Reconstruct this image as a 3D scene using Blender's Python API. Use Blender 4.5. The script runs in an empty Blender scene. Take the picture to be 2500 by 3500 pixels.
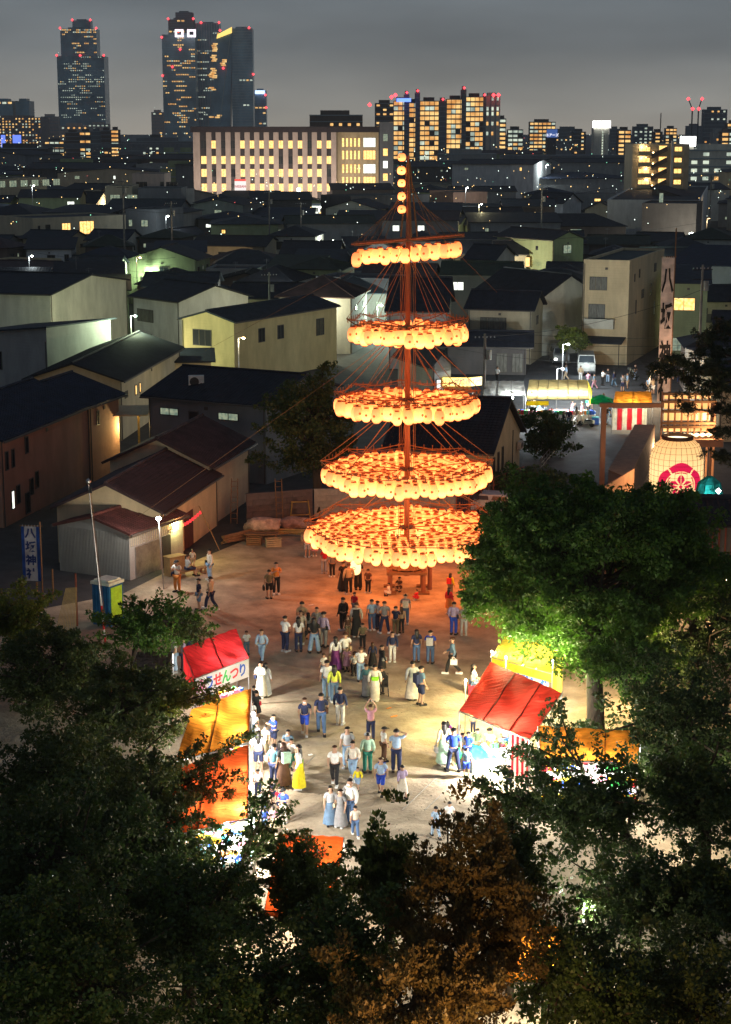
import bpy, bmesh, math, random
import numpy as np
from mathutils import Vector, Matrix

R = math.radians
PI = math.pi
SC = bpy.context.scene
COL = SC.collection
rng = random.Random(7)
nrg = np.random.default_rng(11)

# ------------------------------------------------------------------ camera
CAM_H, FPX, PITCH = 26.0, 6000.0, R(12.3)
cam_data = bpy.data.cameras.new('camera')
cam_data.sensor_fit = 'VERTICAL'
cam_data.sensor_height = 36.0
cam_data.lens = FPX / 3500 * 36.0
cam_data.clip_start = 0.5
cam_data.clip_end = 20000
cam = bpy.data.objects.new('camera', cam_data)
cam.location = (0, 0, CAM_H)
cam.rotation_euler = (PI / 2 - PITCH, 0, 0)
COL.objects.link(cam)
SC.camera = cam

# ------------------------------------------------------------------ night sky (city glow near the horizon)
W = bpy.data.worlds.new('World')
SC.world = W
W.use_nodes = True
W.cycles.sampling_method = 'NONE'
nt = W.node_tree
for n in list(nt.nodes):
    nt.nodes.remove(n)
wo = nt.nodes.new('ShaderNodeOutputWorld')
bg = nt.nodes.new('ShaderNodeBackground')
tc = nt.nodes.new('ShaderNodeTexCoord')
sx = nt.nodes.new('ShaderNodeSeparateXYZ')
mr = nt.nodes.new('ShaderNodeMapRange')
rp = nt.nodes.new('ShaderNodeValToRGB')
nz = nt.nodes.new('ShaderNodeTexNoise')
mp = nt.nodes.new('ShaderNodeMapping')
mp.inputs['Scale'].default_value = (2.6, 2.6, 12)
nz.inputs['Scale'].default_value = 1.6
nz.inputs['Detail'].default_value = 4
nt.links.new(tc.outputs['Generated'], sx.inputs[0])
nt.links.new(sx.outputs['Z'], mr.inputs['Value'])
mr.inputs['From Min'].default_value = -0.02
mr.inputs['From Max'].default_value = 0.25
nt.links.new(mr.outputs[0], rp.inputs[0])
cr = rp.color_ramp
cr.elements[0].position = 0.0
cr.elements[0].color = (0.160, 0.140, 0.112, 1)
cr.elements[1].position = 1.0
cr.elements[1].color = (0.022, 0.029, 0.040, 1)
e = cr.elements.new(0.12); e.color = (0.116, 0.112, 0.100, 1)
e = cr.elements.new(0.24); e.color = (0.068, 0.073, 0.074, 1)
e = cr.elements.new(0.42); e.color = (0.038, 0.047, 0.055, 1)
nt.links.new(tc.outputs['Generated'], mp.inputs[0])
nt.links.new(mp.outputs[0], nz.inputs['Vector'])
mx = nt.nodes.new('ShaderNodeMix'); mx.data_type = 'RGBA'; mx.blend_type = 'MULTIPLY'
mx.inputs[0].default_value = 0.75
r2 = nt.nodes.new('ShaderNodeMapRange')
r2.inputs['From Min'].default_value = 0.3; r2.inputs['From Max'].default_value = 0.7
r2.inputs['To Min'].default_value = 0.6; r2.inputs['To Max'].default_value = 1.25
nt.links.new(nz.outputs[0], r2.inputs['Value'])
nt.links.new(rp.outputs[0], mx.inputs[6])
nt.links.new(r2.outputs[0], mx.inputs[7])
nt.links.new(mx.outputs[2], bg.inputs['Color'])
bg.inputs['Strength'].default_value = 1.85
nt.links.new(bg.outputs[0], wo.inputs[0])

# ------------------------------------------------------------------ exposure
SC.view_settings.view_transform = 'Standard'
SC.view_settings.look = 'None'
SC.view_settings.exposure = 0.95
SC.view_settings.gamma = 1.0
SC.view_settings.use_curve_mapping = False
SC.render.engine = 'CYCLES'
SC.cycles.use_denoising = True
SC.cycles.max_bounces = 5
SC.cycles.diffuse_bounces = 2
SC.cycles.glossy_bounces = 2
SC.cycles.transmission_bounces = 3
SC.cycles.transparent_max_bounces = 6
SC.cycles.volume_bounces = 0
SC.cycles.sample_clamp_indirect = 3.0
SC.cycles.use_light_tree = True
SC.cycles.caustics_reflective = False
SC.cycles.caustics_refractive = False

# ------------------------------------------------------------------ survey: photo pixel (2500x3500) -> place
CP, SP = math.cos(PITCH), math.sin(PITCH)
def ray(px, py):
    u = (px - 1250) / FPX; v = (py - 1750) / FPX
    return Vector((u, CP - v * SP, -SP - v * CP))
def G(px, py, z=0.0):
    d = ray(px, py); t = (z - CAM_H) / d.z
    return Vector((d.x * t, d.y * t, z))
def A(px, py, Y):
    d = ray(px, py); t = Y / d.y
    return Vector((d.x * t, Y, CAM_H + d.z * t))

# ------------------------------------------------------------------ materials
MATS = {}
def _base(name):
    m = bpy.data.materials.new(name); m.use_nodes = True
    n = m.node_tree.nodes; l = m.node_tree.links
    return m, n, l, n['Principled BSDF']
def mat(name, col, rough=0.85, var=0.25, scale=2.0, bump=0.0, bscale=20.0, metal=0.0, stretch=None, spec=0.3, col2=None, siding=0.0):
    if name in MATS: return MATS[name]
    m, n, l, b = _base(name)
    b.inputs['Roughness'].default_value = rough
    b.inputs['Metallic'].default_value = metal
    b.inputs['Specular IOR Level'].default_value = spec
    tcn = n.new('ShaderNodeTexCoord')
    src = tcn.outputs['Object']
    if stretch:
        mpn = n.new('ShaderNodeMapping'); mpn.inputs['Scale'].default_value = stretch
        l.new(src, mpn.inputs[0]); src = mpn.outputs[0]
    if var > 0:
        nn = n.new('ShaderNodeTexNoise'); nn.inputs['Scale'].default_value = scale; nn.inputs['Detail'].default_value = 5
        nn.inputs['Roughness'].default_value = 0.65
        l.new(src, nn.inputs['Vector'])
        ra = n.new('ShaderNodeValToRGB')
        c1 = tuple(c * (1 - var) for c in col); c2 = col2 or tuple(min(1, c * (1 + var)) for c in col)
        ra.color_ramp.elements[0].position = 0.33; ra.color_ramp.elements[0].color = (*c1, 1)
        ra.color_ramp.elements[1].position = 0.67; ra.color_ramp.elements[1].color = (*c2, 1)
        l.new(nn.outputs[0], ra.inputs[0]); l.new(ra.outputs[0], b.inputs['Base Color'])
    else:
        b.inputs['Base Color'].default_value = (*col, 1)
    if bump > 0:
        bn = n.new('ShaderNodeTexNoise'); bn.inputs['Scale'].default_value = bscale; bn.inputs['Detail'].default_value = 3
        l.new(src, bn.inputs['Vector'])
        bb = n.new('ShaderNodeBump'); bb.inputs['Strength'].default_value = bump; bb.inputs['Distance'].default_value = 0.05
        l.new(bn.outputs[0], bb.inputs['Height']); l.new(bb.outputs[0], b.inputs['Normal'])
    if siding:
        wv = n.new('ShaderNodeTexWave'); wv.bands_direction = 'Z'; wv.wave_profile = 'SAW'; wv.inputs['Scale'].default_value = siding; wv.inputs['Distortion'].default_value = 0
        l.new(tcn.outputs['Object'], wv.inputs['Vector']); b2_ = n.new('ShaderNodeBump'); b2_.inputs['Strength'].default_value = .6; b2_.inputs['Distance'].default_value = .04
        l.new(wv.outputs[0], b2_.inputs['Height'])
        if bump > 0: l.new(bb.outputs[0], b2_.inputs['Normal'])
        l.new(b2_.outputs[0], b.inputs['Normal'])
    MATS[name] = m
    return m
def emit(name, col, s, base=(0.5, 0.5, 0.5)):
    if name in MATS: return MATS[name]
    m, n, l, b = _base(name)
    b.inputs['Base Color'].default_value = (*base, 1)
    b.inputs['Emission Color'].default_value = (*col, 1)
    b.inputs['Emission Strength'].default_value = s
    b.inputs['Roughness'].default_value = 0.7
    MATS[name] = m
    return m
def emit_var(name, c1, c2, s, scale=3.0):
    """lit glass / curtains whose glow differs from pane to pane"""
    if name in MATS: return MATS[name]
    m, n, l, b = _base(name)
    b.inputs['Base Color'].default_value = (0.1, 0.1, 0.1, 1)
    tcn = n.new('ShaderNodeTexCoord'); nn = n.new('ShaderNodeTexNoise'); nn.inputs['Scale'].default_value = scale
    nn.inputs['Detail'].default_value = 2
    gi = n.new('ShaderNodeObjectInfo'); ad = n.new('ShaderNodeVectorMath'); ad.operation = 'ADD'
    sc_ = n.new('ShaderNodeVectorMath'); sc_.operation = 'SCALE'; sc_.inputs[0].default_value = (37, 17, 29)
    l.new(gi.outputs['Random'], sc_.inputs[3])
    l.new(tcn.outputs['Object'], ad.inputs[0]); l.new(sc_.outputs[0], ad.inputs[1])
    l.new(ad.outputs[0], nn.inputs['Vector'])
    ra = n.new('ShaderNodeValToRGB')
    ra.color_ramp.elements[0].position = 0.35; ra.color_ramp.elements[0].color = (*c1, 1)
    ra.color_ramp.elements[1].position = 0.62; ra.color_ramp.elements[1].color = (*c2, 1)
    l.new(nn.outputs[0], ra.inputs[0]); l.new(ra.outputs[0], b.inputs['Emission Color'])
    b.inputs['Emission Strength'].default_value = s
    MATS[name] = m
    return m
def cloth(name, col, trans=0.5, stripe=None, var=0.18):
    """tent cloth / banners: part of the light passes through"""
    if name in MATS: return MATS[name]
    m, n, l, b = _base(name)
    out = n['Material Output']
    b.inputs['Roughness'].default_value = 0.85; b.inputs['Specular IOR Level'].default_value = 0.1
    tr = n.new('ShaderNodeBsdfTranslucent'); mxs = n.new('ShaderNodeMixShader'); mxs.inputs[0].default_value = trans
    tcn = n.new('ShaderNodeTexCoord'); nn = n.new('ShaderNodeTexNoise'); nn.inputs['Scale'].default_value = 1.7; nn.inputs['Detail'].default_value = 7
    mpn = n.new('ShaderNodeMapping'); mpn.inputs['Scale'].default_value = (1, 4, 1)
    l.new(tcn.outputs['Object'], mpn.inputs[0]); l.new(mpn.outputs[0], nn.inputs['Vector'])
    ra = n.new('ShaderNodeValToRGB')
    ra.color_ramp.elements[0].position = 0.3; ra.color_ramp.elements[0].color = (*[c * (1 - var * 2) for c in col], 1)
    ra.color_ramp.elements[1].position = 0.7; ra.color_ramp.elements[1].color = (*[min(1, c * (1 + var)) for c in col], 1)
    l.new(nn.outputs[0], ra.inputs[0])
    l.new(ra.outputs[0], b.inputs['Base Color']); l.new(ra.outputs[0], tr.inputs['Color'])
    bb = n.new('ShaderNodeBump'); bb.inputs['Strength'].default_value = 0.9; bb.inputs['Distance'].default_value = 0.22
    l.new(nn.outputs[0], bb.inputs['Height']); l.new(bb.outputs[0], b.inputs['Normal'])
    l.new(b.outputs[0], mxs.inputs[1]); l.new(tr.outputs[0], mxs.inputs[2]); l.new(mxs.outputs[0], out.inputs['Surface'])
    MATS[name] = m
    return m
def leafmat(name, c1, c2, trans=0.35):
    if name in MATS: return MATS[name]
    m, n, l, b = _base(name)
    out = n['Material Output']
    at = n.new('ShaderNodeAttribute'); at.attribute_name = 'rnd'
    ra = n.new('ShaderNodeValToRGB')
    ra.color_ramp.elements[0].color = (*c1, 1); ra.color_ramp.elements[1].color = (*c2, 1)
    l.new(at.outputs['Fac'], ra.inputs[0])
    l.new(ra.outputs[0], b.inputs['Base Color'])
    b.inputs['Roughness'].default_value = 0.55
    tr = n.new('ShaderNodeBsdfTranslucent'); mxs = n.new('ShaderNodeMixShader'); mxs.inputs[0].default_value = trans
    l.new(ra.outputs[0], tr.inputs['Color'])
    l.new(b.outputs[0], mxs.inputs[1]); l.new(tr.outputs[0], mxs.inputs[2]); l.new(mxs.outputs[0], out.inputs['Surface'])
    MATS[name] = m
    return m
def plain(name, col, rough=0.8):
    return mat(name, col, rough, var=0.0)

# ------------------------------------------------------------------ mesh builder
class MB:
    def __init__(s): s.v = []; s.f = []; s.m = []
    def add(s, vs, fs, mi=0):
        o = len(s.v); s.v.extend([tuple(p) for p in vs]); s.f.extend([tuple(i + o for i in f) for f in fs]); s.m.extend([mi] * len(fs)); return s
    def box(s, c, d, mi=0, yaw=0.0, M=None):
        x, y, z = d[0] / 2, d[1] / 2, d[2] / 2
        P = [Vector((sx_ * x, sy * y, sz * z)) for sz in (-1, 1) for sy in (-1, 1) for sx_ in (-1, 1)]
        if M is not None: P = [M @ p for p in P]
        elif yaw: 
            rm = Matrix.Rotation(yaw, 3, 'Z'); P = [rm @ p for p in P]
        P = [p + Vector(c) for p in P]
        return s.add(P, [(0, 2, 3, 1), (4, 5, 7, 6), (0, 1, 5, 4), (2, 6, 7, 3), (0, 4, 6, 2), (1, 3, 7, 5)], mi)
    def b2(s, lo, hi, mi=0):
        return s.box([(lo[i] + hi[i]) / 2 for i in range(3)], [hi[i] - lo[i] for i in range(3)], mi)
    def tube(s, p, q, r, n=6, mi=0, r2=None, cap=True):
        p = Vector(p); q = Vector(q); r2 = r if r2 is None else r2
        d = (q - p)
        if d.length < 1e-6: return s
        d.normalize(); a = d.orthogonal().normalized(); b = d.cross(a)
        V = []
        for c, rr in ((p, r), (q, r2)):
            for k in range(n):
                t = 2 * PI * k / n; V.append(c + (a * math.cos(t) + b * math.sin(t)) * rr)
        F = [(k, (k + 1) % n, n + (k + 1) % n, n + k) for k in range(n)]
        if cap: F += [tuple(range(n - 1, -1, -1)), tuple(range(n, 2 * n))]
        return s.add(V, F, mi)
    def lathe(s, prof, n=12, mi=0, c=(0, 0, 0), sx_=1, sy=1, close=True):
        V = []
        for r, z in prof:
            for k in range(n):
                t = 2 * PI * k / n; V.append((c[0] + r * sx_ * math.cos(t), c[1] + r * sy * math.sin(t), c[2] + z))
        F = []
        for i in range(len(prof) - 1):
            for k in range(n):
                F.append((i * n + k, i * n + (k + 1) % n, (i + 1) * n + (k + 1) % n, (i + 1) * n + k))
        if close: F += [tuple(range(n - 1, -1, -1)), tuple((len(prof) - 1) * n + k for k in range(n))]
        return s.add(V, F, mi)
    def slab(s, pts, t, mi=0, up=None):
        """planar polygon given thickness t downward along its normal"""
        P = [Vector(p) for p in pts]
        nrm = (P[1] - P[0]).cross(P[2] - P[0]).normalized()
        if nrm.z < 0 or (abs(nrm.z) < 1e-5 and up is not None and nrm.dot(Vector(up)) < 0):
            P.reverse(); nrm = -nrm
        n = len(P); V = P + [p - nrm * t for p in P]
        F = [tuple(range(n)), tuple(range(2 * n - 1, n - 1, -1))] + [(i, n + i, n + (i + 1) % n, (i + 1) % n) for i in range(n)]
        return s.add(V, F, mi)
    def mesh(s, name, mats):
        me = bpy.data.meshes.new(name)
        me.from_pydata(s.v, [], s.f)
        for m in (mats if isinstance(mats, (list, tuple)) else [mats]): me.materials.append(m)
        if any(s.m): me.polygons.foreach_set('material_index', s.m)
        me.update()
        return me
def link(name, me, parent=None, loc=None, rot=None, smooth=False, kind=None):
    o = bpy.data.objects.new(name, me); COL.objects.link(o)
    if parent is not None: o.parent = parent
    if loc is not None: o.location = loc
    if rot is not None: o.rotation_euler = rot
    if smooth and me is not None: me.polygons.foreach_set('use_smooth', [True] * len(me.polygons))
    if kind: o['kind'] = kind
    return o
def obj(name, mb, mats, parent=None, loc=None, rot=None, smooth=False, kind=None, label=None):
    o = link(name, mb.mesh(name, mats), parent, loc, rot, smooth, kind)
    if label: o['label'] = label
    return o
def tag(o, label, cat, group=None):
    o['label'] = label; o['category'] = cat
    if group: o['group'] = group
    return o
def root(name, label, cat, loc=(0, 0, 0), rz=0.0, group=None):
    o = bpy.data.objects.new(name, None); COL.objects.link(o)
    o.location = loc; o.rotation_euler = (0, 0, rz); o.empty_display_size = 0.3
    return tag(o, label, cat, group)
def structure(name, mb, mats, smooth=False):
    return obj(name, mb, mats, smooth=smooth, kind='structure')
def text(body, m, parent, loc, rot, size, bold=0.0, ext=0.004, name='lettering', align='CENTER', sx_=1.0):
    cu = bpy.data.curves.new(name, 'FONT'); cu.body = body; cu.size = size; cu.extrude = ext; cu.offset = bold
    cu.align_x = align; cu.align_y = 'CENTER'; cu.resolution_u = 2
    cu.materials.append(m)
    t_ = bpy.data.objects.new('tmp', cu); COL.objects.link(t_)
    me = bpy.data.meshes.new_from_object(t_.evaluated_get(bpy.context.evaluated_depsgraph_get())); bpy.data.objects.remove(t_)
    me.name = name
    if not me.materials: me.materials.append(m)
    o = bpy.data.objects.new(name, me); COL.objects.link(o); o.parent = parent
    o.location = loc; o.rotation_euler = rot; o.scale = (sx_, 1, 1)
    return o
LAMP_GAIN = 1.7
def lamp(name, loc, power, col=(1, 1, 1), rad=0.08, parent=None, spot=None):
    ld = bpy.data.lights.new(name, 'POINT'); ld.energy = power * LAMP_GAIN; ld.color = col; ld.shadow_soft_size = rad
    o = bpy.data.objects.new(name, ld); COL.objects.link(o); o.location = loc
    if parent is not None: o.parent = parent
    return o

WHITE = (1.0, 0.95, 0.85); COOL = (0.85, 0.97, 1.0); WARM = (1.0, 0.72, 0.38); GREENISH = (0.80, 1.0, 0.62)
M_dark = mat('dark metal', (0.03, 0.03, 0.035), 0.5)
M_steel = mat('galvanised steel', (0.35, 0.35, 0.35), 0.35, metal=0.8)
M_wood = mat('weathered wood', (0.20, 0.11, 0.055), 0.8, var=0.35, scale=3, stretch=(1, 1, 8))
M_glass = mat('dark window glass', (0.02, 0.025, 0.03), 0.12, var=0, spec=0.8)
M_curtain = mat('curtained window', (0.16, 0.16, 0.14), 0.3, var=0.5, scale=6, stretch=(4, 4, 0.3))
M_frame = mat('aluminium frame', (0.10, 0.09, 0.08), 0.5, var=0)
E_warm = emit_var('warm lit window', (1.0, 0.42, 0.08), (1.0, 0.66, 0.24), 1.0)
E_white = emit_var('white lit window', (0.75, 0.85, 0.7), (1.0, 1.0, 0.9), 1.0)
E_dim = emit_var('dim lit window', (0.06, 0.09, 0.07), (0.16, 0.18, 0.12), 1.0)
E_lamp = emit('lamp bulb white', (1, 0.97, 0.9), 14)
E_lampw = emit('lamp bulb warm', (1, 0.6, 0.25), 8)
E_red = emit('red obstruction lamp', (1.0, 0.04, 0.05), 2.6)

# ================================================================== ground
g = MB()
N = 24
g.add([(-4000, -60, 0), (4000, -60, 0), (4000, 9000, 0), (-4000, 9000, 0)], [(0, 1, 2, 3)])
structure('ground', g, mat('asphalt', (0.045, 0.045, 0.048), 0.85, var=0.3, scale=0.8, bump=0.3, bscale=60))
def sheet(name, pts, z, m):
    s = MB(); n = len(pts); s.add([(p[0], p[1], z) for p in pts], [tuple(range(n))]); return structure(name, s, m)
sand = mat('trodden sand', (0.37, 0.295, 0.205), 0.95, var=0.36, scale=0.55, bump=1.0, bscale=5, col2=(0.50, 0.415, 0.30))
_n = sand.node_tree.nodes; _l = sand.node_tree.links; _b = _n['Principled BSDF']; _src = _b.inputs['Base Color'].links[0].from_socket
_t = _n.new('ShaderNodeTexCoord'); _z = _n.new('ShaderNodeTexNoise'); _z.inputs['Scale'].default_value = .16; _z.inputs['Detail'].default_value = 3; _z.inputs['Distortion'].default_value = 1.5; _l.new(_t.outputs['Object'], _z.inputs['Vector'])
_r = _n.new('ShaderNodeMapRange'); _r.inputs['From Min'].default_value = .35; _r.inputs['From Max'].default_value = .65; _r.inputs['To Min'].default_value = .76; _r.inputs['To Max'].default_value = 1.12; _l.new(_z.outputs[0], _r.inputs['Value'])
_v = _n.new('ShaderNodeTexVoronoi'); _v.inputs['Scale'].default_value = 3.2; _l.new(_t.outputs['Object'], _v.inputs['Vector']); _r2 = _n.new('ShaderNodeMapRange'); _r2.inputs['From Max'].default_value = .18; _r2.inputs['To Min'].default_value = .72; _l.new(_v.outputs['Distance'], _r2.inputs['Value'])
_q = _n.new('ShaderNodeMath'); _q.operation = 'MULTIPLY'; _l.new(_r.outputs[0], _q.inputs[0]); _l.new(_r2.outputs[0], _q.inputs[1])
_m = _n.new('ShaderNodeVectorMath'); _m.operation = 'SCALE'; _l.new(_src, _m.inputs[0]); _l.new(_q.outputs[0], _m.inputs[3]); _l.new(_m.outputs[0], _b.inputs['Base Color'])
pl = [G(-300, 2150), G(150, 2080), G(420, 2030), G(560, 1960), G(880, 1830), G(1100, 1800), G(1500, 1790), G(1760, 1800), G(2150, 1950), G(2900, 2100), (32, 62), (30, 30), (-30, 30), (-26, 60)]
sheet('ground_plaza', pl, 0.006, sand)
alley = [G(1760, 1700), G(1960, 1720), G(2090, 1640), G(2260, 1310), G(2150, 1190), G(1850, 1180), G(1700, 1480), G(1790, 1560)]
sheet('road', alley, 0.005, mat('alley asphalt', (0.075, 0.075, 0.08), 0.8, var=0.35, scale=0.6, bump=0.5, bscale=25))
# faint stone edging and drag marks across the sand
s = MB()
for (a, b) in (((1375, 2770), (1490, 2660)), ((1452, 2770), (1560, 2670)), ((1020, 2640), (1080, 2580))):
    p, q = G(*a), G(*b); s.tube((p.x, p.y, 0.0), (q.x, q.y, 0.0), 0.03, 6)
structure('path_edging', s, mat('kerb stone', (0.28, 0.26, 0.22), 0.9))
hz = MB().b2((-3950, -40, -1.0), (3950, 4700, 262.0))
haze = obj('haze', hz, [bpy.data.materials.new('haze air')], kind='stuff')
hm = haze.data.materials[0]; hm.use_nodes = True
for n in list(hm.node_tree.nodes):
    if n.type != 'OUTPUT_MATERIAL': hm.node_tree.nodes.remove(n)
pv = hm.node_tree.nodes.new('ShaderNodeVolumePrincipled'); pv.inputs['Density'].default_value = 0.00010; pv.inputs['Color'].default_value = (.97, .97, 1.0, 1)
pv.inputs['Anisotropy'].default_value = 0.2
hm.node_tree.links.new(pv.outputs[0], hm.node_tree.nodes['Material Output'].inputs['Volume'])
s = MB()
for i in range(700):
    p = G(rng.uniform(560, 1950), rng.uniform(1860, 2950)); r = rng.uniform(0.012, 0.04)
    s.lathe([(r, 0), (r * 0.6, r * 0.5)], 5, 0, (p.x, p.y, 0.006), 1, rng.uniform(0.6, 1))
obj('gravel', s, mat('pebble', (0.3, 0.27, 0.22), 0.9), kind='stuff')
# ================================================================== houses
WALL = {}
def wallm(key):
    cols = {'beige': (0.40, 0.35, 0.25), 'grey': (0.27, 0.27, 0.26), 'pale': (0.50, 0.49, 0.42), 'pink': (0.34, 0.19, 0.13),
            'yellow': (0.48, 0.40, 0.20), 'brown': (0.13, 0.10, 0.085), 'green': (0.25, 0.29, 0.16), 'white': (0.62, 0.60, 0.55),
            'dark': (0.09, 0.085, 0.085), 'cream': (0.52, 0.42, 0.26), 'slate': (0.16, 0.17, 0.18), 'office': (0.44, 0.36, 0.31)}
    return mat('wall ' + key, tuple(min(.7, c_ * 1.22) for c_ in cols[key]), 0.9, var=0.16, scale=0.7, bump=0.2, bscale=14, stretch=(1, 1, 0.35), siding=1.1)
def roofm(key):
    cols = {'tile': (0.017, 0.020, 0.030), 'tilegreen': (0.02, 0.03, 0.022), 'metal': (0.022, 0.03, 0.042), 'red': (0.12, 0.045, 0.04),
            'flat': (0.03, 0.045, 0.042), 'brownish': (0.055, 0.034, 0.036), 'bluish': (0.015, 0.022, 0.042)}
    return mat('roof ' + key, cols[key], 0.75, var=0.4, scale=1.2, bump=0.3, bscale=7, spec=0.3)
WINMESH = {}
def win_mesh(w, h, lit, panes=2, deep=0.06):
    k = (round(w, 1), round(h, 1), lit, panes)
    if k not in WINMESH:
        w, h = k[0], k[1]
        mb = MB(); t = 0.06
        mb.b2((-w / 2, -deep, h / 2 - t), (w / 2, 0, h / 2)).b2((-w / 2, -deep, -h / 2), (w / 2, 0, -h / 2 + t))
        mb.b2((-w / 2, -deep, -h / 2 + t), (-w / 2 + t, 0, h / 2 - t)).b2((w / 2 - t, -deep, -h / 2 + t), (w / 2, 0, h / 2 - t))
        for i in range(1, panes):
            x = -w / 2 + w * i / panes; mb.b2((x - 0.025, -deep, -h / 2 + t), (x + 0.025, 0, h / 2 - t))
        fr = mb.mesh('window_frame', M_frame)
        pb = MB()
        for i in range(panes):
            x0 = -w / 2 + t + (w - 2 * t) * i / panes + (0.03 if i else 0); x1 = -w / 2 + t + (w - 2 * t) * (i + 1) / panes - (0.03 if i < panes - 1 else 0)
            pb.b2((x0, -deep * 0.5 + 0.012 * (i % 2), -h / 2 + t), (x1, -0.004, h / 2 - t))
        pm = {0: M_glass, 1: E_warm, 2: E_white, 3: E_dim, 4: M_curtain}[lit]
        WINMESH[k] = (fr, pb.mesh('pane', pm))
    return WINMESH[k]
def add_window(parent, x, y, z, w, h, face, lit, panes=2, pane_child=True):
    rz = {'f': 0, 'r': PI / 2, 'l': -PI / 2, 'b': PI}[face]
    fr, pm = win_mesh(w, h, lit, panes)
    o = link('window', fr, parent, (x, y, z), (0, 0, rz))
    link('pane', pm, o)
    return o
HOUSES = []
def house(label, pa, pb, h, depth, roof='gable', axis='x', rh=1.6, wall='beige', rm='tile', wins=(), over=0.45, cat='house',
          group=None, name='house', ribs=0.0, band=False, world=None, storeys=2, tiles=0):
    if world is None:
        a0, b0 = G(pa[0], pa[1], h), G(pb[0], pb[1], h)
    else: a0, b0 = Vector(pa), Vector(pb)
    w = (b0 - a0).xy.length; ang = math.atan2(b0.y - a0.y, b0.x - a0.x)
    rt = root(name, label, cat, (a0.x, a0.y, 0), ang, group)
    mb = MB(); d = depth
    if roof == 'gable' and axis == 'x':
        prof = [(0, 0), (d, 0), (d, h), (d / 2, h + rh), (0, h)]
        V = [(0, y, z) for y, z in prof] + [(w, y, z) for y, z in prof]
    elif roof == 'gable':
        prof = [(0, 0), (w, 0), (w, h), (w / 2, h + rh), (0, h)]
        V = [(x, 0, z) for x, z in prof] + [(x, d, z) for x, z in prof]
    elif roof == 'shed':
        prof = [(0, 0), (d, 0), (d, h + rh), (0, h)]
        V = [(0, y, z) for y, z in prof] + [(w, y, z) for y, z in prof]
    elif roof == 'shedx':
        prof = [(0, 0), (w, 0), (w, h + rh), (0, h)]
        V = [(x, 0, z) for x, z in prof] + [(x, d, z) for x, z in prof]
    else:
        prof = [(0, 0), (w, 0), (w, h), (0, h)]
        V = [(x, 0, z) for x, z in prof] + [(x, d, z) for x, z in prof]
    n = len(prof)
    F = [tuple(range(n)), tuple(range(2 * n - 1, n - 1, -1))] + [(i, n + i, n + (i + 1) % n, (i + 1) % n) for i in range(n)]
    mb.add(V, F); obj('wall', mb, wallm(wall), rt)
    r = MB(); o = over; e = 0.02; t = 0.14; planes = []
    if roof == 'gable' and axis == 'x':
        k = rh / (d / 2)
        planes = [[(-o, -o, h - o * k), (w + o, -o, h - o * k), (w + o, d / 2, h + rh), (-o, d / 2, h + rh)],
                  [(w + o, d + o, h - o * k), (-o, d + o, h - o * k), (-o, d / 2, h + rh), (w + o, d / 2, h + rh)]]
    elif roof == 'gable':
        k = rh / (w / 2)
        planes = [[(-o, d + o, h - o * k), (-o, -o, h - o * k), (w / 2, -o, h + rh), (w / 2, d + o, h + rh)],
                  [(w + o, -o, h - o * k), (w + o, d + o, h - o * k), (w / 2, d + o, h + rh), (w / 2, -o, h + rh)]]
    elif roof == 'hip':
        q = min(w, d) / 2
        if w >= d:
            ra, rb = (q, d / 2, h + rh), (w - q, d / 2, h + rh)
        else:
            ra, rb = (w / 2, q, h + rh), (w / 2, d - q, h + rh)
        c = [(-o, -o, h - .2), (w + o, -o, h - .2), (w + o, d + o, h - .2), (-o, d + o, h - .2)]
        if w >= d: planes = [[c[0], c[1], rb, ra], [c[2], c[3], ra, rb], [c[1], c[2], rb], [c[3], c[0], ra]]
        else: planes = [[c[0], c[1], ra], [c[2], c[3], rb], [c[1], c[2], rb, ra], [c[3], c[0], ra, rb]]
    elif roof == 'shed':
        k = rh / d
        planes = [[(-o, -o, h - o * k), (w + o, -o, h - o * k), (w + o, d + o, h + rh + o * k), (-o, d + o, h + rh + o * k)]]
    elif roof == 'shedx':
        k = rh / w
        planes = [[(-o, d + o, h - o * k), (-o, -o, h - o * k), (w + o, -o, h + rh + o * k), (w + o, d + o, h + rh + o * k)]]
    for p in planes:
        P = [Vector(q_) + Vector((0, 0, t + e)) for q_ in p]; r.slab(P, t)
    if roof == 'flat':
        r.b2((0.0, 0.0, h + 0.003), (w, d, h + 0.05), 0)
        pp = MB(); q = 0.18
        pp.b2((-0.03, -0.03, h + 0.003), (w + 0.03, q, h + 0.35)).b2((-0.03, d - q, h + 0.003), (w + 0.03, d + 0.03, h + 0.35))
        pp.b2((-0.03, q, h + 0.003), (q, d - q, h + 0.35)).b2((w - q, q, h + 0.003), (w + 0.03, d - q, h + 0.35))
        obj('parapet', pp, wallm(wall), rt)
    ro = obj('roof', r, roofm(rm), rt)
    if roof == 'gable':
        rc = MB()
        if axis == 'x': rc.tube((-o, d / 2, h + rh + t + .05), (w + o, d / 2, h + rh + t + .05), 0.12, 6)
        else: rc.tube((w / 2, -o, h + rh + t + .05), (w / 2, d + o, h + rh + t + .05), 0.12, 6)
        obj('ridge', rc, roofm(rm), ro)
        gt = MB()
        if axis == 'x': gt.b2((-o, -o - .13, h - o * rh / (d / 2) - .02), (w + o, -o - .01, h - o * rh / (d / 2) + .1))
        else:
            zz = h - o * rh / (w / 2)
            gt.b2((w + o + .01, -o, zz - .02), (w + o + .13, d + o, zz + .1)); gt.b2((-o - .13, -o, zz - .02), (-o - .01, d + o, zz + .1))
        obj('gutter', gt, M_frame, ro)
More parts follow.
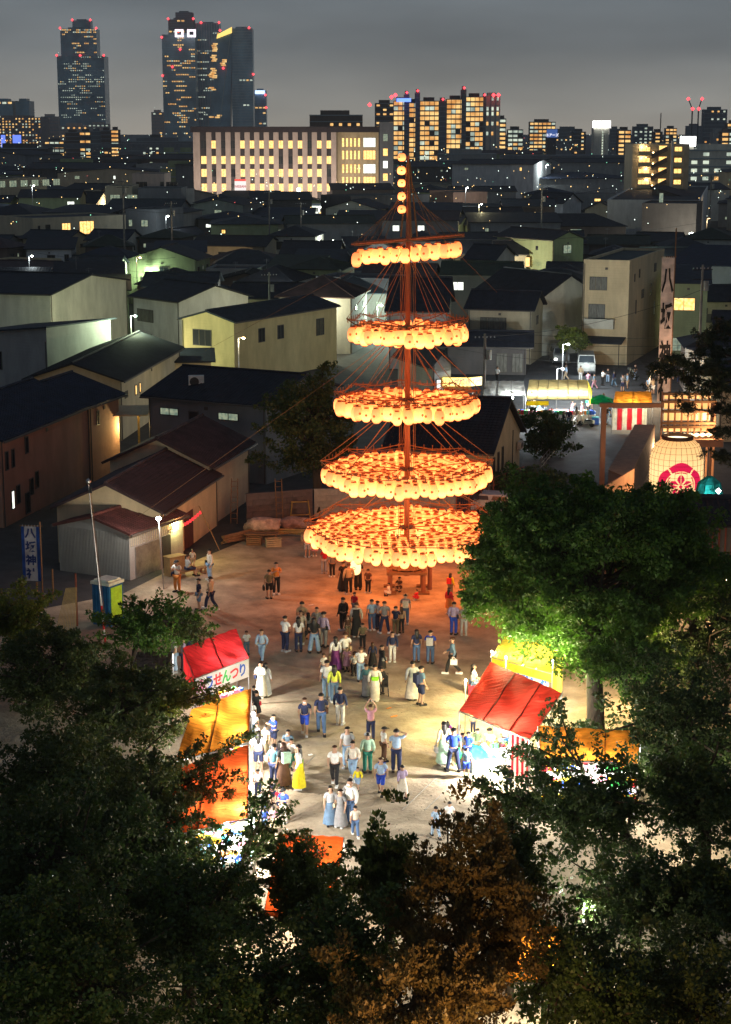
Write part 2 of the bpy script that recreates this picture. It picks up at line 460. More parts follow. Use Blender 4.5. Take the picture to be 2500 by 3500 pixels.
    if tiles:
        lay_tiles(ro, [[Vector(q_) + Vector((0, 0, t + e + .005)) for q_ in p] for p in planes[:2]], tiles, roofm(rm))
    elif ribs > 0:
        rb_ = MB()
        for p in planes:
            if len(p) < 4: continue
            P = [Vector(q_) + Vector((0, 0, t + e)) for q_ in p]
            L = (P[1] - P[0]).length; nr = int(L / ribs)
            for i in range(nr + 1):
                f = i / nr if nr else 0
                lo = P[0].lerp(P[1], f); hi = P[3].lerp(P[2], f)
                rb_.tube(lo, hi, 0.045, 4, cap=False)
        rb = obj('roof_ribs', rb_, roofm(rm), ro, kind='stuff')
    for wd in wins:
        face, u, z, ww, wh, lit = wd[:6]; pn = wd[6] if len(wd) > 6 else 2
        if face == 'f': add_window(rt, u, -0.004, z, ww, wh, 'f', lit, pn)
        elif face == 'l': add_window(rt, -0.004, u, z, ww, wh, 'l', lit, pn)
        elif face == 'r': add_window(rt, w + 0.004, u, z, ww, wh, 'r', lit, pn)
    if band:
        bb = MB(); z = h * 0.5; bb.b2((-.02, -.04, z - .06), (w + .02, -.003, z + .06)); obj('belt_course', bb, M_frame, rt)
    house.last = rt.name; HOUSES.append((rt, w, d, h, wall))
    return rt, w, d
TILE = {}
def lay_tiles(parent, planes, limit, m):
    """pantiles: each a curved piece; the first ones are objects of their own, the rest one joined part"""
    if m.name not in TILE:
        tb = MB(); tw, tl = 0.30, 0.34; pts = [(-.15, 0.0), (-.07, .045), (.03, .03), (.15, .0)]
        V = []
        for y, lift in ((0, .035), (tl, 0.0)):
            for x, z in pts: V.append((x, y, z + lift))
            for x, z in pts: V.append((x, y, z + lift - .022))
        F = []
        for i in range(3):
            F += [(i, i + 1, 9 + i, 8 + i), (4 + i, 12 + i, 13 + i, 5 + i), (i, 4 + i, 5 + i, i + 1)]
        tb.add(V, F); TILE[m.name] = (tb, tb.mesh('tile', m))
    tb, me = TILE[m.name]; rest = MB(); spots = []
    for P in planes:
        ux = (P[1] - P[0]); L = ux.length; ux.normalize(); uy = (P[3] - P[0]); S = uy.length; uy.normalize(); uz = ux.cross(uy)
        for j in range(int(S / 0.3)):
            for i in range(int(L / 0.31)):
                o = P[0] + ux * (0.16 + i * 0.31) + uy * (0.02 + j * 0.3)
                spots.append((o, Matrix((ux, uy, uz)).transposed()))
        if len(spots) > limit * 6: break
    for k, (o, rm_) in enumerate(spots):
        if k < limit:
            t_ = link('tile', me, parent); t_.matrix_local = Matrix.Translation(o) @ rm_.to_4x4()
        else:
            rest.add([o + rm_ @ Vector(v) for v in tb.v], tb.f)
    if rest.v: obj('roof_tiles', rest, m, parent, kind='stuff')
def ac_unit(label, loc, rz, s=1.0):
    rt = root('air_conditioner', label, 'air conditioner', loc, rz)
    mb = MB().b2((-.4 * s, -.15 * s, .05), (.4 * s, .15 * s, .68 * s)); obj('casing', mb, mat('ac casing', (0.6, 0.6, 0.56), 0.6), rt)
    mb = MB().tube((-.1 * s, -.155 * s, .37 * s), (-.1 * s, -.175 * s, .37 * s), .24 * s, 14); obj('fan_grille', mb, M_dark, rt)
    mb = MB().b2((-.38 * s, -.12, 0), (-.3 * s, .12, .05)).b2((.3 * s, -.12, 0), (.38 * s, .12, .05)); obj('foot_rail', mb, M_dark, rt)
    return rt

# ---- near houses, left
house('long two-storey house with pinkish brown wall behind the flagpole, one narrow window lit', (0, 1502), (300, 1382), 6.0, 9.0, 'gable', 'x', 1.6, 'pink', 'bluish',
      [('f', 0.9, 4.4, .5, 1.3, 0, 1), ('f', 1.9, 4.4, .5, 1.3, 0, 1), ('f', 4.2, 4.9, .6, 1.2, 0, 1), ('f', 1.6, 1.6, .5, 1.3, 2, 1), ('f', 2.5, 1.8, .6, 1.3, 0, 1), ('f', 4.7, 1.9, .7, 1.2, 0, 1), ('f', 5.7, 2.2, .6, 1.2, 0, 1), ('f', 4.0, .9, .8, 1.5, 0, 1)], ribs=0.45)
house('narrow two-storey pinkish brown wing joined to the end of the long pink house', (304, 1385), (405, 1347), 5.9, 8.0, 'gable', 'x', 1.4, 'pink', 'bluish', [('f', 1.6, 4.7, .5, 1.1, 0, 1)], ribs=0.45)
house('tall pale green-beige three-storey house with blank gable wall at the left edge', (172, 1008), (432, 958), 9.0, 15, 'gable', 'y', 1.3, 'pale', 'tile', [('f', 1.6, 4.2, .3, .3, 0, 1)], over=.35)
house('low pale grey house with a dark drainpipe at the left edge below the pale gable', (-120, 1140), (160, 1165), 6.5, 9, 'shedx', 'x', 1.2, 'grey', 'metal', [('f', 4.7, 4.2, .5, 1.8, 0, 1)])
house('beige house with dark roof and two small lit windows behind the pink house', (410, 1300), (612, 1188), 5.2, 8, 'gable', 'x', 1.3, 'beige', 'tile',
      [('f', 2.0, 3.7, 1.0, .6, 4, 2), ('f', 5.4, 3.6, .55, .9, 1, 1), ('f', 6.9, 3.6, .5, .9, 1, 1)], ribs=0.4)
rt, w_, d_ = house('yellow gabled house with wide dark balcony window facing the square', (622, 1090), (800, 1102), 6.6, 20, 'gable', 'y', 0.9, 'yellow', 'metal',
      [('f', 2.6, 4.8, 2.4, 1.7, 0, 3), ('r', 5.0, 4.8, 1.2, 1.5, 0, 2), ('r', 8.6, 4.8, 1.2, 1.5, 0, 2), ('r', 16.5, 4.6, 1.6, 1.9, 0, 2)], ribs=0.5, over=.3)
house('low ochre lean-to with a dark roof below the yellow gabled house', (566, 1238), (722, 1236), 4.0, 5, 'shed', 'x', .5, 'cream', 'tile', [('f', 1.6, 2.0, 1.0, .8, 0, 2)])
house('wide two-storey grey house with dark tiled roof carrying an air conditioner', (508, 1352), (908, 1385), 6.0, 11, 'gable', 'x', 1.5, 'slate', 'tile',
      [('f', 1.9, 4.9, 1.7, .6, 3, 2), ('f', 4.1, 4.7, .9, .8, 0, 1), ('f', 7.2, 4.9, 1.8, .6, 3, 2)], ribs=0.3)
p = G(672, 1322, 6.55); ac_unit('white air conditioner standing on the dark tiled roof left of the mast', (p.x, p.y, 6.42), 0.1, 1.5)
house('white house wall with balcony rail left of the yellow gabled house', (455, 1010), (612, 1030), 6.5, 10, 'gable', 'x', 1.5, 'white', 'tile', [('f', 2.6, 4.3, 3.4, 1.5, 4, 4), ('f', 2.6, 1.6, 2.6, 1.2, 3, 3)], over=.5)
p = G(455, 1060, 4.0)
# storehouse with brown tiled roofs beside the square
st, sw, sd = house('tan storehouse with purple-brown tiled gable roof and open yellow-lit window', (548, 1748), (739, 1622), 3.5, 6.6, 'gable', 'x', 1.5, 'cream', 'brownish', [], tiles=300, over=.35)
for (u, z, ww, hh, lit) in ((1.9, 2.2, 1.7, 1.9, 1),):
    add_window(st, u, -.004, z, ww, hh, 'f', lit, 2)
mb = MB(); mb.b2((0.2, -.06, 0.02), (3.4, -.004, 1.1)); obj('wainscot', mb, M_wood, st)
mb = MB(); mb.b2((4.6, -.05, 0.02), (6.4, -.004, 2.3)); obj('door', mb, mat('dark red door', (0.09, 0.03, 0.02), 0.7), st)
house('taller tan storehouse wing with dark brown tiled roof behind the lit storehouse', (716, 1590), (848, 1512), 4.2, 7.0, 'gable', 'x', 1.6, 'beige', 'brownish', [], ribs=.28)
sh, w2, d2 = house('low corrugated shed with rusty red roof and roller shutter beside the lamp post', (200, 1795), (443, 1826), 2.8, 5.6, 'gable', 'y', .7, 'grey', 'red', [], ribs=.25, over=.25, cat='shed', name='shed')
rb_ = MB()
for i in range(48): rb_.b2((.06 + i * w2 / 48, -.05, .02), (.06 + i * w2 / 48 + .035, -.004, 2.78))
obj('corrugation', rb_, wallm('grey'), sh, kind='stuff')
rb_ = MB()
for i in range(26): rb_.b2((w2 + .004, .1 + i * .2, 2.0), (w2 + .04, .15 + i * .2, 2.75))
obj('corrugation', rb_, wallm('beige'), sh, kind='stuff')
mb = MB(); mb.b2((w2 + .004, .5, .02), (w2 + .05, 3.0, 1.9)); obj('shutter', mb, M_steel, sh)
mb = MB(); mb.b2((w2 + .004, 3.3, .02), (w2 + .05, 4.2, 1.95)); obj('door', mb, M_dark, sh)
# boundary wall of the square
def block_wall(label, pa, pb, h, m, gap_z=.4, bl=.8):
    a, b = G(*pa), G(*pb); L = (b - a).xy.length; ang = math.atan2(b.y - a.y, b.x - a.x)
    rt = root('block_wall', label, 'wall', (a.x, a.y, 0), ang)
    core = MB().b2((0, .02, 0), (L, .13, h - .02)); obj('core', core, m, rt)
    me = MB().b2((-bl / 2 + .01, -.02, -.19), (bl / 2 - .01, .018, .19)).mesh('block', m)
    for j in range(int(h / .4)):
        for i in range(int(L / bl)):
            link('block', me, rt, (bl * .5 + i * bl + (bl / 2 if j % 2 and i < int(L / bl) - 1 else 0), 0, .2 + .4 * j))
    obj('coping', MB().b2((-.02, -.05, h - .02), (L + .02, .17, h + .06)), m, rt)
    return rt
block_wall('dark concrete block wall behind the stored timber left of the mast', (845, 1790), (1070, 1772), 2.0, mat('dark block', (.13, .10, .10), .9))
block_wall('pale panel wall behind the tree trunk and lowest lantern tier', (1075, 1772), (1560, 1765), 2.0, mat('pale block', (.40, .38, .33), .9), bl=1.6)

# ---- right of the mast
hr, wr, dr = house('tan gabled hall with dark tiled roof right of the lantern mast', (1330, 1520), (1674, 1540), 3.0, 9.5, 'gable', 'x', 3.0, 'cream', 'tile',
      [('r', 1.3, 1.3, .5, 1.9, 0, 1), ('r', 2.6, 1.5, .5, 1.9, 0, 1), ('r', 3.9, 1.7, .5, 1.9, 0, 1)], over=.45, tiles=300)
mb = MB().tube((wr + .06, 7.0, .1), (wr + .06, 7.0, 3.4), .04, 6); obj('drainpipe', mb, M_frame, hr)
ac_unit('small air conditioner on the back corner of the tan gabled hall wall', tuple(hr.matrix_basis @ Vector((wr + .25, 8.7, 1.6))), hr.rotation_euler.z + PI / 2)
house('pale grey gable-ended house behind the second lantern tier', (1330, 1060), (1522, 1062), 6.5, 12, 'gable', 'x', 3.0, 'grey', 'tile', [], ribs=.3)
house('small pale house with a low gable just right of the third lantern tier', (1480, 1243), (1542, 1240), 4.6, 9, 'gable', 'y', 1.0, 'grey', 'metal', [('f', .6, 2.6, .5, 1.0, 2, 1)])
house('brown-grey two-storey house with wide curtained window and tiled roof', (1602, 1052), (1818, 1058), 6.2, 7, 'gable', 'x', 1.6, 'beige', 'tile', [('f', 2.9, 4.4, 3.0, 1.6, 4, 4)], ribs=.3, band=True)
p = G(1790, 1130, 3.5); ac_unit('air conditioner on the porch roof beside the curtained window', (p.x, p.y, 3.62), 0, 1.3)
house('whitish gable-ended house lit by a street lamp behind the curtained house', (1640, 985), (1856, 1012), 7.0, 8, 'gable', 'x', 2.2, 'pale', 'tile', [], ribs=.3)
ph, pw, pd_ = house('low porch house with tiled roof and white lattice doors under the curtained house', (1530, 1175), (1800, 1178), 3.3, 5, 'gable', 'x', 1.0, 'dark', 'tile', [('f', 5.9, 1.3, 1.2, 2.1, 4, 3), ('f', 7.6, 1.3, 1.2, 2.1, 4, 3)], ribs=.3, over=.8)
t3, tw3, td3 = house('narrow cream three-storey house with a balcony facing the stalls', (1997, 897), (2153, 901), 11.4, 21, 'flat', 'x', 0, 'cream', 'flat',
      [('f', 1.7, 9.1, 2.0, 1.5, 4, 3), ('f', 1.6, 5.9, 1.9, 1.8, 4, 2), ('r', 4.2, 6.2, .4, 1.6, 0, 1), ('r', 8, 7.4, 1.4, 1.0, 4, 2), ('r', 13, 7.5, .6, 1.4, 0, 1), ('r', 15.5, 5.0, .6, 1.6, 0, 1), ('r', 3.0, 9.6, .5, .9, 0, 1)], name='apartment_house')
mb = MB(); mb.b2((.35, -.9, 4.2), (3.7, -.82, 5.2)).b2((.35, -.82, 4.1), (3.7, -.004, 4.25)).b2((.35, -.82, 4.25), (.42, -.004, 5.2)).b2((3.63, -.82, 4.25), (3.7, -.004, 5.2)); obj('balcony', mb, wallm('pale'), t3)
mb = MB(); mb.slab([(-.1, -2.4, 2.7), (5.0, -2.4, 2.7), (5.0, -.01, 3.2), (-.1, -.01, 3.2)], .1); obj('awning', mb, roofm('metal'), t3)
mb = MB()
for x in (.1, 4.7): mb.tube((x, -2.2, 0), (x, -2.2, 2.62), .05, 6)
obj('awning_post', mb, M_dark, t3)
mb = MB().tube((-.05, -.06, .1), (-.05, -.06, 11.3), .05, 6); obj('drainpipe', mb, M_frame, t3)
house('green-grey house with yellow-lit upstairs window behind the tall banner', (2290, 968), (2420, 970), 8.5, 12, 'shed', 'x', 1.0, 'green', 'metal', [('f', 1.7, 6.1, 2.6, 1.5, 1, 2), ('f', 1.6, 1.4, 2.5, 1.6, 3, 3)], ribs=.45)
house('broad low building with blue-grey metal roof at the right edge behind the pole', (2290, 905), (2640, 915), 8.0, 16, 'shed', 'x', 1.6, 'slate', 'bluish', [('f', 8, 5, 1, 1.2, 0, 2)], ribs=.45)
house('dark brown three-storey building with a yellow-lit corner window left of the far pole', (2196, 700), (2382, 702), 10.5, 16, 'flat', 'x', 0, 'brown', 'tile', [('f', 7.3, 3.3, 1.7, 1.7, 1, 2), ('f', 3.9, 12, .9, 2.0, 3, 1)], name='apartment_house')
house('white-sided dark building with rows of grey windows right of the brown block', (2392, 690), (2420, 640), 10.5, 20, 'flat', 'x', 0, 'white', 'tile', [('f', 3 + 4 * i, 3 + 3.4 * j, 2.2, 1.6, 3, 2) for i in range(3) for j in range(3)], name='apartment_house')
house('dark brown steep-roofed attic block on top of the brown three-storey building', (2230, 640), (2330, 642), 12.5, 8, 'shedx', 'x', -2.0, 'brown', 'brownish', [('f', 1.4, 11.6, .8, 1.4, 4, 1)])
# ---- second row, left and centre
house('flat-roofed beige house with two bright orange-lit windows at the upper left', (112, 752), (430, 740), 8.5, 14, 'flat', 'x', 0, 'beige', 'tile',
      [('f', 3.4, 6.6, 1.1, 1.8, 0, 1), ('f', 7.6, 6.4, 2.0, 2.5, 1, 3), ('f', 12.4, 6.6, 3.4, 2.6, 1, 4), ('f', 1.4, 6.9, .5, .9, 0, 1)])
house('pale green single-storey building in front of the orange-lit windows', (112, 830), (420, 815), 4.6, 9, 'shed', 'x', .7, 'green', 'tile', [('f', 3.0, 3.0, .6, 1.0, 0, 1)])
house('dark flat-roofed block with two cold white windows beside the utility pole', (430, 720), (535, 722), 9.5, 12, 'flat', 'x', 0, 'slate', 'flat', [('f', 4.4, 3.4, 1.5, 2.0, 2, 2), ('f', 1.1, 3.6, .9, 1.6, 3, 1), ('f', 4.4, 7.0, 1.6, 1.4, 3, 2), ('f', 1.1, 7.0, .9, 1.4, 3, 1)])
house('pale yellow low building at the left edge with tree shadows on its wall', (-60, 898), (118, 903), 4.5, 9, 'flat', 'x', 0, 'cream', 'tile', [])
house('long low beige house with a small dark window left of the grey two-storey house', (660, 838), (905, 842), 5.5, 9, 'gable', 'x', 1.4, 'beige', 'tile', [('f', 5.5, 4.1, 1.4, .6, 0, 2)], ribs=.35)
house('grey two-storey house with recessed entry and a small lit window, left of the mast', (915, 805), (1078, 806), 7.0, 12, 'hip', 'x', 1.5, 'pale', 'tile', [('f', 2.5, 5.2, 1.7, 1.5, 0, 2), ('f', 2.5, 2.6, 1.7, 2.0, 0, 2), ('f', 6.6, 2.1, 2.0, .9, 2, 1)])
house('low white gable cottage among dark roofs right of the orange-lit house', (545, 805), (625, 808), 5.0, 8, 'gable', 'y', 1.4, 'pale', 'tile', [])
house('pale two-storey house with narrow side wall behind the cream three-storey house', (1890, 820), (1995, 815), 8.5, 14, 'gable', 'y', 1.2, 'green', 'tile', [('f', 3.2, 6.9, 1.8, 1.4, 3, 2)])
house('blank greenish house wall just right of the top lantern spar', (1590, 885), (1690, 888), 6.5, 10, 'gable', 'x', 1.8, 'pale', 'tile', [])
house('beige house with two narrow dim windows right of the top lantern spar', (1700, 868), (1800, 868), 6.0, 9, 'gable', 'x', 1.8, 'beige', 'tile', [('f', 1.8, 4.5, .8, 1.6, 3, 1), ('f', 5.0, 4.7, .8, 1.6, 1, 1)])
house('dark-roofed house with one small yellow window below the long row house', (1800, 850), (1890, 850), 6.0, 8, 'gable', 'x', 1.6, 'dark', 'tile', [('f', 2.4, 4.2, 1.6, .7, 1, 3)])
house('long dark-roofed row house with two pale green windows', (1800, 772), (2140, 772), 6.0, 12, 'hip', 'x', 2.2, 'brown', 'tile', [('f', 6.0, 4.5, 2.4, 1.5, 3, 2), ('f', 10.5, 4.5, 2.4, 1.7, 3, 2), ('f', 1.5, 4.7, 4.5, 1.0, 3, 4)])
house('cream gabled chapel-like house with narrow dark windows', (1802, 690), (1925, 694), 6.0, 9, 'gable', 'x', 2.4, 'white', 'tile', [('f', 1.6, 3.6, .9, 2.0, 0, 1), ('f', 6.5, 3.6, .9, 2.0, 0, 1), ('f', 8.6, 3.8, .7, 1.8, 0, 1)])
house('pale house with shallow gable beside the lit-stair apartment block', (2000, 715), (2100, 716), 6.0, 9, 'gable', 'y', 1.8, 'beige', 'tile', [('f', 4, 3, 3.4, 1.6, 3, 4)])
house('low pink-lit flat building just right of the mast top', (1470, 655), (1550, 662), 9.0, 10, 'flat', 'x', 0, 'pink', 'flat', [('f', 2, 6.6, 2.4, 1.0, 4, 2)])
house('long dark low building behind the mast between two pale blocks', (1200, 675), (1468, 668), 9.0, 14, 'flat', 'x', 0, 'dark', 'flat', [('f', 2, 7, .5, 1.4, 1, 1), ('f', 9, 7, .5, 1.0, 3, 1)])
house('grey flat-roofed block with one white window in front of the long office block', (472, 648), (620, 648), 11, 16, 'flat', 'x', 0, 'slate', 'flat', [('f', 6.0, 4.0, 1.8, 1.6, 2, 1)], name='apartment_house')
house('pale grey side block adjoining the grey block with one white window', (620, 650), (665, 648), 10.5, 14, 'flat', 'x', 0, 'grey', 'flat', [])
house('pink-cream three-storey block with small windows left of the office block', (452, 598), (562, 598), 14, 16, 'flat', 'x', 0, 'office', 'flat', [('f', 2.5, 11.5, 3, 1.4, 0, 3), ('f', 8.0, 11.5, 1, 1.4, 0, 1), ('f', 10.6, 11.5, 3.0, 1.4, 0, 3)], name='apartment_house')
house('beige three-storey block with rows of dim windows behind the dark pole', (360, 640), (452, 640), 11.5, 14, 'flat', 'x', 0, 'beige', 'flat', [('f', 2.5 + 4.4 * i, 3 + 3 * j, 2.6, 1.3, 3, 3) for i in range(2) for j in range(3)], name='apartment_house')
house('long beige school-like block with rows of dim windows at the left edge', (-60, 618), (160, 610), 12.5, 14, 'flat', 'x', 0, 'beige', 'flat', [('f', 3 + 4.6 * i, 3 + 4.2 * j, 3.0, 1.8, 3, 3) for i in range(7) for j in range(3)], name='apartment_house')
house('house with pale yellow gable and white door panels on the left', (165, 690), (330, 692), 6.2, 9, 'gable', 'x', 2.6, 'pale', 'tile', [('f', 6, 4, 3.0, 1.6, 3, 3), ('f', 10.5, 3.2, 1.6, 3.2, 2, 3)])
# petrol-station-like showroom with bright white canopy
def showroom():
    c = G(1080, 750)
    a, b = G(700, 720, 5), G(1180, 755, 5)
    rt = root('showroom', 'low white showroom with glowing glass front and slanted white canopy edge', 'showroom', (G(975, 772).x, G(975, 772).y, 0), 0.0)
    L = 21.0
    obj('wall', MB().b2((-26, 6, 0), (17, 16, 4.6)), wallm('grey'), rt)
    obj('roof', MB().slab([(-28, 2, 5.1), (19, 2, 5.4), (17, 17, 5.4), (-26, 17, 5.1)], .35), wallm('white'), rt)
    for i in range(9):
        w = link('window', win_mesh(1.6, 3.2, 2 if i % 3 else 1, 1)[0], rt, (-0.5 + i * 1.75, 5.99, 2.0)); link('pane', win_mesh(1.6, 3.2, 2 if i % 3 else 1, 1)[1], w)
    obj('canopy_light', MB().b2((-9, 1.7, 4.85), (2, 1.95, 5.2)), emit('green fascia', (.25, .75, .45), .5), rt)
    obj('canopy_light', MB().b2((2.1, 1.7, 4.9), (18, 1.95, 5.3)), emit('white fascia', (.85, 1, .8), .9), rt)
    obj('ramp', MB().slab([(14, -1.5, 3.0), (20, -1.5, .5), (20, 1, .5), (14, 1, 3.0)], .3), wallm('white'), rt)
    return rt
showroom()
def pole_sign(label, px, py, top, m, wd, ht, txt=None):
    b = G(px, py); zt = A(px, top, b.y).z
    rt = root('pylon_sign', label, 'sign', (b.x, b.y, 0))
    obj('post', MB().tube((0, 0, 0), (0, 0, zt - ht), .12, 6), M_steel, rt)
    obj('sign_panel', MB().b2((-wd / 2, -.15, zt - ht), (wd / 2, .15, zt)), m, rt)
    return rt, zt, wd, ht
rt, zt, wd, ht = pole_sign('white car dealer sign with red band on twin posts before the office block', 824, 745, 612, mat('lit sign white', (.8, .78, .74), .5), 3.4, 4.2)
bpy.data.objects[rt.name].children[1].data.materials[0] = emit('sign face', (1, .9, .85), .55)
obj('sign_band', MB().b2((-1.7, -.2, zt - .6), (1.7, -.155, zt)), emit('sign red', (.9, .06, .03), .6), rt)
text('NISSAN', emit('letter red', (.75, .02, .02), .35), rt, (0, -.17, zt - 2.2), (PI / 2, 0, 0), .98, .03)
rt, zt, wd, ht = pole_sign('slim glowing white and pink pylon sign beside the dealer canopy', 1023, 778, 643, emit('pylon white', (.9, 1, .95), 4), 1.0, 2.6)
obj('sign_band', MB().b2((-.5, -.16, zt - 3.8), (.5, .16, zt - 2.65)), emit('pylon pink', (1, .1, .25), 1.5), rt)

# ---- office block
def office():
    YB = 585.0; x0 = A(660, 440, YB).x; x1 = A(1150, 440, YB).x; top = A(900, 452, YB).z
    rt = root('office_building', 'long pale office block with rows of yellow-lit windows between pinkish piers', 'office building', (x0, YB, 0))
    Wd = x1 - x0
    obj('wall', MB().b2((0, 0, 0), (Wd, 30, top)), mat('office spandrel', (.06, .055, .06), .5), rt)
    obj('roof', MB().b2((-.8, -.8, top + .003), (Wd + 14, 31, top + 1.8)), mat('office roof', (.05, .04, .045), .6), rt)
    n = 14; pm = MB().b2((-.85, -.5, 0), (.85, -.003, top - .01)).mesh('pier', wallm('office'))
    c0 = A(905, 500, YB)
    xs = [A(697 + 32.8 * i, 500, YB).x - x0 for i in range(n)]
    link('pier', MB().b2((0, -.5, 0), (xs[0] - 1.2, -.003, top - .01)).mesh('pier', wallm('office')), rt)
    zs = [A(900, yy, YB).z for yy in (494, 547, 591, 641, 690)]
    fr, _ = win_mesh(1.9, 2.6, 1, 2)
    for i, x in enumerate(xs):
        link('pier', pm, rt, (x + 1.65 + .05, 0, 0))
        for j, z in enumerate(zs):
            lit = 1 if (j < 4 and rng.random() < .84 and not (i == 3 and j != 1)) else 0
            if j == 0 and i < 1: lit = 0
            w = link('window', win_mesh(1.9, 2.6, lit, 2)[0], rt, (x, -.02, z)); link('pane', win_mesh(1.9, 2.6, lit, 2)[1], w)
    # stair wing with bright windows
    xe = A(1295, 440, YB).x - x0
    obj('stair_wing', MB().b2((Wd + .01, 1.5, 0), (xe, 28, top - .02)), wallm('cream'), rt)
    for j, z in enumerate([A(900, yy, YB).z for yy in (487, 530, 577, 620, 662)]):
        for i in range(5):
            w = link('window', win_mesh(.8, 2.9, 1, 1)[0], rt, (Wd + 2.2 + i * 1.3, 1.48, z)); link('pane', win_mesh(.8, 2.9, 1, 1)[1], w)
        w = link('window', win_mesh(4.0, 3.0, 2, 4)[0], rt, (xe - 3.0, 1.48, z)); link('pane', win_mesh(4.0, 3.0, 1 if j % 2 else 2, 4)[1], w)
    xt = A(1345, 440, YB).x - x0
    obj('end_wall', MB().b2((xe + .3, -2, 0), (xt, 26, top + 3.2)), wallm('slate'), rt)
    for j, z in enumerate([A(900, yy, YB).z for yy in (470, 520, 562, 605, 650)]):
        w = link('window', win_mesh(1.6, 2.4, 1 if j else 3, 1)[0], rt, (xe + 2.2, -2.02, z)); link('pane', win_mesh(1.6, 2.4, 2 if j == 2 else (1 if j else 3), 1)[1], w)
    return rt
office()
# ---- apartment block with lit stair landings
def lit_stairs():
    YB = 470.0; x0 = A(2157, 700, YB).x; x1 = A(2350, 700, YB).x; top = A(2200, 492, YB).z
    rt = root('apartment_building', 'beige seven-storey apartment block with glowing balconies and a zigzag stair', 'apartment building', (x0, YB, 0))
    Wd = x1 - x0; sc = YB / 6000
    def X(px): return A(px, 600, YB).x - x0
    def Z(py): return A(2200, py, YB).z
    obj('wall', MB().b2((0, 0, 0), (Wd, 14, top)), wallm('beige'), rt)
    bal = MB().b2((-1.8, -1.2, -.5), (1.8, -1.1, .55)).b2((-1.8, -1.1, -.6), (1.8, -.003, -.45)).mesh('balcony', wallm('cream'))
    for j in range(6):
        z = Z(524 + j * 37.5)
        x = X(2201)
        link('balcony', bal, rt, (x, 0, z))
        w = link('window', win_mesh(3.0, 1.5, 1, 3)[0], rt, (x, -.02, z + .95)); link('pane', win_mesh(3.0, 1.5, 1, 3)[1], w)
        lamp('balcony_lamp', (x + rng.uniform(-1, 1), -.6, z + 1.6), 55, WARM, .1, rt)
        obj('lamp_globe', MB().lathe([(.02, -.12), (.12, 0), (.02, .12)], 6, 0, (x + .4, -.25, z + 1.75)), E_lampw, rt)
        if j < 4:
            x2 = X(2316)
            link('balcony', bal, rt, (x2, 0, z), None).scale = (.75, 1, 1)
            w = link('window', win_mesh(2.0, 1.5, 1, 2)[0], rt, (x2, -.02, z + .95)); link('pane', win_mesh(2.0, 1.5, 1, 2)[1], w)
            x3 = X(2260)
            w = link('window', win_mesh(2.2, 1.4, 1, 1)[0], rt, (x3 + .3, -.02, z + 1.3)); link('pane', win_mesh(2.2, 1.4, 1, 1)[1], w)
            sm = MB(); sm.slab([(X(2222), -1.4, z - 1.2), (X(2276), -1.4, z + .9), (X(2276), -.1, z + .9), (X(2222), -.1, z - 1.2)], .25)
            sm.slab([(X(2222), -1.42, z - .2), (X(2276), -1.42, z + 1.9), (X(2276), -1.42, z + .95), (X(2222), -1.42, z - 1.15)], .08, up=(0, -1, 0))
            obj('stair_flight', sm, wallm('brown'), rt)
            obj('lamp_globe', MB().lathe([(.02, -.2), (.2, 0), (.02, .2)], 6, 0, (X(2230), -.4, z + .2)), E_lampw, rt)
    obj('pier', MB().b2((X(2290), -1.0, 0), (X(2298), -.003, top + .8)), wallm('white'), rt)
lit_stairs()

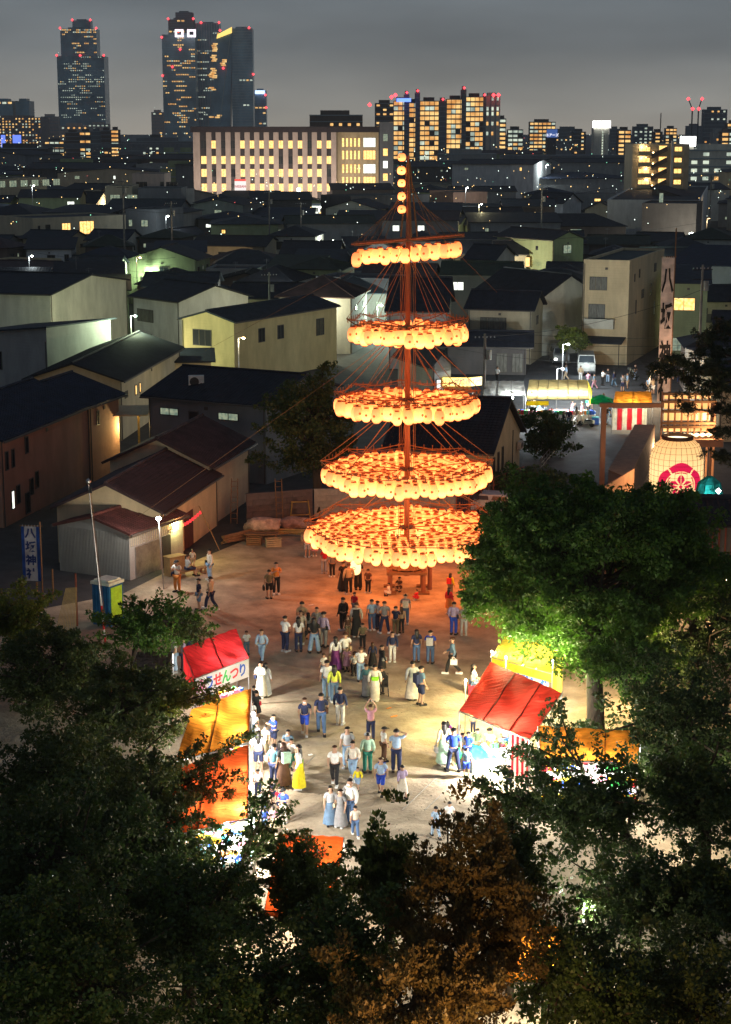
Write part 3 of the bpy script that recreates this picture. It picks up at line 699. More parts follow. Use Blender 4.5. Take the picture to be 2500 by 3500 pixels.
# ------------------------------------------------------------------ skyline
def tower(label, x0p, x1p, topp, d, depth=None, col='slate', litp=.08, fl=4.0, cell=3.0, lc='y', cat='tower', name='tower', basep=None,
          vstripe=0.0, grp=None, bodym=None, warm_cols=None, reds=(), facem=None, off=.05, lw=.7, lh=.55, band=None):
    a = A(x0p, 400, d); b = A(x1p, 400, d); z = A(x0p, topp, d).z; w = b.x - a.x; dp = depth or w * .7
    rt = root(name, label, cat, (a.x, d, 0), 0, grp)
    bm_ = bodym or wallm(col)
    obj('wall', MB().b2((0, 0, 0), (w, dp, z)), bm_, rt)
    obj('roof', MB().b2((w * .2, dp * .2, z + .01), (w * .75, dp * .8, z + fl * .7)), bm_, rt)
    nf = int((z - 2) / fl); nc = max(1, int(w / cell)); cw = w / nc
    lits = {'w': MB(), 'y': MB(), 'd': MB()}
    for j in range(nf):
        zc = z - fl * (j + .55)
        if zc < 1: break
        rowp = litp * (3.5 if rng.random() < .12 else 1) if litp < .5 else litp
        if band and band(j / nf): rowp = max(rowp, .85)
        run = 0
        for i in range(nc):
            if warm_cols is not None and i % warm_cols[0] != warm_cols[1]: 
                p = litp * .1
            else: p = rowp
            if litp < .5:
                hit = run > 0 or rng.random() < p * .38
                run = (run - 1) if run > 0 else (rng.randint(1, 5) if hit else 0)
            else: hit = rng.random() < p
            if hit:
                k = lc if rng.random() < .8 else ('w' if lc == 'y' else 'y')
                xc = (i + .5) * cw; hw = cw * lw / 2
                lits[k].b2((xc - hw, -off, zc - fl * lh / 2), (xc + hw, -.01, zc + fl * lh / 2))
    for k, m_ in (('w', emit_var('far cold window', (.25, .32, .28), (.85, .95, .75), .5, .13)), ('y', emit_var('far warm window', (.6, .26, .06), (1.0, .62, .22), .7, .13))):
        if lits[k].v: obj('lit_windows', lits[k], m_, rt, kind='stuff')
    sb = MB()
    if vstripe:
        for i in range(int(w / vstripe)): sb.b2((i * vstripe, -.4, 0), (i * vstripe + vstripe * .25, -.06, z - .1))
    else:
        for j in range(nf): sb.b2((-.1, -.3, z - fl * j - fl * .16), (w + .1, -.06, z - fl * j - .05))
    obj('facade_bands', sb, facem or mat('far spandrel', (.30, .36, .38), .5, var=.3, scale=.02), rt, kind='stuff')
    rr = d / 1500
    for (rx, rz_) in reds:
        obj('warning_lamp', MB().lathe([(.1, -1.1 * rr), (1.1 * rr, 0), (.1, 1.1 * rr)], 6, 0, (rx * w, -1.0, z * rz_ + 1)), E_red, rt)
    return rt, w, z, dp
GLS = mat('tower glass', (.32, .45, .50), .3, var=.5, scale=.02, spec=.6, metal=.35)
GLS2 = mat('tower glass dark', (.22, .34, .40), .3, var=.5, scale=.02, spec=.6, metal=.35)
BIG = 3500.0
tower('broad lower shaft of the far left skyscraper with scattered office lights', 202, 362, 191, BIG, 60, litp=.22, fl=4.2, cell=4, lc='w', bodym=GLS2, reds=((0, 1), (.5, 1), (1, 1)), name='skyscraper', cat='skyscraper', lw=.5, lh=.4)
tower('narrower upper shaft of the far left skyscraper with a band of lit restaurants', 217, 339, 98, BIG + 10, 45, litp=.04, fl=4.2, cell=3, lc='y', bodym=GLS2, reds=((0, 1), (1, 1)), name='skyscraper', cat='skyscraper', band=lambda f: f < .04 or .10 < f < .14)
tower('dark roof crown of the far left skyscraper', 259, 320, 70, BIG + 20, 30, litp=.0, bodym=GLS2, name='skyscraper', cat='skyscraper', reds=((0, 1), (1, 1)))
tower('dark glass twin-topped skyscraper with two white framed roof lights', 560, 672, 118, BIG - 60, 50, litp=.13, fl=4.2, cell=4, lc='y', bodym=GLS, reds=((0, .97), (0, .62), (.55, .86), (.3, .7)), name='skyscraper', cat='skyscraper')
rt, w, z, dp = tower('stepped lit crown behind the two white framed roof lights', 583, 668, 66, BIG, 40, litp=.35, fl=5, cell=7, bodym=mat('pinkish stone', (.22, .18, .17), .8), reds=((0, 1), (.4, .9), (1, 1)), name='skyscraper', cat='skyscraper')
tower('slim grey penthouse block on the stepped crown', 608, 665, 42, BIG + 10, 30, litp=.0, bodym=mat('grey stone', (.2, .2, .2), .8), name='skyscraper', cat='skyscraper')
for k, xp in enumerate((598, 640)):
    a = A(xp, 100, BIG - 80); b = A(xp + 30, 127, BIG - 80)
    o = MB(); ww = b.x - a.x; t = 4
    o.b2((a.x, BIG - 80, a.z - t), (b.x, BIG - 78, a.z)).b2((a.x, BIG - 80, b.z), (b.x, BIG - 78, b.z + t)).b2((a.x, BIG - 80, b.z + t), (a.x + t, BIG - 78, a.z - t)).b2((b.x - t, BIG - 80, b.z + t), (b.x, BIG - 78, a.z - t))
    q = obj('roof_light_frame', o, emit('crown white', (1, .85, .95), 1.1)); tag(q, ('left' if k == 0 else 'right') + ' white glowing square frame at the top of the twin-topped skyscraper', 'light')
tower('tall ribbed hotel skyscraper between the twin-topped and the leaning tower', 668, 755, 79, BIG + 60, 50, litp=.14, fl=4.2, cell=4, lc='w', vstripe=5, bodym=GLS, facem=mat('ribs pale', (.6, .6, .62), .6), reds=((.02, 1), (.3, 1), (1, 1)), name='skyscraper', cat='skyscraper')
# leaning tower: tapered prism
def leaning():
    d = BIG - 160
    P = [A(712, 431, d), A(785, 431, d), A(793, 94, d), A(741, 128, d)]
    rt = root('skyscraper', 'slanted dark tower with glowing orange wedge roof and a thin light line', 'skyscraper', (P[0].x, d, 0))
    V = [(p.x - P[0].x, 0, p.z) for p in P] + [(p.x - P[0].x, 45, p.z) for p in P]
    V[0] = (V[0][0], 0, 0); V[1] = (V[1][0], 0, 0); V[4] = (V[4][0], 45, 0); V[5] = (V[5][0], 45, 0)
    obj('wall', MB().add(V, [(0, 1, 2, 3), (7, 6, 5, 4), (0, 4, 5, 1), (1, 5, 6, 2), (2, 6, 7, 3), (3, 7, 4, 0)]), GLS2, rt)
    q = [A(743, 118, d - 3), A(793, 92, d - 3), A(793, 112, d - 3), A(741, 132, d - 3)]
    V = [(p.x - P[0].x, -3, p.z) for p in q] + [(p.x - P[0].x, -.5, p.z) for p in q]
    obj('roof_glow', MB().add(V, [(3, 2, 1, 0), (4, 5, 6, 7), (0, 1, 5, 4), (1, 2, 6, 5), (2, 3, 7, 6), (3, 0, 4, 7)]), emit('orange crown', (1, .62, .14), 1.0), rt)
    a, b = A(789, 116, d), A(752, 420, d)
    obj('light_line', MB().tube((a.x - P[0].x, -2, a.z), (b.x - P[0].x, -2, b.z), 1.0, 4), mat('pale line', (.5, .55, .5), .5), rt)
    lw_ = MB()
    for (px, py, n) in ((735, 150, 5), (730, 190, 4), (728, 235, 6), (724, 250, 3), (745, 395, 2), (715, 400, 1), (764, 205, 4), (722, 300, 2)):
        for k in range(n):
            c = A(px + rng.uniform(-4, 8), py + k * 6, d); lw_.b2((c.x - P[0].x - 4, -.6, c.z - 1.3), (c.x - P[0].x + 5, -.05, c.z + 1.3))
    obj('lit_windows', lw_, emit('far warm window', (1, .6, .2), .75), rt, kind='stuff')
    for (px, py) in ((753, 104), (764, 233)):
        c = A(px, py, d); obj('warning_lamp', MB().lathe([(.1, -2.5), (2.5, 0), (.1, 2.5)], 6, 0, (c.x - P[0].x, -3, c.z)), E_red, rt)
leaning()
tower('banded grey slab tower right of the slanted tower', 795, 867, 97, BIG - 150, 40, litp=.03, fl=5.0, cell=6, lc='w', bodym=GLS, facem=mat('bands pale', (.6, .62, .6), .6), reds=((.85, 1.0), (1.02, .6)), name='skyscraper', cat='skyscraper')
tower('distant slim tower with blue crown lights right of the banded slab', 871, 911, 309, 4200, 40, litp=.2, fl=6, cell=7, lc='y', bodym=GLS, reds=((.95, .9), (1, .65)), name='skyscraper', cat='skyscraper')
obj_b = obj('rooftop_sign', MB().box(A(889, 315, 4190), (22, 2, 8)), emit('blue white sign', (.45, .6, 1.0), 1.6)); tag(obj_b, 'small blue-white lit sign on top of the distant slim tower', 'sign')
for i, (a_, b_, t_) in enumerate(((0, 46, 345), (55, 102, 345))):
    tower(['rounded dark twin block at the left edge with three orange lights', 'second dark twin block right of the left edge one'][i], a_ - (30 if i == 0 else 0), b_, t_, 2600, 40, litp=.08, fl=5, cell=8, bodym=GLS2)
tower('wide pale checkered department store front at the left edge', -40, 140, 401, 2300, 60, litp=.55, fl=3.4, cell=4, lc='y', bodym=mat('checker stone', (.3, .24, .2), .8), facem=mat('checker bands', (.36, .3, .26), .7), cat='building', name='department_store', lw=.45, lh=.5)
for k, xp in enumerate((12, 52, 66)):
    q = obj('blue_light_strip', MB().box(A(xp, 487, 2200), (5, 2, 18)), emit('blue strip', (.15, .25, 1.0), .7)); tag(q, ['blue light strip under the department store at the left edge', 'blue light strip in the middle under the department store', 'blue light strip on the right under the department store'][k], 'light')
midrise = [  # x0, x1, top, depth, lit, colour, style, label
 (300, 372, 424, 1900, .75, 'office', 'w', 'pale blocky building with white-lit top left of the left skyscraper foot'),
 (140, 200, 398, 2400, .05, 'office', 'y', 'thin pale slab building between department store and skyscraper'),
 (205, 300, 430, 2100, .3, 'office', 'y', 'broad pink-beige hall at the foot of the left skyscraper'),
 (150, 216, 482, 1500, .92, 'dark', 'y', 'apartment slab with golden corridor lights at far left'),
 (222, 268, 452, 1450, .1, 'brown', 'y', 'dark slab block beside the golden corridor slab'),
 (270, 308, 450, 1440, .92, 'dark', 'y', 'narrow apartment slab with two golden light columns'),
 (310, 342, 448, 1430, .06, 'slate', 'w', 'dark apartment slab right of the two golden light columns'),
 (344, 376, 446, 1420, .3, 'brown', 'y', 'brown apartment slab with one pale light column'),
 (377, 405, 443, 1410, .95, 'brown', 'y', 'bright golden corridor slab left of the dark viaduct building'),
 (412, 660, 482, 1200, .16, 'slate', 'w', 'long dark terminal building with white lights'),
 (500, 560, 470, 1300, .1, 'dark', 'y', 'small dark block above the long terminal building'),
 (518, 560, 383, 2600, .25, 'office', 'y', 'stepped dark building with red lights between the skyscrapers'),
 (600, 665, 520, 900, .5, 'green', 'w', 'pale green block with strong white floodlights beside the office block'),
 (545, 600, 520, 880, .0, 'green', 'w', 'olive windowless block beside the floodlit green block'),
 (1059, 1240, 392, 900, .35, 'brown', 'y', 'reddish brown block with orange stair lights above the office roof'),
 (1282, 1350, 352, 1300, .55, 'brown', 'y', 'stepped dim golden block at the left end of the apartment towers'),
 (1708, 1731, 405, 1300, .95, 'brown', 'y', 'slim orange-lit apartment tower right of the high apartment row'),
 (1737, 1790, 442, 1350, .9, 'dark', 'w', 'apartment slab with greenish white light columns'),
 (1812, 1900, 416, 1500, .96, 'brown', 'y', 'wide apartment block with a full grid of yellow lights'),
 (1900, 1990, 440, 1800, .3, 'slate', 'y', 'cluster block with scattered lights right of the yellow grid block'),
 (1960, 2005, 450, 1500, .5, 'dark', 'y', 'dark block with paired yellow light columns'),
 (2090, 2120, 440, 1700, .3, 'slate', 'w', 'dim slab right of the white billboard tower'),
 (2116, 2160, 444, 1300, .85, 'brown', 'y', 'apartment block with yellow light columns right of the billboard tower'),
 (2168, 2235, 432, 1600, .6, 'slate', 'w', 'apartment block with white light columns and a thin roof tower'),
 (2236, 2268, 450, 1500, .6, 'brown', 'y', 'small yellow-dotted block behind the lit-stair apartments'),
 (2278, 2316, 438, 1700, .85, 'dark', 'y', 'square block with a yellow dot grid'),
 (2350, 2405, 430, 1900, .05, 'slate', 'w', 'dim grey block below the two cranes'),
 (2406, 2486, 374, 1500, .10, 'slate', 'w', 'tall dark blue tower with notched top at the right'),
 (2440, 2480, 452, 1200, .2, 'grey', 'y', 'pale grey block in front of the notched tower'),
 (2470, 2520, 450, 1150, .9, 'brown', 'y', 'golden apartment slab at the right edge'),
 (2488, 2540, 420, 1400, .9, 'brown', 'y', 'tall golden slab cut by the right edge'),
 (2360, 2560, 512, 700, .75, 'pale', 'w', 'long pale housing block with white landing lights at the right edge'),
 (160, 350, 562, 760, .45, 'green', 'w', 'long pale green housing block with bright white landing lights'),
 (545, 668, 572, 640, .35, 'green', 'w', 'greenish housing block with white landing lights beside the office block'),
 (-40, 160, 505, 900, .03, 'dark', 'y', 'dark school-like block at the left edge'),
 (1500, 1700, 525, 900, .3, 'grey', 'w', 'low pale industrial building with white lights under the apartment towers'),
 (1560, 1700, 640, 640, .25, 'pale', 'w', 'white three-storey block with cold lights right of the mast'),
]
for (a_, b_, t_, d_, l_, c_, lc_, lb) in midrise:
    ap = l_ > .5
    tower(lb, a_, b_, t_, d_, max(10, (b_ - a_) * d_ / 6000 * .5), c_, l_, fl=3.1 if d_ < 2000 else 4.5, cell=(3.4 if l_ > .8 else 4.2) if d_ < 2000 else 6, lc=lc_, cat='building', name='distant_building', lw=.8 if l_ > .8 else (.5 if ap else .35), lh=.55 if l_ > .8 else .42)
# row of high apartment towers
for (a_, b_, t_, l_, c_, lc_, lb) in ((1346, 1392, 344, .93, 'brown', 'y', 'leftmost golden-lit tower of the high apartment row'), (1398, 1434, 350, .93, 'brown', 'y', 'second narrow golden tower of the high apartment row'),
        (1436, 1502, 344, .95, 'brown', 'y', 'third wide golden tower of the high apartment row'), (1527, 1590, 338, .95, 'brown', 'y', 'fourth golden tower of the high apartment row'),
        (1593, 1655, 330, .95, 'brown', 'y', 'fifth and brightest golden tower of the high apartment row'), (1658, 1710, 328, .3, 'pale', 'w', 'pale ribbed end tower of the high apartment row')):
    tower(lb, a_, b_, t_, 1150, 16, c_, l_, fl=3.1, cell=2.6, lc=lc_, cat='apartment tower', name='apartment_tower', vstripe=3.2 if c_ == 'pale' else 0, grp='high apartment towers behind the office block', lw=.88 if l_ > .5 else .4, lh=.72)  # lamplit corridor walls are drawn as wide glowing window panels
for k, (a_, b_, t_) in enumerate(((1382, 1400, 322), (1500, 1528, 345), (1578, 1594, 306), (1420, 1436, 316), (1652, 1660, 330))):
    rt, w, z, dp = tower(['dark lift core after the leftmost golden tower', 'wide dark lift core in the middle of the high row', 'tallest dark lift core of the high row', 'dark lift core with red lamp by the third golden tower', 'thin lift core by the pale ribbed end tower'][k], a_, b_, t_, 1148, 14, 'slate', 0.02, fl=3.1, cat='lift core', name='lift_core', reds=((.5, 1),))
for k, (px, py) in enumerate(((1264, 358), (1352, 325), (1688, 325), (1705, 325), (1339, 332))):
    b = obj('warning_light', MB().lathe([(.1, -1.3), (1.3, 0), (.1, 1.3)], 6, 0, A(px, py, 1145)), E_red); tag(b, 'red warning light on the roofs of the high apartment row', 'warning light', 'red roof lights of the apartment row')
def billboard(label, a_, b_, t_, b2_, d, colr, s, body=None, txt=None):
    a, b = A(a_, t_, d), A(b_, b2_, d); w = b.x - a.x
    rt = root('billboard_tower', label, 'billboard', (a.x, d, 0))
    obj('sign_panel', MB().b2((0, -1, b.z), (w, .5, a.z)), emit('board ' + label[:12], colr, s), rt)
    obj('body', MB().b2((w * .08, .6, 0), (w * .92, 12, b.z)), body or wallm('pale'), rt)
    if txt: text(txt, emit('board text', (.9, .9, 1), .8), rt, (w / 2, -1.1, (a.z + b.z) / 2 - 1), (PI / 2, 0, 0), w * .32, .02, .05)
    return rt, w, a.z, b.z
rt, w, za, zb = billboard('tall white tower with a brilliant white billboard on top', 2027, 2087, 413, 437, 1100, (1, 1, .95), 2.2)
o = MB()
for j in range(14): o.b2((w * .55, .45, 3 + j * 1.6), (w * .62, .58, 3.9 + j * 1.6))
obj('lit_windows', o, emit('far cold window', (.8, .9, .8), .8), rt, kind='stuff')
billboard('low brilliant white billboard behind the lit-stair apartments', 2326, 2378, 466, 500, 1100, (1, 1, .95), 2.2)
billboard('dark blue rooftop billboard with white katakana', 1870, 1905, 442, 470, 1000, (.02, .06, .22), .7, wallm('dark'), 'ユアーズ')
b = obj('rooftop_sign', MB().box(A(1381, 342, 1140), (9, 1, 2.2)), emit('blue sign', (.1, .2, 1), 1.6)); tag(b, 'small blue lit sign on the leftmost high apartment tower', 'sign')
b = obj('elevated_railway', MB().b2((A(1720, 540, 780).x, 780, A(1720, 560, 780).z), (A(2170, 540, 780).x, 800, A(1720, 531, 780).z)), wallm('slate')); tag(b, 'long dark elevated roof running behind the distant houses on the right', 'viaduct')
b = obj('elevated_railway', MB().b2((A(150, 540, 1000).x, 1000, A(150, 505, 1000).z), (A(700, 540, 1000).x, 1020, A(150, 492, 1000).z)), wallm('slate')); tag(b, 'long grey elevated deck left behind the office block', 'viaduct')
# cranes at the right
for k, px in enumerate((2365, 2386)):
    c = A(px, 430, 1900); rt = root('tower_crane', ['left tower crane with a red tip beside the notched tower', 'right tower crane with a raised jib beside the notched tower'][k], 'crane', (c.x, 1900, 0))
    zt = A(px, 372, 1900).z; obj('mast', MB().tube((0, 0, 0), (0, 0, zt), .9, 4), M_dark, rt)
    e_ = A(px + (-12 if k == 0 else 14), 338, 1900); obj('jib', MB().tube((0, 0, zt), (e_.x - c.x, 0, e_.z), .7, 4), M_dark, rt)
    obj('warning_lamp', MB().lathe([(.1, -2), (2, 0), (.1, 2)], 6, 0, (e_.x - c.x, -1, e_.z)), E_red, rt)
    obj('warning_lamp', MB().lathe([(.1, -2), (2, 0), (.1, 2)], 6, 0, (0, -1.5, zt)), E_red, rt)
c = A(2257, 470, 1500); rt = root('antenna_mast', 'thin antenna mast rising behind the small yellow-dotted block', 'mast', (c.x, 1500, 0))
obj('mast', MB().tube((0, 0, 0), (0, 0, A(2257, 386, 1500).z), .5, 4), M_dark, rt)

# ------------------------------------------------------------------ filler roofs of the district
placed = []
for o in bpy.data.objects:
    if o.parent is None and o.get('category') in ('house', 'shed', 'showroom', 'office building', 'apartment building'):
        w = next((c for c in o.children if c.name.startswith('wall')), None)
        if w:
            co = [o.matrix_basis @ Vector(v.co) for v in w.data.vertices]
            placed.append((min(v.x for v in co) - 1.0, max(v.x for v in co) + 1.0, min(v.y for v in co) - 1.5, max(v.y for v in co) + 1.5))
seen_lbl = {}
cn = {'beige': 'beige', 'grey': 'grey', 'pale': 'off-white', 'brown': 'brown', 'dark': 'near-black', 'white': 'white', 'slate': 'slate-grey', 'cream': 'cream', 'green': 'pale green'}
def filler(Y0, Y1, step, hmin, hmax, sz, side=1.0):
    y = Y0
    while y < Y1:
        half = y * 1400 / 6000
        x = -half + rng.uniform(0, 5)
        while x < half:
            w = rng.uniform(*sz); d = rng.uniform(sz[0], sz[1] * .9); h = rng.uniform(hmin, hmax)
            yy = y + rng.uniform(-3, 3)
            if any(x < q[1] and x + w > q[0] and yy < q[3] and yy + d > q[2] for q in placed) or (yy < 238 and (x + w) / yy * 6000 > 180 and x / yy * 6000 < 1060) or (yy < 165 and (x + w) / yy * 6000 > -400 and x / yy * 6000 < 1200):
                x += 3; continue
            wl = rng.choice(['beige', 'grey', 'pale', 'brown', 'dark', 'white', 'slate', 'cream', 'grey', 'dark', 'slate', 'green'])
            rf = rng.choice(['gable', 'gable', 'gable', 'hip', 'hip', 'flat', 'shed']); ax = rng.choice('xxy')
            rmk = rng.choice(['tile', 'tile', 'tile', 'metal', 'bluish', 'tilegreen', 'brownish'])
            wins = []; nl = 0
            for k in range(rng.randint(2, 3)):
                lit = rng.choice([0, 0, 0, 4, 4, 3, 3, 1, 2]) if yy > 150 else 0
                if lit in (1, 2) and rng.random() < .35 and yy < 330: lit = 4
                if yy > 330 and rng.random() < .22: lit = rng.choice([1, 2, 3])
                nl += lit in (1, 2)
                wins.append(('f', w * (k + .5) / 3 + .3, h - rng.choice([1.5, 1.6, h * .62]), rng.choice([.8, 1.4, 1.8]), rng.choice([.8, 1.2]), lit))
            reg = 'left of mast' if x / yy * 6000 < -150 else ('behind mast' if x / yy * 6000 < 400 else 'right of mast')
            dep = 'near the square' if yy < 200 else ('middle rows' if yy < 300 else 'far rows')
            st_ = {'gable': 'gable', 'hip': 'hipped', 'flat': 'flat', 'shed': 'single-pitch'}[rf]
            lb = f"{cn[wl]} house, {st_} {'dark' if rmk!='brownish' else 'brown'} roof, {'lit window' if nl else 'unlit'}, {dep} {reg}"
            a = Vector((x, yy, 0)); ang = rng.uniform(-.35, .2)
            b = a + Vector((math.cos(ang) * w, math.sin(ang) * w, 0))
            house(lb, a, b, h, d, rf, ax, rng.uniform(1.1, 2.0), wl, rmk, wins, world=True, group='dark roofed houses of the district', ribs=.4 if yy < 260 and rf != 'flat' else 0)
            hr_ = bpy.data.objects['house' if False else house.last]
            if yy < 330 and rng.random() < .5:
                bx0 = w * rng.uniform(.08, .4); bm2 = MB(); zb2 = h * .48
                bm2.b2((bx0, -1.0, zb2), (bx0 + w * .5, -.93, zb2 + 1.0)).b2((bx0, -.93, zb2 - .1), (bx0 + w * .5, -.004, zb2)); obj('balcony', bm2, wallm(rng.choice(['pale', 'grey', 'dark'])), hr_)
            if yy < 330 and rng.random() < .4:
                an = MB(); zt_ = h + 2.6; an.tube((w * .3, d * .5, h), (w * .3, d * .5, zt_), .025, 4)
                for q_ in range(3): an.tube((w * .3 - .4, d * .5, zt_ - .12 * q_ - .1), (w * .3 + .4, d * .5, zt_ - .12 * q_ - .1), .012, 3)
                obj('antenna', an, M_steel, hr_)
            placed.append((x - 1, x + w + 1, yy - 1, yy + d + 1))
            x += w + rng.uniform(1.0, 3.0)
        y += step
filler(146, 330, 15, 4.5, 6.8, (7, 11))
filler(330, 545, 31, 5, 9, (11, 19))
filler(640, 1000, 75, 6, 14, (22, 44))
# drainpipes, side windows, vents on the walls one can see
for (rt, w, d, h, wl) in HOUSES:
    if rt.location.y > 340 or rt.get('category') != 'house': continue
    dp = MB().tube((.12, -.07, .05), (.12, -.07, h - .1), .045, 5); obj('drainpipe', dp, M_frame, rt)
    if w > 7: obj('drainpipe', MB().tube((w - .12, -.07, .05), (w - .12, -.07, h - .1), .045, 5), M_frame, rt)
    left = math.cos(rt.rotation_euler.z) * rt.location.x + math.sin(rt.rotation_euler.z) * rt.location.y
    named = 'blank' in rt['label'] or 'gable-ended' in rt['label'] or 'hall' in rt['label'] or 'yellow gabled' in rt['label'] or 'storehouse' in rt['label'] or 'low ' in rt['label']
    if named: continue
    fc = 'r' if left + w / 2 < 0 else 'l'
    n_ = rng.choice([1, 2, 2, 3])
    for k in range(n_):
        y_ = d * (k + .6) / (n_ + .2); lit = rng.choice([0, 0, 0, 4, 3]) if rt.location.y > 150 else 0
        add_window(rt, w + .004 if fc == 'r' else -.004, y_, h - 1.5 if h > 4 else h * .55, rng.choice([.6, .9, 1.3]), rng.choice([.7, 1.0]), fc, lit, rng.choice([1, 2]))
    vt = MB().b2((w * .5 - .15, -.05, h - .75), (w * .5 + .15, -.004, h - .5)); obj('vent', vt, M_frame, rt)
# street lamps that show between the houses
def street_lamp(label, px, py, zt, power, col, em, base=None, lean=0, xy=None):
    b = Vector((xy[0], xy[1], zt)) if xy else (A(px, py, base) if base else G(px, py))
    p = A(px, py, base) if base else (b if xy else None)
    Y = base or b.y; x = b.x; z = p.z if p else zt
    rt = root('street_lamp', label, 'street lamp', (x, Y, 0))
    obj('pole', MB().tube((0, 0, 0), (0, 0, z - .1), .07, 6, r2=.05), M_steel, rt)
    obj('arm', MB().tube((0, 0, z - .15), (.5, -.3, z), .04, 5), M_steel, rt)
    rr = .12 + Y / 3000
    obj('lamp_head', MB().lathe([(.03, -rr * .6), (rr, 0), (.03, rr * .6)], 8, 0, (.5, -.35, z - .1)), em, rt)
    lamp('lamp_light', (.5, -.35, z - .35 - rr), power, col, .15, rt)
    return rt
E_ls = emit('street lamp glow', (.95, 1, .85), 10); E_lc = emit('street lamp cool', (.6, 1, .85), 8); E_lo = emit('street lamp orange', (1, .55, .2), 8)
LS = [('white street lamp shining beside the van in the alley', 1925, 1172, 178, 900, COOL, E_ls), ('bright white lamp below the alley lamp by the parked vehicle', 1905, 1255, 165, 350, COOL, E_ls),
      ('warm street lamp behind the tall banner lighting a cream wall', 2222, 1262, 168, 900, (1, .7, .4), E_lo), ('green-white lamp between the pale gable and white house', 447, 1075, 172, 900, GREENISH, E_lc), ('small warm lamp in the gap beneath the tall pale gable wall', 440, 1205, 182, 500, (1, .95, .6), E_lo), ('lamp in the lane behind the yellow gabled house', 1075, 1035, 205, 600, (1, .95, .6), E_lo),
      ('street lamp shining on the yellow gabled house', 815, 1150, 160, 260, (1, .85, .5), E_lo), ('orange porch light by the dark utility pole', 467, 877, 232, 120, WARM, E_lo),
      ('white street lamp near the school-like block', 110, 633, 430, 500, COOL, E_ls), ('white lamp at the left row of dark roofs', 99, 872, 250, 150, COOL, E_ls),
      ('yellow street lamp right of the mast top', 1638, 696, 380, 700, (1, .9, .5), E_ls), ('cyan-white lamp far behind the pole row', 1867, 562, 640, 900, COOL, E_lc),
      ('white lamp on the dark alley left of the office block', 567, 736, 360, 300, COOL, E_ls), ('green-white lamp near the twin poles', 1592, 640, 470, 800, COOL, E_ls)]
for (lb, px, py, Y, pw_, c_, em) in LS: street_lamp(lb, px, py, 0, pw_, c_, em, base=Y)
for i in range(44):  # randomly placed lamps, added to brighten walls between the rows
    Y = rng.choice([rng.uniform(205, 330), rng.uniform(300, 520)]); u = rng.choice([rng.uniform(-1250, 250), rng.uniform(300, 1250)]); x = u / 6000 * Y; z_ = rng.uniform(4.5, 6)
    pc = 440 + 6000 * (26 - z_) / Y; kk = rng.choice([0, 0, 1, 2])
    side_ = 'left of the mast' if u < 100 else 'right of the mast'
    sl_ = street_lamp(['cold white', 'amber', 'greenish'][kk] + ' street lamp added among the dark roofs ' + side_ + (', middle rows' if Y < 330 else ', far rows'), 0, 0, z_, rng.uniform(400, 1200), [(.9, 1, .9), (1, .72, .4), (.75, 1, .7)][kk], [E_ls, E_lo, E_lc][kk], xy=(x, Y)); sl_['group'] = 'street lamps added among the dark roofs'
ob0 = bpy.data.objects['office_building']
for k in range(6):  # made-up floodlights, added to brighten the office piers
    x = ob0.location.x + 4 + k * 9.5; rt = root('floodlight', 'made-up floodlight added to brighten the pale piers of the office block', 'floodlight', (x, 566, 0), 0, 'floodlights added before the office block')
    obj('pole', MB().tube((0, 0, 0), (0, 0, 3), .1, 6), M_steel, rt); obj('lamp_head', MB().b2((-.5, .1, 2.9), (.5, .3, 3.4)), M_dark, rt); lamp('lamp_light', (0, 1.0, 6), 1500, (1, .82, .68), .3, rt)
# distant city sparkle: rooftop and street lights too small to tell apart
sp = {0: MB(), 1: MB(), 2: MB(), 3: MB()}
for i in range(2000):
    Y = rng.choice([rng.uniform(330, 900), rng.uniform(700, 2600)]); u = rng.uniform(-1350, 1350)
    x = u / 6000 * Y; z = rng.uniform(1, 12 + Y * .004); s_ = Y / 6000 * rng.uniform(.6, 1.7)
    k = rng.choices([0, 1, 2, 3], [5, 6, 1, .5])[0]
    sp[k].lathe([(.05, -s_), (s_ * .8, 0), (.05, s_)], 5, 0, (x, Y, z))
for k, m_ in ((0, emit('sparkle white', (.85, 1, .85), 2.2)), (1, emit('sparkle amber', (1, .62, .22), 2.0)), (2, emit('sparkle green', (.3, 1, .6), 1.0)), (3, emit('sparkle red', (1, .1, .1), 1.2))):
    obj('city_lights', sp[k], m_, kind='stuff')
# ================================================================== lantern mast
MX, MY = A(1391, 1802, 98.0).x, 98.0
def paper(name, s):
    m, n, l, b = _base(name)
    b.inputs['Base Color'].default_value = (.6, .45, .28, 1); b.inputs['Roughness'].default_value = .8
    tcn = n.new('ShaderNodeTexCoord'); sp_ = n.new('ShaderNodeSeparateXYZ'); l.new(tcn.outputs['Object'], sp_.inputs[0])
    ra = n.new('ShaderNodeValToRGB'); mr_ = n.new('ShaderNodeMapRange')
    mr_.inputs['From Min'].default_value = -.75; mr_.inputs['From Max'].default_value = -.05
    l.new(sp_.outputs['Z'], mr_.inputs['Value']); l.new(mr_.outputs[0], ra.inputs[0])
    c = ra.color_ramp; c.elements[0].position = 0; c.elements[0].color = (1.5, .30, .06, 1); c.elements[1].position = 1; c.elements[1].color = (1.2, .25, .05, 1)
    e_ = c.elements.new(.28); e_.color = (2.3, .66, .18, 1); e_ = c.elements.new(.55); e_.color = (1.8, .43, .11, 1)
    gi = n.new('ShaderNodeObjectInfo'); mm = n.new('ShaderNodeMapRange'); mm.inputs['To Min'].default_value = .55 * s; mm.inputs['To Max'].default_value = 1.3 * s
    l.new(gi.outputs['Random'], mm.inputs['Value']); l.new(mm.outputs[0], b.inputs['Emission Strength'])
    l.new(ra.outputs[0], b.inputs['Emission Color'])
    return m
M_paper = paper('glowing lantern paper', 1.0)
M_ring = mat('lantern ring', (.05, .02, .01), .7)
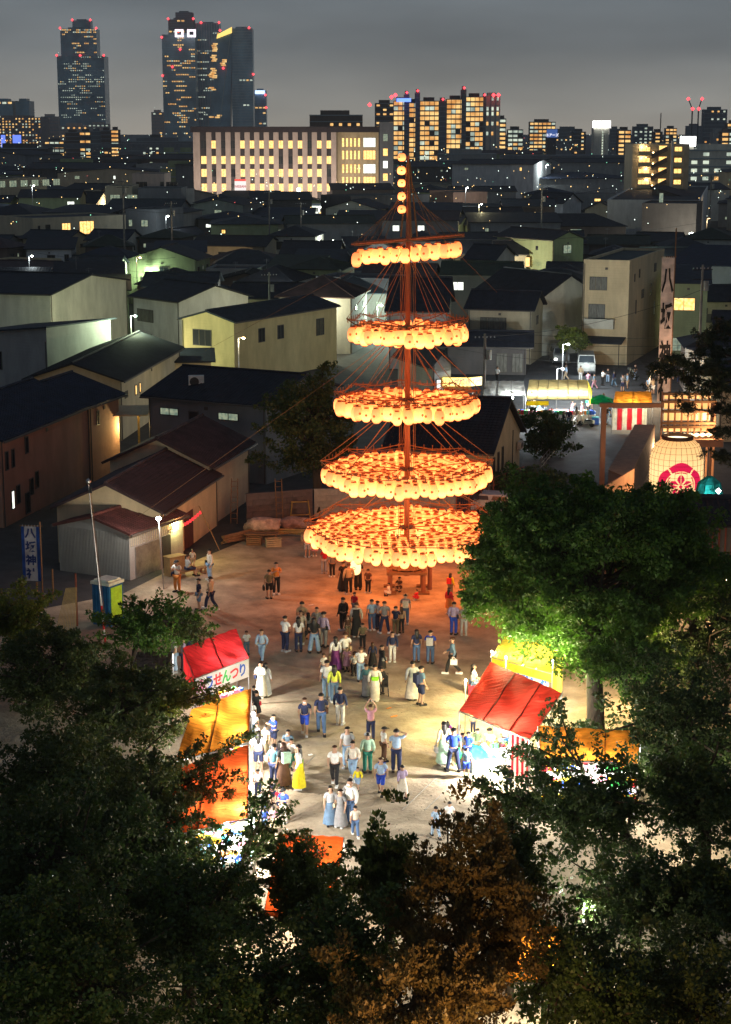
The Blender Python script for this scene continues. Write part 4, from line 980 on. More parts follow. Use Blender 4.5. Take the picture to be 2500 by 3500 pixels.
M_cap = mat('lantern cap ring', (.35, .12, .04), .8)
M_dot = emit('red crest on lantern', (.75, .10, .02), .75, (.5, .05, .02))
def lantern_mb():
    mb = MB(); z0 = -.05
    prof = [(.10, z0), (.18, z0 - .07), (.225, z0 - .2), (.238, z0 - .34), (.225, z0 - .48), (.17, z0 - .61), (.09, z0 - .67)]
    mb.lathe(prof, 10, 0)
    mb.lathe([(.12, z0 + .03), (.125, z0 - .004)], 8, 1); mb.lathe([(.11, z0 - .655), (.10, z0 - .69)], 8, 1)
    mb.tube((-.13, 0, 0.02), (.13, 0, .02), .014, 4, 3)
    for s_ in (-1,):
        mb.lathe([(.062, .004), (.06, -.006)], 7, 2)
    V = mb.v[-14:]
    for i in range(14):
        x, y, z = V[i]; mb.v[len(mb.v) - 14 + i] = (x, -.242 + z, y - .36)
    return mb
LMB = lantern_mb(); M_hook = mat('hook stick', (.30, .10, .04), .8)
LME = LMB.mesh('paper_lantern', [M_paper, M_cap, M_dot, M_hook])
for p in LME.polygons: p.use_smooth = True
tw = root('lantern_mast', 'tall wooden festival mast with rope rigging and five tiers of glowing lanterns', 'lantern tower', (MX, MY, 0))
M_rope = mat('straw rope', (.24, .13, .06), .9)
M_mast = mat('mast timber', (.26, .11, .06), .7, var=.35, scale=2, stretch=(4, 4, .3))
obj('mast_pole', MB().tube((0, 0, .9), (0, 0, 20.5), .17, 12, r2=.14).tube((0, 0, 20.5), (0, 0, 24.6), .13, 10, r2=.05), M_mast, tw, smooth=False)
mb = MB()
for k in range(5):
    t = 2 * PI * k / 5; mb.tube((.5 * math.cos(t), .5 * math.sin(t), 20.2), (.07 * math.cos(t), .07 * math.sin(t), 24.2), .045, 5)
obj('top_stays', mb, M_rope, tw)
obj('platform', MB().b2((-1.15, -1.0, 1.15), (1.15, 1.0, 1.32)), M_wood, tw)
for (x, y) in ((-.95, -.8), (.95, -.8), (-.95, .8), (.95, .8), (1.35, .2)):
    obj('post', MB().tube((x, y, 0), (x, y, 1.5), .13, 8), M_mast, tw)
mb = MB()
for (x, y) in ((-.95, -.8), (.95, -.8), (-.95, .8), (.95, .8)): mb.b2((x - .35, y - .2, 0), (x + .35, y + .2, .12))
obj('foot_beam', mb, M_wood, tw)
mb = MB()
for k in range(22):
    t = 2 * PI * k / 22 + .1; r_ = 1.5 if k % 2 else 1.2
    mb.tube((.28 * math.cos(t), .28 * math.sin(t), 2.9), (r_ * math.cos(t), r_ * math.sin(t) * .9, 1.45), .03, 4)
mb.lathe([(1.0, 1.4), (.75, 1.75), (.35, 2.3), (.27, 2.6)], 12)
obj('rope_skirt', mb, M_rope, tw)
spots = []
tiers = [(3.75, 5.7, [5.65, 5.0, 4.35, 3.7, 3.0, 2.3, 1.6], .35), (7.13, 4.75, [4.7, 4.05, 3.4, 2.75, 2.1, 1.4], .5), (11.1, 4.0, [3.95, 3.35, 2.7, 2.05, 1.4], .5), (15.2, 3.3, [3.2, 2.6, 2.0, 1.4], .5)]
NS = 8
for ti, (z, Rm, radii, rise) in enumerate(tiers):
    obj('collar', MB().lathe([(.42, -.06), (.5, 0), (.42, .06)], 12, 0, (0, 0, z)), M_dark, tw)
    tips = []
    for k in range(NS):
        t = 2 * PI * k / NS + .03 * ti
        tip = Vector((Rm * 1.04 * math.cos(t), Rm * 1.04 * math.sin(t) * 1.10, z + rise)); tips.append(tip)
        obj('spoke', MB().tube((.25 * math.cos(t), .25 * math.sin(t), z), tip, .038, 6, r2=.026), M_mast, tw)
        top = (ti < 3 and tiers[ti + 1][0] + .1) or 19.9
        obj('rope', MB().tube(tip, (.24 * math.cos(t), .24 * math.sin(t), top), .022, 4), M_rope, tw)
        if k % 2 == 0 or ti > 1:
            md = tip * .62; md.z = z + rise * .6
            obj('rope', MB().tube(md, (.24 * math.cos(t + .2), .24 * math.sin(t + .2), top - 1.0), .018, 4), M_rope, tw)
    for ri, r in enumerate(radii):
        for k in range(NS):
            t0 = 2 * PI * k / NS + .03 * ti; t1 = 2 * PI * (k + 1) / NS + .03 * ti
            zz = z + rise * r / Rm
            p = Vector((r * math.cos(t0), r * 1.10 * math.sin(t0), zz)); q = Vector((r * math.cos(t1), r * 1.10 * math.sin(t1), zz))
            if ri < 2 or ti < 2:
                sg = (p + q) / 2 - Vector((0, 0, .12 if ri == 0 else .05))
                obj('hanging_bar', MB().tube(p, sg, .015, 4, cap=False).tube(sg, q, .015, 4, cap=False), M_rope, tw)
            n = max(1, int(round((q - p).length / (.56 if ti < 2 else .58))))
            for i in range(n):
                c = p.lerp(q, (i + .5) / n); c.z -= .13 + rng.uniform(0, .24) + (.1 if ri == 0 else 0)
                c += Vector((rng.uniform(-.06, .06), rng.uniform(-.06, .06), 0))
                spots.append((ti, ri, c))
        if ri == 0:
            mb = MB()
            for k in range(NS):
                p = Vector(tips[k]); q = Vector(tips[(k + 1) % NS])
                mid = (p + q) / 2 - Vector((0, 0, .25)); mb.tube(p, mid, .03, 4, cap=False); mb.tube(mid, q, .03, 4, cap=False)
                for j in range(7):
                    c = p.lerp(q, (j + .5) / 7); mb.tube(c - Vector((0, 0, .22)), c + Vector((0, 0, .05)), .03, 4)
            obj('rim_rope', mb, M_rope, tw)
# top spar
zs = 20.05
obj('top_spar', MB().tube((-3.15, 0, zs - .25), (3.1, 0, zs + .3), .07, 8), M_mast, tw)
obj('top_spar_rope', MB().tube((-3.0, .5, zs - .2), (3.1, .5, zs + .25), .05, 5).tube((-3.0, -.4, zs - .3), (3.1, -.4, zs + .2), .04, 5), M_rope, tw)
for s_ in (-1, 1):
    for k in range(5):
        obj('rope', MB().tube((s_ * (1.3 + k * .42), 0, zs + .05 * s_ * k), (s_ * .1, 0, 23.4 - .25 * k), .018, 4), M_rope, tw)
for k in range(6):
    t = 2 * PI * k / 6 + .3; obj('halyard', MB().tube((.5 * math.cos(t), .4 * math.sin(t), 1.5), (.42 * math.cos(t), .35 * math.sin(t), 19.8), .02, 4), M_rope, tw)
for row, yy in enumerate((-.45, .45)):
    for i in range(11):
        x = -2.85 + i * .535 + row * .22; spots.append((4, row, Vector((x, yy, zs - .28 + .08 * x - rng.uniform(0, .12)))))
for i in range(5): spots.append((5, 0, Vector((-.38, -.1, 24.75 - i * .70))))
tn = {0: 'white paper lantern with a red spot hanging in the lowest and widest tier of the mast', 1: 'white paper lantern with a red spot hanging in the second tier from the ground', 2: 'white paper lantern with a red spot hanging in the middle tier of the mast',
      3: 'white paper lantern with a red spot hanging in the second tier from the top', 4: 'white paper lantern hanging from the straight spar at the top of the mast', 5: 'small square-looking lantern in the vertical string beside the mast tip'}
spots.sort(key=lambda s_: (0 if s_[0] >= 4 else 1, s_[1], s_[2].y))
rest = MB(); cnt = 0
for (ti, ri, c) in spots:
    sc_ = 1.0 if ti < 5 else .8
    if cnt < 298:
        o = link('paper_lantern', LME, None, (MX + c.x, MY + c.y, c.z), (rng.uniform(-.06, .06), rng.uniform(-.06, .06), rng.uniform(-.9, .9)))
        q_ = rng.uniform(1.12, 1.26); o.scale = (sc_ * q_, sc_ * q_, sc_ * q_ * (.68 if ti == 5 else 1))
        if ti < 4: lab = f"red-spotted paper lantern, {['outermost', 'second', 'third', 'fourth', 'fifth', 'sixth', 'innermost'][ri]} ring, {('front' if c.y < -.38 * abs(c.x) else 'back') if abs(c.y) > abs(c.x) * .41 else 'middle'} {'left' if c.x < -.4 else ('right' if c.x > .4 else 'centre')}, {['lowest', 'second lowest', 'middle', 'second highest'][ti]} tier"
        else: lab = tn[ti]
        tag(o, lab, 'lantern', ['lanterns of the lowest tier', 'lanterns of the second tier', 'lanterns of the middle tier', 'lanterns of the fourth tier', 'lanterns on the top spar', 'lanterns in the string at the mast tip'][ti])
        cnt += 1
    else:
        a = rng.uniform(-.9, .9); ca, sa = math.cos(a), math.sin(a)
        rest.v  # keep order
        o_ = len(rest.v)
        rest.v.extend([(MX + c.x + 1.18 * (x * ca - y * sa), MY + c.y + 1.18 * (x * sa + y * ca), c.z + 1.18 * z) for x, y, z in LMB.v])
        rest.f.extend([tuple(i + o_ for i in f) for f in LMB.f]); rest.m.extend(LMB.m)
# inner lanterns: their glow gradient needs each one's own height, so bake it as an attribute-driven copy
def paper_joined():
    m, n, l, b = _base('glowing lantern paper, inner rings')
    b.inputs['Base Color'].default_value = (.6, .45, .28, 1)
    at = n.new('ShaderNodeAttribute'); at.attribute_name = 'glow_height'; ra = n.new('ShaderNodeValToRGB'); l.new(at.outputs['Fac'], ra.inputs[0])
    c = ra.color_ramp; c.elements[0].position = 0; c.elements[0].color = (1.5, .29, .06, 1); c.elements[1].position = 1; c.elements[1].color = (1.15, .24, .048, 1)
    e_ = c.elements.new(.28); e_.color = (2.2, .64, .17, 1); e_ = c.elements.new(.55); e_.color = (1.75, .42, .105, 1)
    l.new(ra.outputs[0], b.inputs['Emission Color']); a2 = n.new('ShaderNodeAttribute'); a2.attribute_name = 'glow_level'; l.new(a2.outputs['Fac'], b.inputs['Emission Strength'])
    return m
if rest.v:
    o = obj('paper_lanterns', rest, [paper_joined(), M_cap, M_dot, M_hook], kind='stuff', smooth=True)
    at = o.data.attributes.new('glow_height', 'FLOAT', 'POINT'); nv = len(LMB.v)
    base = [min(1, max(0, (v[2] + .75) / .7)) for v in LMB.v]
    at.data.foreach_set('value', base * (len(rest.v) // nv))
    gl_ = o.data.attributes.new('glow_level', 'FLOAT', 'POINT'); vals = []
    for k in range(len(rest.v) // nv): vals += [rng.uniform(.5, 1.3)] * nv
    gl_.data.foreach_set('value', vals)
print('lanterns', len(spots))

# ================================================================== tents and stalls
def canopy(label, P, m, name='stall', seams=(.5,), sag=.12, poles=(), valance=None, cat='stall', ridge=None):
    """P: 4 world corners front-left, front-right, back-right, back-left"""
    c = sum((Vector(p) for p in P), Vector()) / 4
    rt = root(name, label, cat, (c.x, c.y, 0))
    L = [Vector(p) - Vector((c.x, c.y, 0)) for p in P]
    n = 22; V = []
    def pt(u, v):
        p = L[0].lerp(L[1], u).lerp(L[3].lerp(L[2], u), v)
        s_ = sag * math.sin(PI * v) * (1 - .65 * max((1 - abs(u - q) * 7) if abs(u - q) < .14 else 0 for q in (0, 1, *seams)))
        p.z -= s_ + .018 * math.sin(u * 31 + v * 9) + .03 * math.sin(v * 13 + 4 * u) * math.sin(PI * v)
        return p
    for j in range(n + 1):
        for i in range(n + 1): V.append(pt(i / n, j / n))
    F = [(j * (n + 1) + i, j * (n + 1) + i + 1, (j + 1) * (n + 1) + i + 1, (j + 1) * (n + 1) + i) for j in range(n) for i in range(n)]
    obj('canopy', MB().add(V, F), m, rt, smooth=True)
    for q in (0.0, *seams, 1.0):
        mb = MB()
        for j in range(n): mb.tube(pt(q, j / n) - Vector((0, 0, .05)), pt(q, (j + 1) / n) - Vector((0, 0, .05)), .028, 5, cap=False)
        obj('roof_pole', mb, M_steel, rt)
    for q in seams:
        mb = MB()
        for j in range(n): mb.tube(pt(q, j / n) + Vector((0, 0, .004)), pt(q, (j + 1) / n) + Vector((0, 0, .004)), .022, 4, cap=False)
        obj('seam_and_pole_shadow', mb, mat('dark seams and pole shadows', (.10, .03, .02), .8), rt)  # dark strip marks the seam and stands in for the pole's shadow line
    for v_ in (0, 1): obj('roof_pole', MB().tube(pt(0, v_) - Vector((0, 0, .05)), pt(1, v_) - Vector((0, 0, .05)), .03, 5), M_steel, rt)
    for (u, v_) in ((0, 0), (1, 0), (1, 1), (0, 1)):
        p = pt(u, v_); obj('leg', MB().tube((p.x, p.y, 0), (p.x, p.y, p.z - .03), .03, 6), M_steel, rt)
    return rt, L, pt
def goods(parent, cx, cy, lx, ly, z, yaw, n, cols, s=(.06, .2)):
    mbs = {}
    for i in range(n):
        k = cols[((i % max(2, int(lx / .28))) // 3 + (i // max(2, int(lx / .28))) * 2) % len(cols)]; mb = mbs.setdefault(k, MB())
        nr_ = max(2, int(ly / .28)); nc_ = max(2, int(lx / .28)); ci, rj = i % nc_, (i // nc_) % nr_
        u, v = -lx / 2 + lx * (ci + .5) / nc_ + rng.uniform(-.03, .03), -ly / 2 + ly * (rj + .5) / nr_ + rng.uniform(-.03, .03); q = rng.uniform((s[0] + s[1]) / 2, s[1] * 1.15)
        x = cx + u * math.cos(yaw) - v * math.sin(yaw); y = cy + u * math.sin(yaw) + v * math.cos(yaw)
        if rng.random() < .5: mb.box((x, y, z + q / 2), (q, q * rng.uniform(.5, 1.2), q), 0, rng.uniform(0, 3))
        else: mb.lathe([(q * .25, 0), (q * .5, q * .3), (q * .5, q * .7), (q * .2, q)], 7, 0, (x, y, z))
    for k, mb in mbs.items(): obj('goods', mb, GOOD[k], parent, kind='stuff')
GOOD = {k: plain('goods ' + k, c, .5) for k, c in {'red': (.7, .03, .05), 'white': (.8, .8, .8), 'blue': (.03, .12, .6), 'yellow': (.8, .6, .03), 'green': (.05, .5, .1), 'pink': (.8, .25, .45), 'orange': (.8, .25, .03), 'cyan': (.05, .5, .6), 'black': (.03, .03, .03)}.items()}
ALLC = list(GOOD)
M_bulb_str = E_lamp
def hang_lamp(parent, x, y, z, power, col=WHITE, em=None):
    obj('lamp_bulb', MB().lathe([(.02, -.11), (.09, -.04), (.09, .04), (.03, .12)], 8, 0, (x, y, z)), em or E_lamp, parent)
    obj('lamp_cord', MB().tube((x, y, z + .1), (x, y, z + .5), .01, 4), M_dark, parent)
    lamp('lamp_light', (x, y, z - .16), power, col, .07, parent)
def counter(parent, cx, cy, lx, ly, h, yaw, m, name='counter'):
    mb = MB(); rm = Matrix.Rotation(yaw, 3, 'Z'); mb.box((cx, cy, h), (lx, ly, .05), 0, yaw)
    o = obj(name, mb, m, parent)
    mb = MB(); mb.box((cx, cy, h / 2 - .015), (lx - .08, ly - .08, h - .04), 0, yaw); obj('skirt_cloth', mb, GOOD['white'], parent)
C_red = cloth('red tent cloth', (.62, .03, .035), .55); C_org = cloth('orange tent cloth', (.75, .27, .03), .6); C_yel = cloth('yellow tent cloth', (.72, .58, .06), .6)
C_dkred = cloth('dark red tent cloth', (.48, .035, .02), .55); C_ver = cloth('vermilion tent cloth', (.70, .10, .02), .55); C_wht = cloth('white tent cloth', (.7, .68, .62), .6); C_grn = cloth('green parasol cloth', (.0, .25, .12), .5)
C_band = cloth('white curtain cloth', (.75, .72, .62), .45); C_rband = cloth('red curtain cloth', (.62, .03, .05), .45)
def stripe_curtain(rt, p, q, ztop, zbot, n, name='curtain_strip'):
    p, q = Vector(p), Vector(q)
    for i in range(n):
        a, b = p.lerp(q, i / n), p.lerp(q, (i + 1) / n); mb = MB(); d = (b - a); nrm = Vector((-d.y, d.x, 0)).normalized() * .02
        K = 3
        for k in range(K):
            c0, c1 = a.lerp(b, k / K), a.lerp(b, (k + 1) / K); w0 = nrm * (1 if k % 2 else -1); w1 = -w0
            mb.add([(c0.x + w0.x, c0.y + w0.y, zbot), (c1.x + w1.x, c1.y + w1.y, zbot), (c1.x + w1.x, c1.y + w1.y, ztop), (c0.x + w0.x, c0.y + w0.y, ztop)], [(0, 1, 2, 3)])
        obj(name, mb, C_band if i % 2 == 0 else C_rband, rt)
# S1 red balloon-fishing stall
P1 = [G(668, 2317, 2.25), G(850, 2248, 2.25), G(808, 2147, 3.05), G(626, 2214, 3.05)]
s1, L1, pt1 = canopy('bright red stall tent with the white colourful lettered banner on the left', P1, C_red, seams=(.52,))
def sign_banner(rt, a, b, h, m, drop=.02, name='banner'):
    a, b = Vector(a), Vector(b); d = (b - a); L = d.xy.length; ang = math.atan2(d.y, d.x)
    o = obj(name, MB().b2((0, -.02, -h), (L, 0, 0)), m, rt, loc=(a.x, a.y, a.z - drop), rot=(0, 0, ang))
    return o, L
ban, LB = sign_banner(s1, L1[0] + Vector((.0, -.1, 0)), L1[1] + Vector((.0, -.1, 0)), .85, cloth('sign cloth white', (.85, .85, .85), .6, var=.04))
for i, (ch, cl) in enumerate(zip('ふうせんつり', ('pink', 'blue', 'red', 'green', 'red', 'blue'))):
    text(ch, GOOD[cl], ban, (LB * (.1 + i * .155), -.035, -.44), (PI / 2, 0, 0), .66, .018)
obj('side_cloth', MB().add([L1[0], L1[3], L1[3] - Vector((0, 0, 1.3)), L1[0] - Vector((0, 0, .9))], [(0, 1, 2, 3)]), C_red, s1)
d1 = (L1[1] - L1[0]).xy; a1 = math.atan2(d1.y, d1.x); m1 = (L1[0] + L1[1]) / 2; n1 = Vector((d1.y, -d1.x, 0)).normalized()
b1 = (L1[2] + L1[3]) / 2; cc = m1.lerp(b1, .22)
counter(s1, cc.x, cc.y, 3.0, .8, .6, a1, GOOD['white']); goods(s1, cc.x, cc.y, 2.8, .7, .63, a1, 70, ALLC, (.08, .22))
for f in (.75,):
    p = L1[0].lerp(L1[1], f).lerp(L1[3].lerp(L1[2], f), .3); hang_lamp(s1, p.x, p.y, 1.7, 190, WHITE)
# hanging prizes along the front
# S2 long orange tent
P2 = [G(612, 2588, 2.7), G(849, 2535, 2.6), G(859, 2352, 2.6), G(640, 2420, 2.7)]
P2 = [G(600, 2600, 2.75), G(849, 2537, 2.55), G(859, 2352, 2.55), G(655, 2425, 2.75)]
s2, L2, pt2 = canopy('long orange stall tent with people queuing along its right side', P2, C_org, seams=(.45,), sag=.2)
obj('front_flap', MB().add([L2[1], L2[2], L2[2] - Vector((0, 0, .45)), L2[1] - Vector((0, 0, .45))], [(0, 1, 2, 3)]), C_org, s2)
m2 = (L2[1] + L2[2]) / 2; dd = (L2[2] - L2[1]).xy; a2 = math.atan2(dd.y, dd.x)
counter(s2, m2.x - .7, m2.y, 5.2, .7, .75, a2, GOOD['white']); goods(s2, m2.x - .7, m2.y, 5.0, .6, .78, a2, 60, ALLC)
p = G(705, 2470, 2.3) - Vector((s2.location.x, s2.location.y, 0)); hang_lamp(s2, p.x, p.y, 2.2, 75, (1, .9, .7))
for f in (.25, .75):
    q = L2[1].lerp(L2[2], f); hang_lamp(s2, q.x + .12, q.y, 1.95, 210, WHITE)
# S2b vermilion tent in front of it
P3 = [G(560, 2860, 2.7), G(848, 2795, 2.5), G(849, 2545, 2.5), G(605, 2625, 2.7)]
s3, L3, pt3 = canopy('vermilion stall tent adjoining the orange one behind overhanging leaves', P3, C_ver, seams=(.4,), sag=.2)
dd = (L3[2] - L3[1]).xy; a3 = math.atan2(dd.y, dd.x); m3 = (L3[1] + L3[2]) / 2
counter(s3, m3.x - .7, m3.y, 5.5, .7, .75, a3, GOOD['white']); goods(s3, m3.x - .7, m3.y, 5.2, .6, .78, a3, 60, ALLC)
for f in (.15, .6):
    q = L3[1].lerp(L3[2], f); hang_lamp(s3, q.x + .12, q.y, 1.9, 210, WHITE)
q = L3[0].lerp(L3[2], .45); hang_lamp(s3, q.x, q.y, 1.9, 60, (1, .8, .5))
# S3 red tent on the right
P4 = [G(1570, 2428, 2.25), G(1810, 2526, 2.25), G(1920, 2367, 2.9), G(1677, 2262, 2.9)]
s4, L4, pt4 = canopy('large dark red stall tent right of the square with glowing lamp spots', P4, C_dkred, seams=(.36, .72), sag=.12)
for (u, v_, pw_) in ((.74, .34, 38), (.80, .78, 32)):
    q = pt4(u, v_); hang_lamp(s4, q.x, q.y, q.z - .42, pw_, WHITE)
for (u, v_) in ((.5, -.03),):
    q = pt4(u, v_); hang_lamp(s4, q.x, q.y - .1, 1.75, 560, WHITE)
stripe_curtain(s4, pt4(.72, 0.02) - Vector((0, 0, pt4(.72, 0).z)), pt4(1.0, .02) + Vector((.1, .1, 0)) - Vector((0, 0, pt4(1, 0).z)), 2.1, .2, 9)
tank = root('water_tank', 'white plastic tank of bright blue water under the red tent', 'water tank', (G(1650, 2640).x, G(1650, 2640).y, 0), .25)
obj('tub', MB().b2((-.45, -.1, 0), (.75, 2.0, .55)), mat('translucent plastic', (.75, .78, .78), .3), tank)
obj('water', MB().b2((-.35, .0, .552), (.65, 1.9, .57)), mat('bright blue water', (.03, .5, .62), .08, var=.3, scale=4, spec=.8), tank)
tr = root('display_table', 'white table of toys behind the blue water tank', 'table', (G(1730, 2600).x, G(1730, 2600).y, 0), .3)
obj('tabletop', MB().b2((-1.0, -.4, .66), (1.0, .4, .7)), GOOD['white'], tr); obj('skirt_cloth', MB().b2((-.98, -.38, 0), (.98, .38, .655)), GOOD['white'], tr); goods(tr, 0, 0, 1.8, .7, .7, 0, 40, ALLC)
# S4 yellow tent
P5 = [G(1681, 2243, 2.3), G(1888, 2300, 2.3), G(1926, 2205, 2.9), G(1736, 2157, 2.9)]
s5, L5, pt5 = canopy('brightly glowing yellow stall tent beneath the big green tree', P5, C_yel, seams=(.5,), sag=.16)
fl, LF = sign_banner(s5, L5[0], L5[1], .45, C_yel, 0, 'front_flap')
fl2, LF2 = sign_banner(s5, L5[0] + Vector((.1, .25, -.35)), L5[1] + Vector((-.1, .25, -.35)), .55, cloth('sign cloth white', (.85, .85, .85), .6), 0, 'banner')
mb = MB()
for k in range(26):
    x = rng.uniform(.1, LF2 - .1); z = -rng.uniform(.05, .5); mb.lathe([(rng.uniform(.05, .11), 0), (.02, .02)], 7, 0, (0, 0, 0))
    nv = 14
    for i in range(nv):
        v = mb.v[-nv + i]; mb.v[len(mb.v) - nv + i] = (v[0] + x, -.03 - v[2], v[1] + z)
obj('banner_pattern', mb, GOOD['blue'], fl2)
obj('side_cloth', MB().add([L5[1], L5[2], L5[2] - Vector((0, 0, 2.2)), L5[1] - Vector((0, 0, 1.8))], [(0, 1, 2, 3)]), C_yel, s5)
for (u, v_) in ((.42, .45), (.64, .5)):
    q = pt5(u, v_); hang_lamp(s5, q.x, q.y, q.z - .45, 110, (1, .97, .8))
q = pt5(.5, 1.2); 
dd = (L5[1] - L5[0]).xy; a5 = math.atan2(dd.y, dd.x); m5 = (L5[0] + L5[1]) / 2
counter(s5, m5.x, m5.y + .5, 2.6, .6, .7, a5, GOOD['white']); goods(s5, m5.x, m5.y + .5, 2.4, .5, .73, a5, 30, ALLC)
# bulbs on poles lighting the square, some added to brighten tree and ground
def clamp_lamp(label, px, py, z, power, col=WHITE, em=None):
    b = G(px, py, z); rt = root('clamp_lamp', label, 'lamp', (b.x, b.y, 0))
    obj('pole', MB().tube((0, 0, 0), (0, 0, z), .025, 5), M_steel, rt)
    obj('lamp_bulb', MB().lathe([(.02, -.06), (.055, 0), (.02, .06)], 8, 0, (0, 0, z + .06)), em or E_lamp, rt)
    lamp('lamp_light', (0, -.16, z + .02), power, col, .1, rt)
clamp_lamp('added bare bulb on a pole at the far corner of the red tent on the right', 1682, 2232, 2.3, 420, (1, .72, .34))  # added to light the lower fringe of the big tree
clamp_lamp('left added bulb hung high between the yellow tent and the dark red tent', 1730, 2252, 3.1, 270, (1, 1, .5))  # this bulb and the next are added to light the tree crown from below
clamp_lamp('right added bulb hung high between the yellow tent and the dark red tent', 1890, 2262, 3.1, 260, (1, 1, .5))
clamp_lamp('added bare bulb on a pole between the dark red tent and the square', 1592, 2330, 2.4, 330, (1, .80, .36))  # added to brighten the leaves and warm the ground here
clamp_lamp('bare bulb low behind the foreground trees near the left tents', 870, 2800, 2.0, 330, (1, .98, .9))
clamp_lamp('bare bulb right of the water tank beside the striped curtain', 1700, 2700, 2.2, 130, (1, .97, .88))
# S5 toy stall deep under the trees
P6 = [G(1850, 2590, 2.2), G(2180, 2610, 2.2), G(2190, 2500, 3.0), G(1840, 2480, 3.0)]
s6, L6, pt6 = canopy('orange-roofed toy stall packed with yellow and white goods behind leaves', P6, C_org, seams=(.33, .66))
m6 = (L6[0] + L6[1]) / 2
for k, zz in enumerate((.5, .95, 1.4)):
    counter(s6, m6.x, m6.y + .1 + k * .5, 4.0, .5, zz, 0, GOOD['white']); goods(s6, m6.x, m6.y + .1 + k * .5, 3.9, .45, zz + .03, 0, 120, ['yellow', 'yellow', 'white', 'green', 'red', 'blue', 'pink', 'orange'], (.1, .26))
for f in (.15, .4, .65, .9):
    q = L6[0].lerp(L6[1], f); hang_lamp(s6, q.x, q.y, 1.85, 45, WHITE)
# S6 vermilion tents under the foreground trees
P7 = [G(900, 3130, 2.6), G(1130, 3160, 2.4), G(1175, 2860, 2.6), G(955, 2850, 2.8)]
s7, L7, pt7 = canopy('vermilion tent roof glimpsed between the foreground treetops', P7, C_ver, seams=(.5,), sag=.15)
for (u, v_) in ((.2, .5), (.5, .2), (.7, .8)):
    q = pt7(u, v_); hang_lamp(s7, q.x, q.y, 1.9, 110, (1, .85, .6))
P8 = [G(1700, 3360, 2.4), G(1905, 3350, 2.3), G(1925, 3170, 2.6), G(1750, 3150, 2.6)]
s8, L8, pt8 = canopy('orange tent edge glimpsed low between the foreground trees on the right', P8, C_org, seams=(.5,))
for (u, v_) in ((.6, .5), (.95, .3)):
    q = pt8(u, v_); hang_lamp(s8, q.x, q.y, 1.9, 130, (1, .85, .6))
P9 = [G(690, 3010, 2.4), G(860, 3010, 2.4), G(880, 2830, 2.4), G(720, 2850, 2.4)]
t9 = root('goods_table', 'brightly lit stall table of small goods glimpsed between the left treetops', 'table', (G(780, 2970).x, G(780, 2970).y, 0), 0)
obj('tabletop', MB().b2((-1.3, -2, .7), (1.0, 2, .75)), GOOD['white'], t9); goods(t9, -.1, 0, 2.2, 3.8, .75, 0, 160, ['yellow', 'white', 'white', 'blue', 'pink', 'orange', 'cyan'], (.1, .3)); hang_lamp(t9, 0, -.5, 2.0, 60); hang_lamp(t9, 0, 1.4, 2.0, 60)
# dark lean-to by the left stall with a red edge
P10 = [G(430, 2330, 1.9), G(560, 2330, 1.9), G(590, 2228, 2.4), G(470, 2228, 2.4)]
canopy('small dark tent with a red edge left of the bright red stall', P10, cloth('dark tent cloth', (.07, .06, .06), .2), seams=())
# people-side lights far stalls
def far_stall(label, px0, px1, py, y_top, m, n_l, pw, body=None):
    z = 2.3
    P = [G(px0, py, z), G(px1, py, z), None, None]
    a, b = P[0], P[1]; up = G(px0 + 10, y_top, z + .9), G(px1 - 6, y_top, z + .9)
    rt, L, pt = canopy(label, [a, b, up[1], up[0]], m, seams=tuple((i + 1) / n_l for i in range(n_l - 1)))
    return rt, L, pt
f1, LF1, ptf1 = far_stall('long yellow-edged white stall tent glowing white on the alley', 1800, 2014, 1365, 1298, cloth('cream tent cloth', (.72, .55, .22), .5), 6, 0)
for i in range(5):
    q = ptf1((i + .5) / 5, .35); hang_lamp(f1, q.x, q.y, 2.15, 190, (.92, .98, 1.0))
q = (LF1[0] + LF1[1]) / 2; counter(f1, q.x, q.y + .8, 7.0, .8, .8, 0, GOOD['white']); goods(f1, q.x, q.y + .8, 7, .7, .83, 0, 90, ALLC, (.1, .35))
obj('fringe', MB().b2((LF1[0].x, LF1[0].y - .03, 1.75), (LF1[0].x + 2.0, LF1[0].y - .01, 2.15)), C_yel, f1); obj('gable_cloth', MB().add([LF1[1], LF1[2], LF1[2] + Vector((.5, 0, -1.1)), LF1[1] + Vector((.1, 0, -.6))], [(0, 1, 2, 3)]), C_yel, f1)
f2, LF2_, ptf2 = far_stall('dull white stall tent left of the glowing one', 1652, 1797, 1352, 1302, C_wht, 3, 0); q = ptf2(.7, .2); hang_lamp(f2, q.x, q.y, 2.0, 110, (.9, 1, 1))
f3, LF3, ptf3 = far_stall('orange stall tent with a red and white striped curtain', 2094, 2232, 1392, 1338, C_org, 2, 0)
for u in (.3, .7): q = ptf3(u, .5); hang_lamp(f3, q.x, q.y, q.z - .5, 70, (1, .85, .5))
stripe_curtain(f3, Vector((LF3[0].x, LF3[0].y - .05, 0)), Vector((LF3[1].x - .5, LF3[1].y - .05, 0)), 2.2, .3, 7)
gp = G(2052, 1440); gpr = root('parasol', 'green market parasol between the white tent and the striped stall', 'parasol', (gp.x, gp.y, 0)); obj('pole', MB().tube((0, 0, 0), (0, 0, 2.5), .03, 6), M_steel, gpr); obj('canopy', MB().lathe([(1.45, 1.75), (1.0, 2.1), (.1, 2.45)], 8), C_grn, gpr); hang_lamp(gpr, .2, -.2, 1.7, 60, COOL)
cb = root('cool_box', 'blue cool box on the asphalt beneath the green parasol', 'cool box', (G(2035, 1450).x, G(2035, 1450).y, 0)); obj('body', MB().b2((-.3, -.25, 0), (.3, .25, .6)), GOOD['blue'], cb); obj('lid', MB().b2((-.32, -.27, .602), (.32, .27, .68)), GOOD['cyan'], cb)
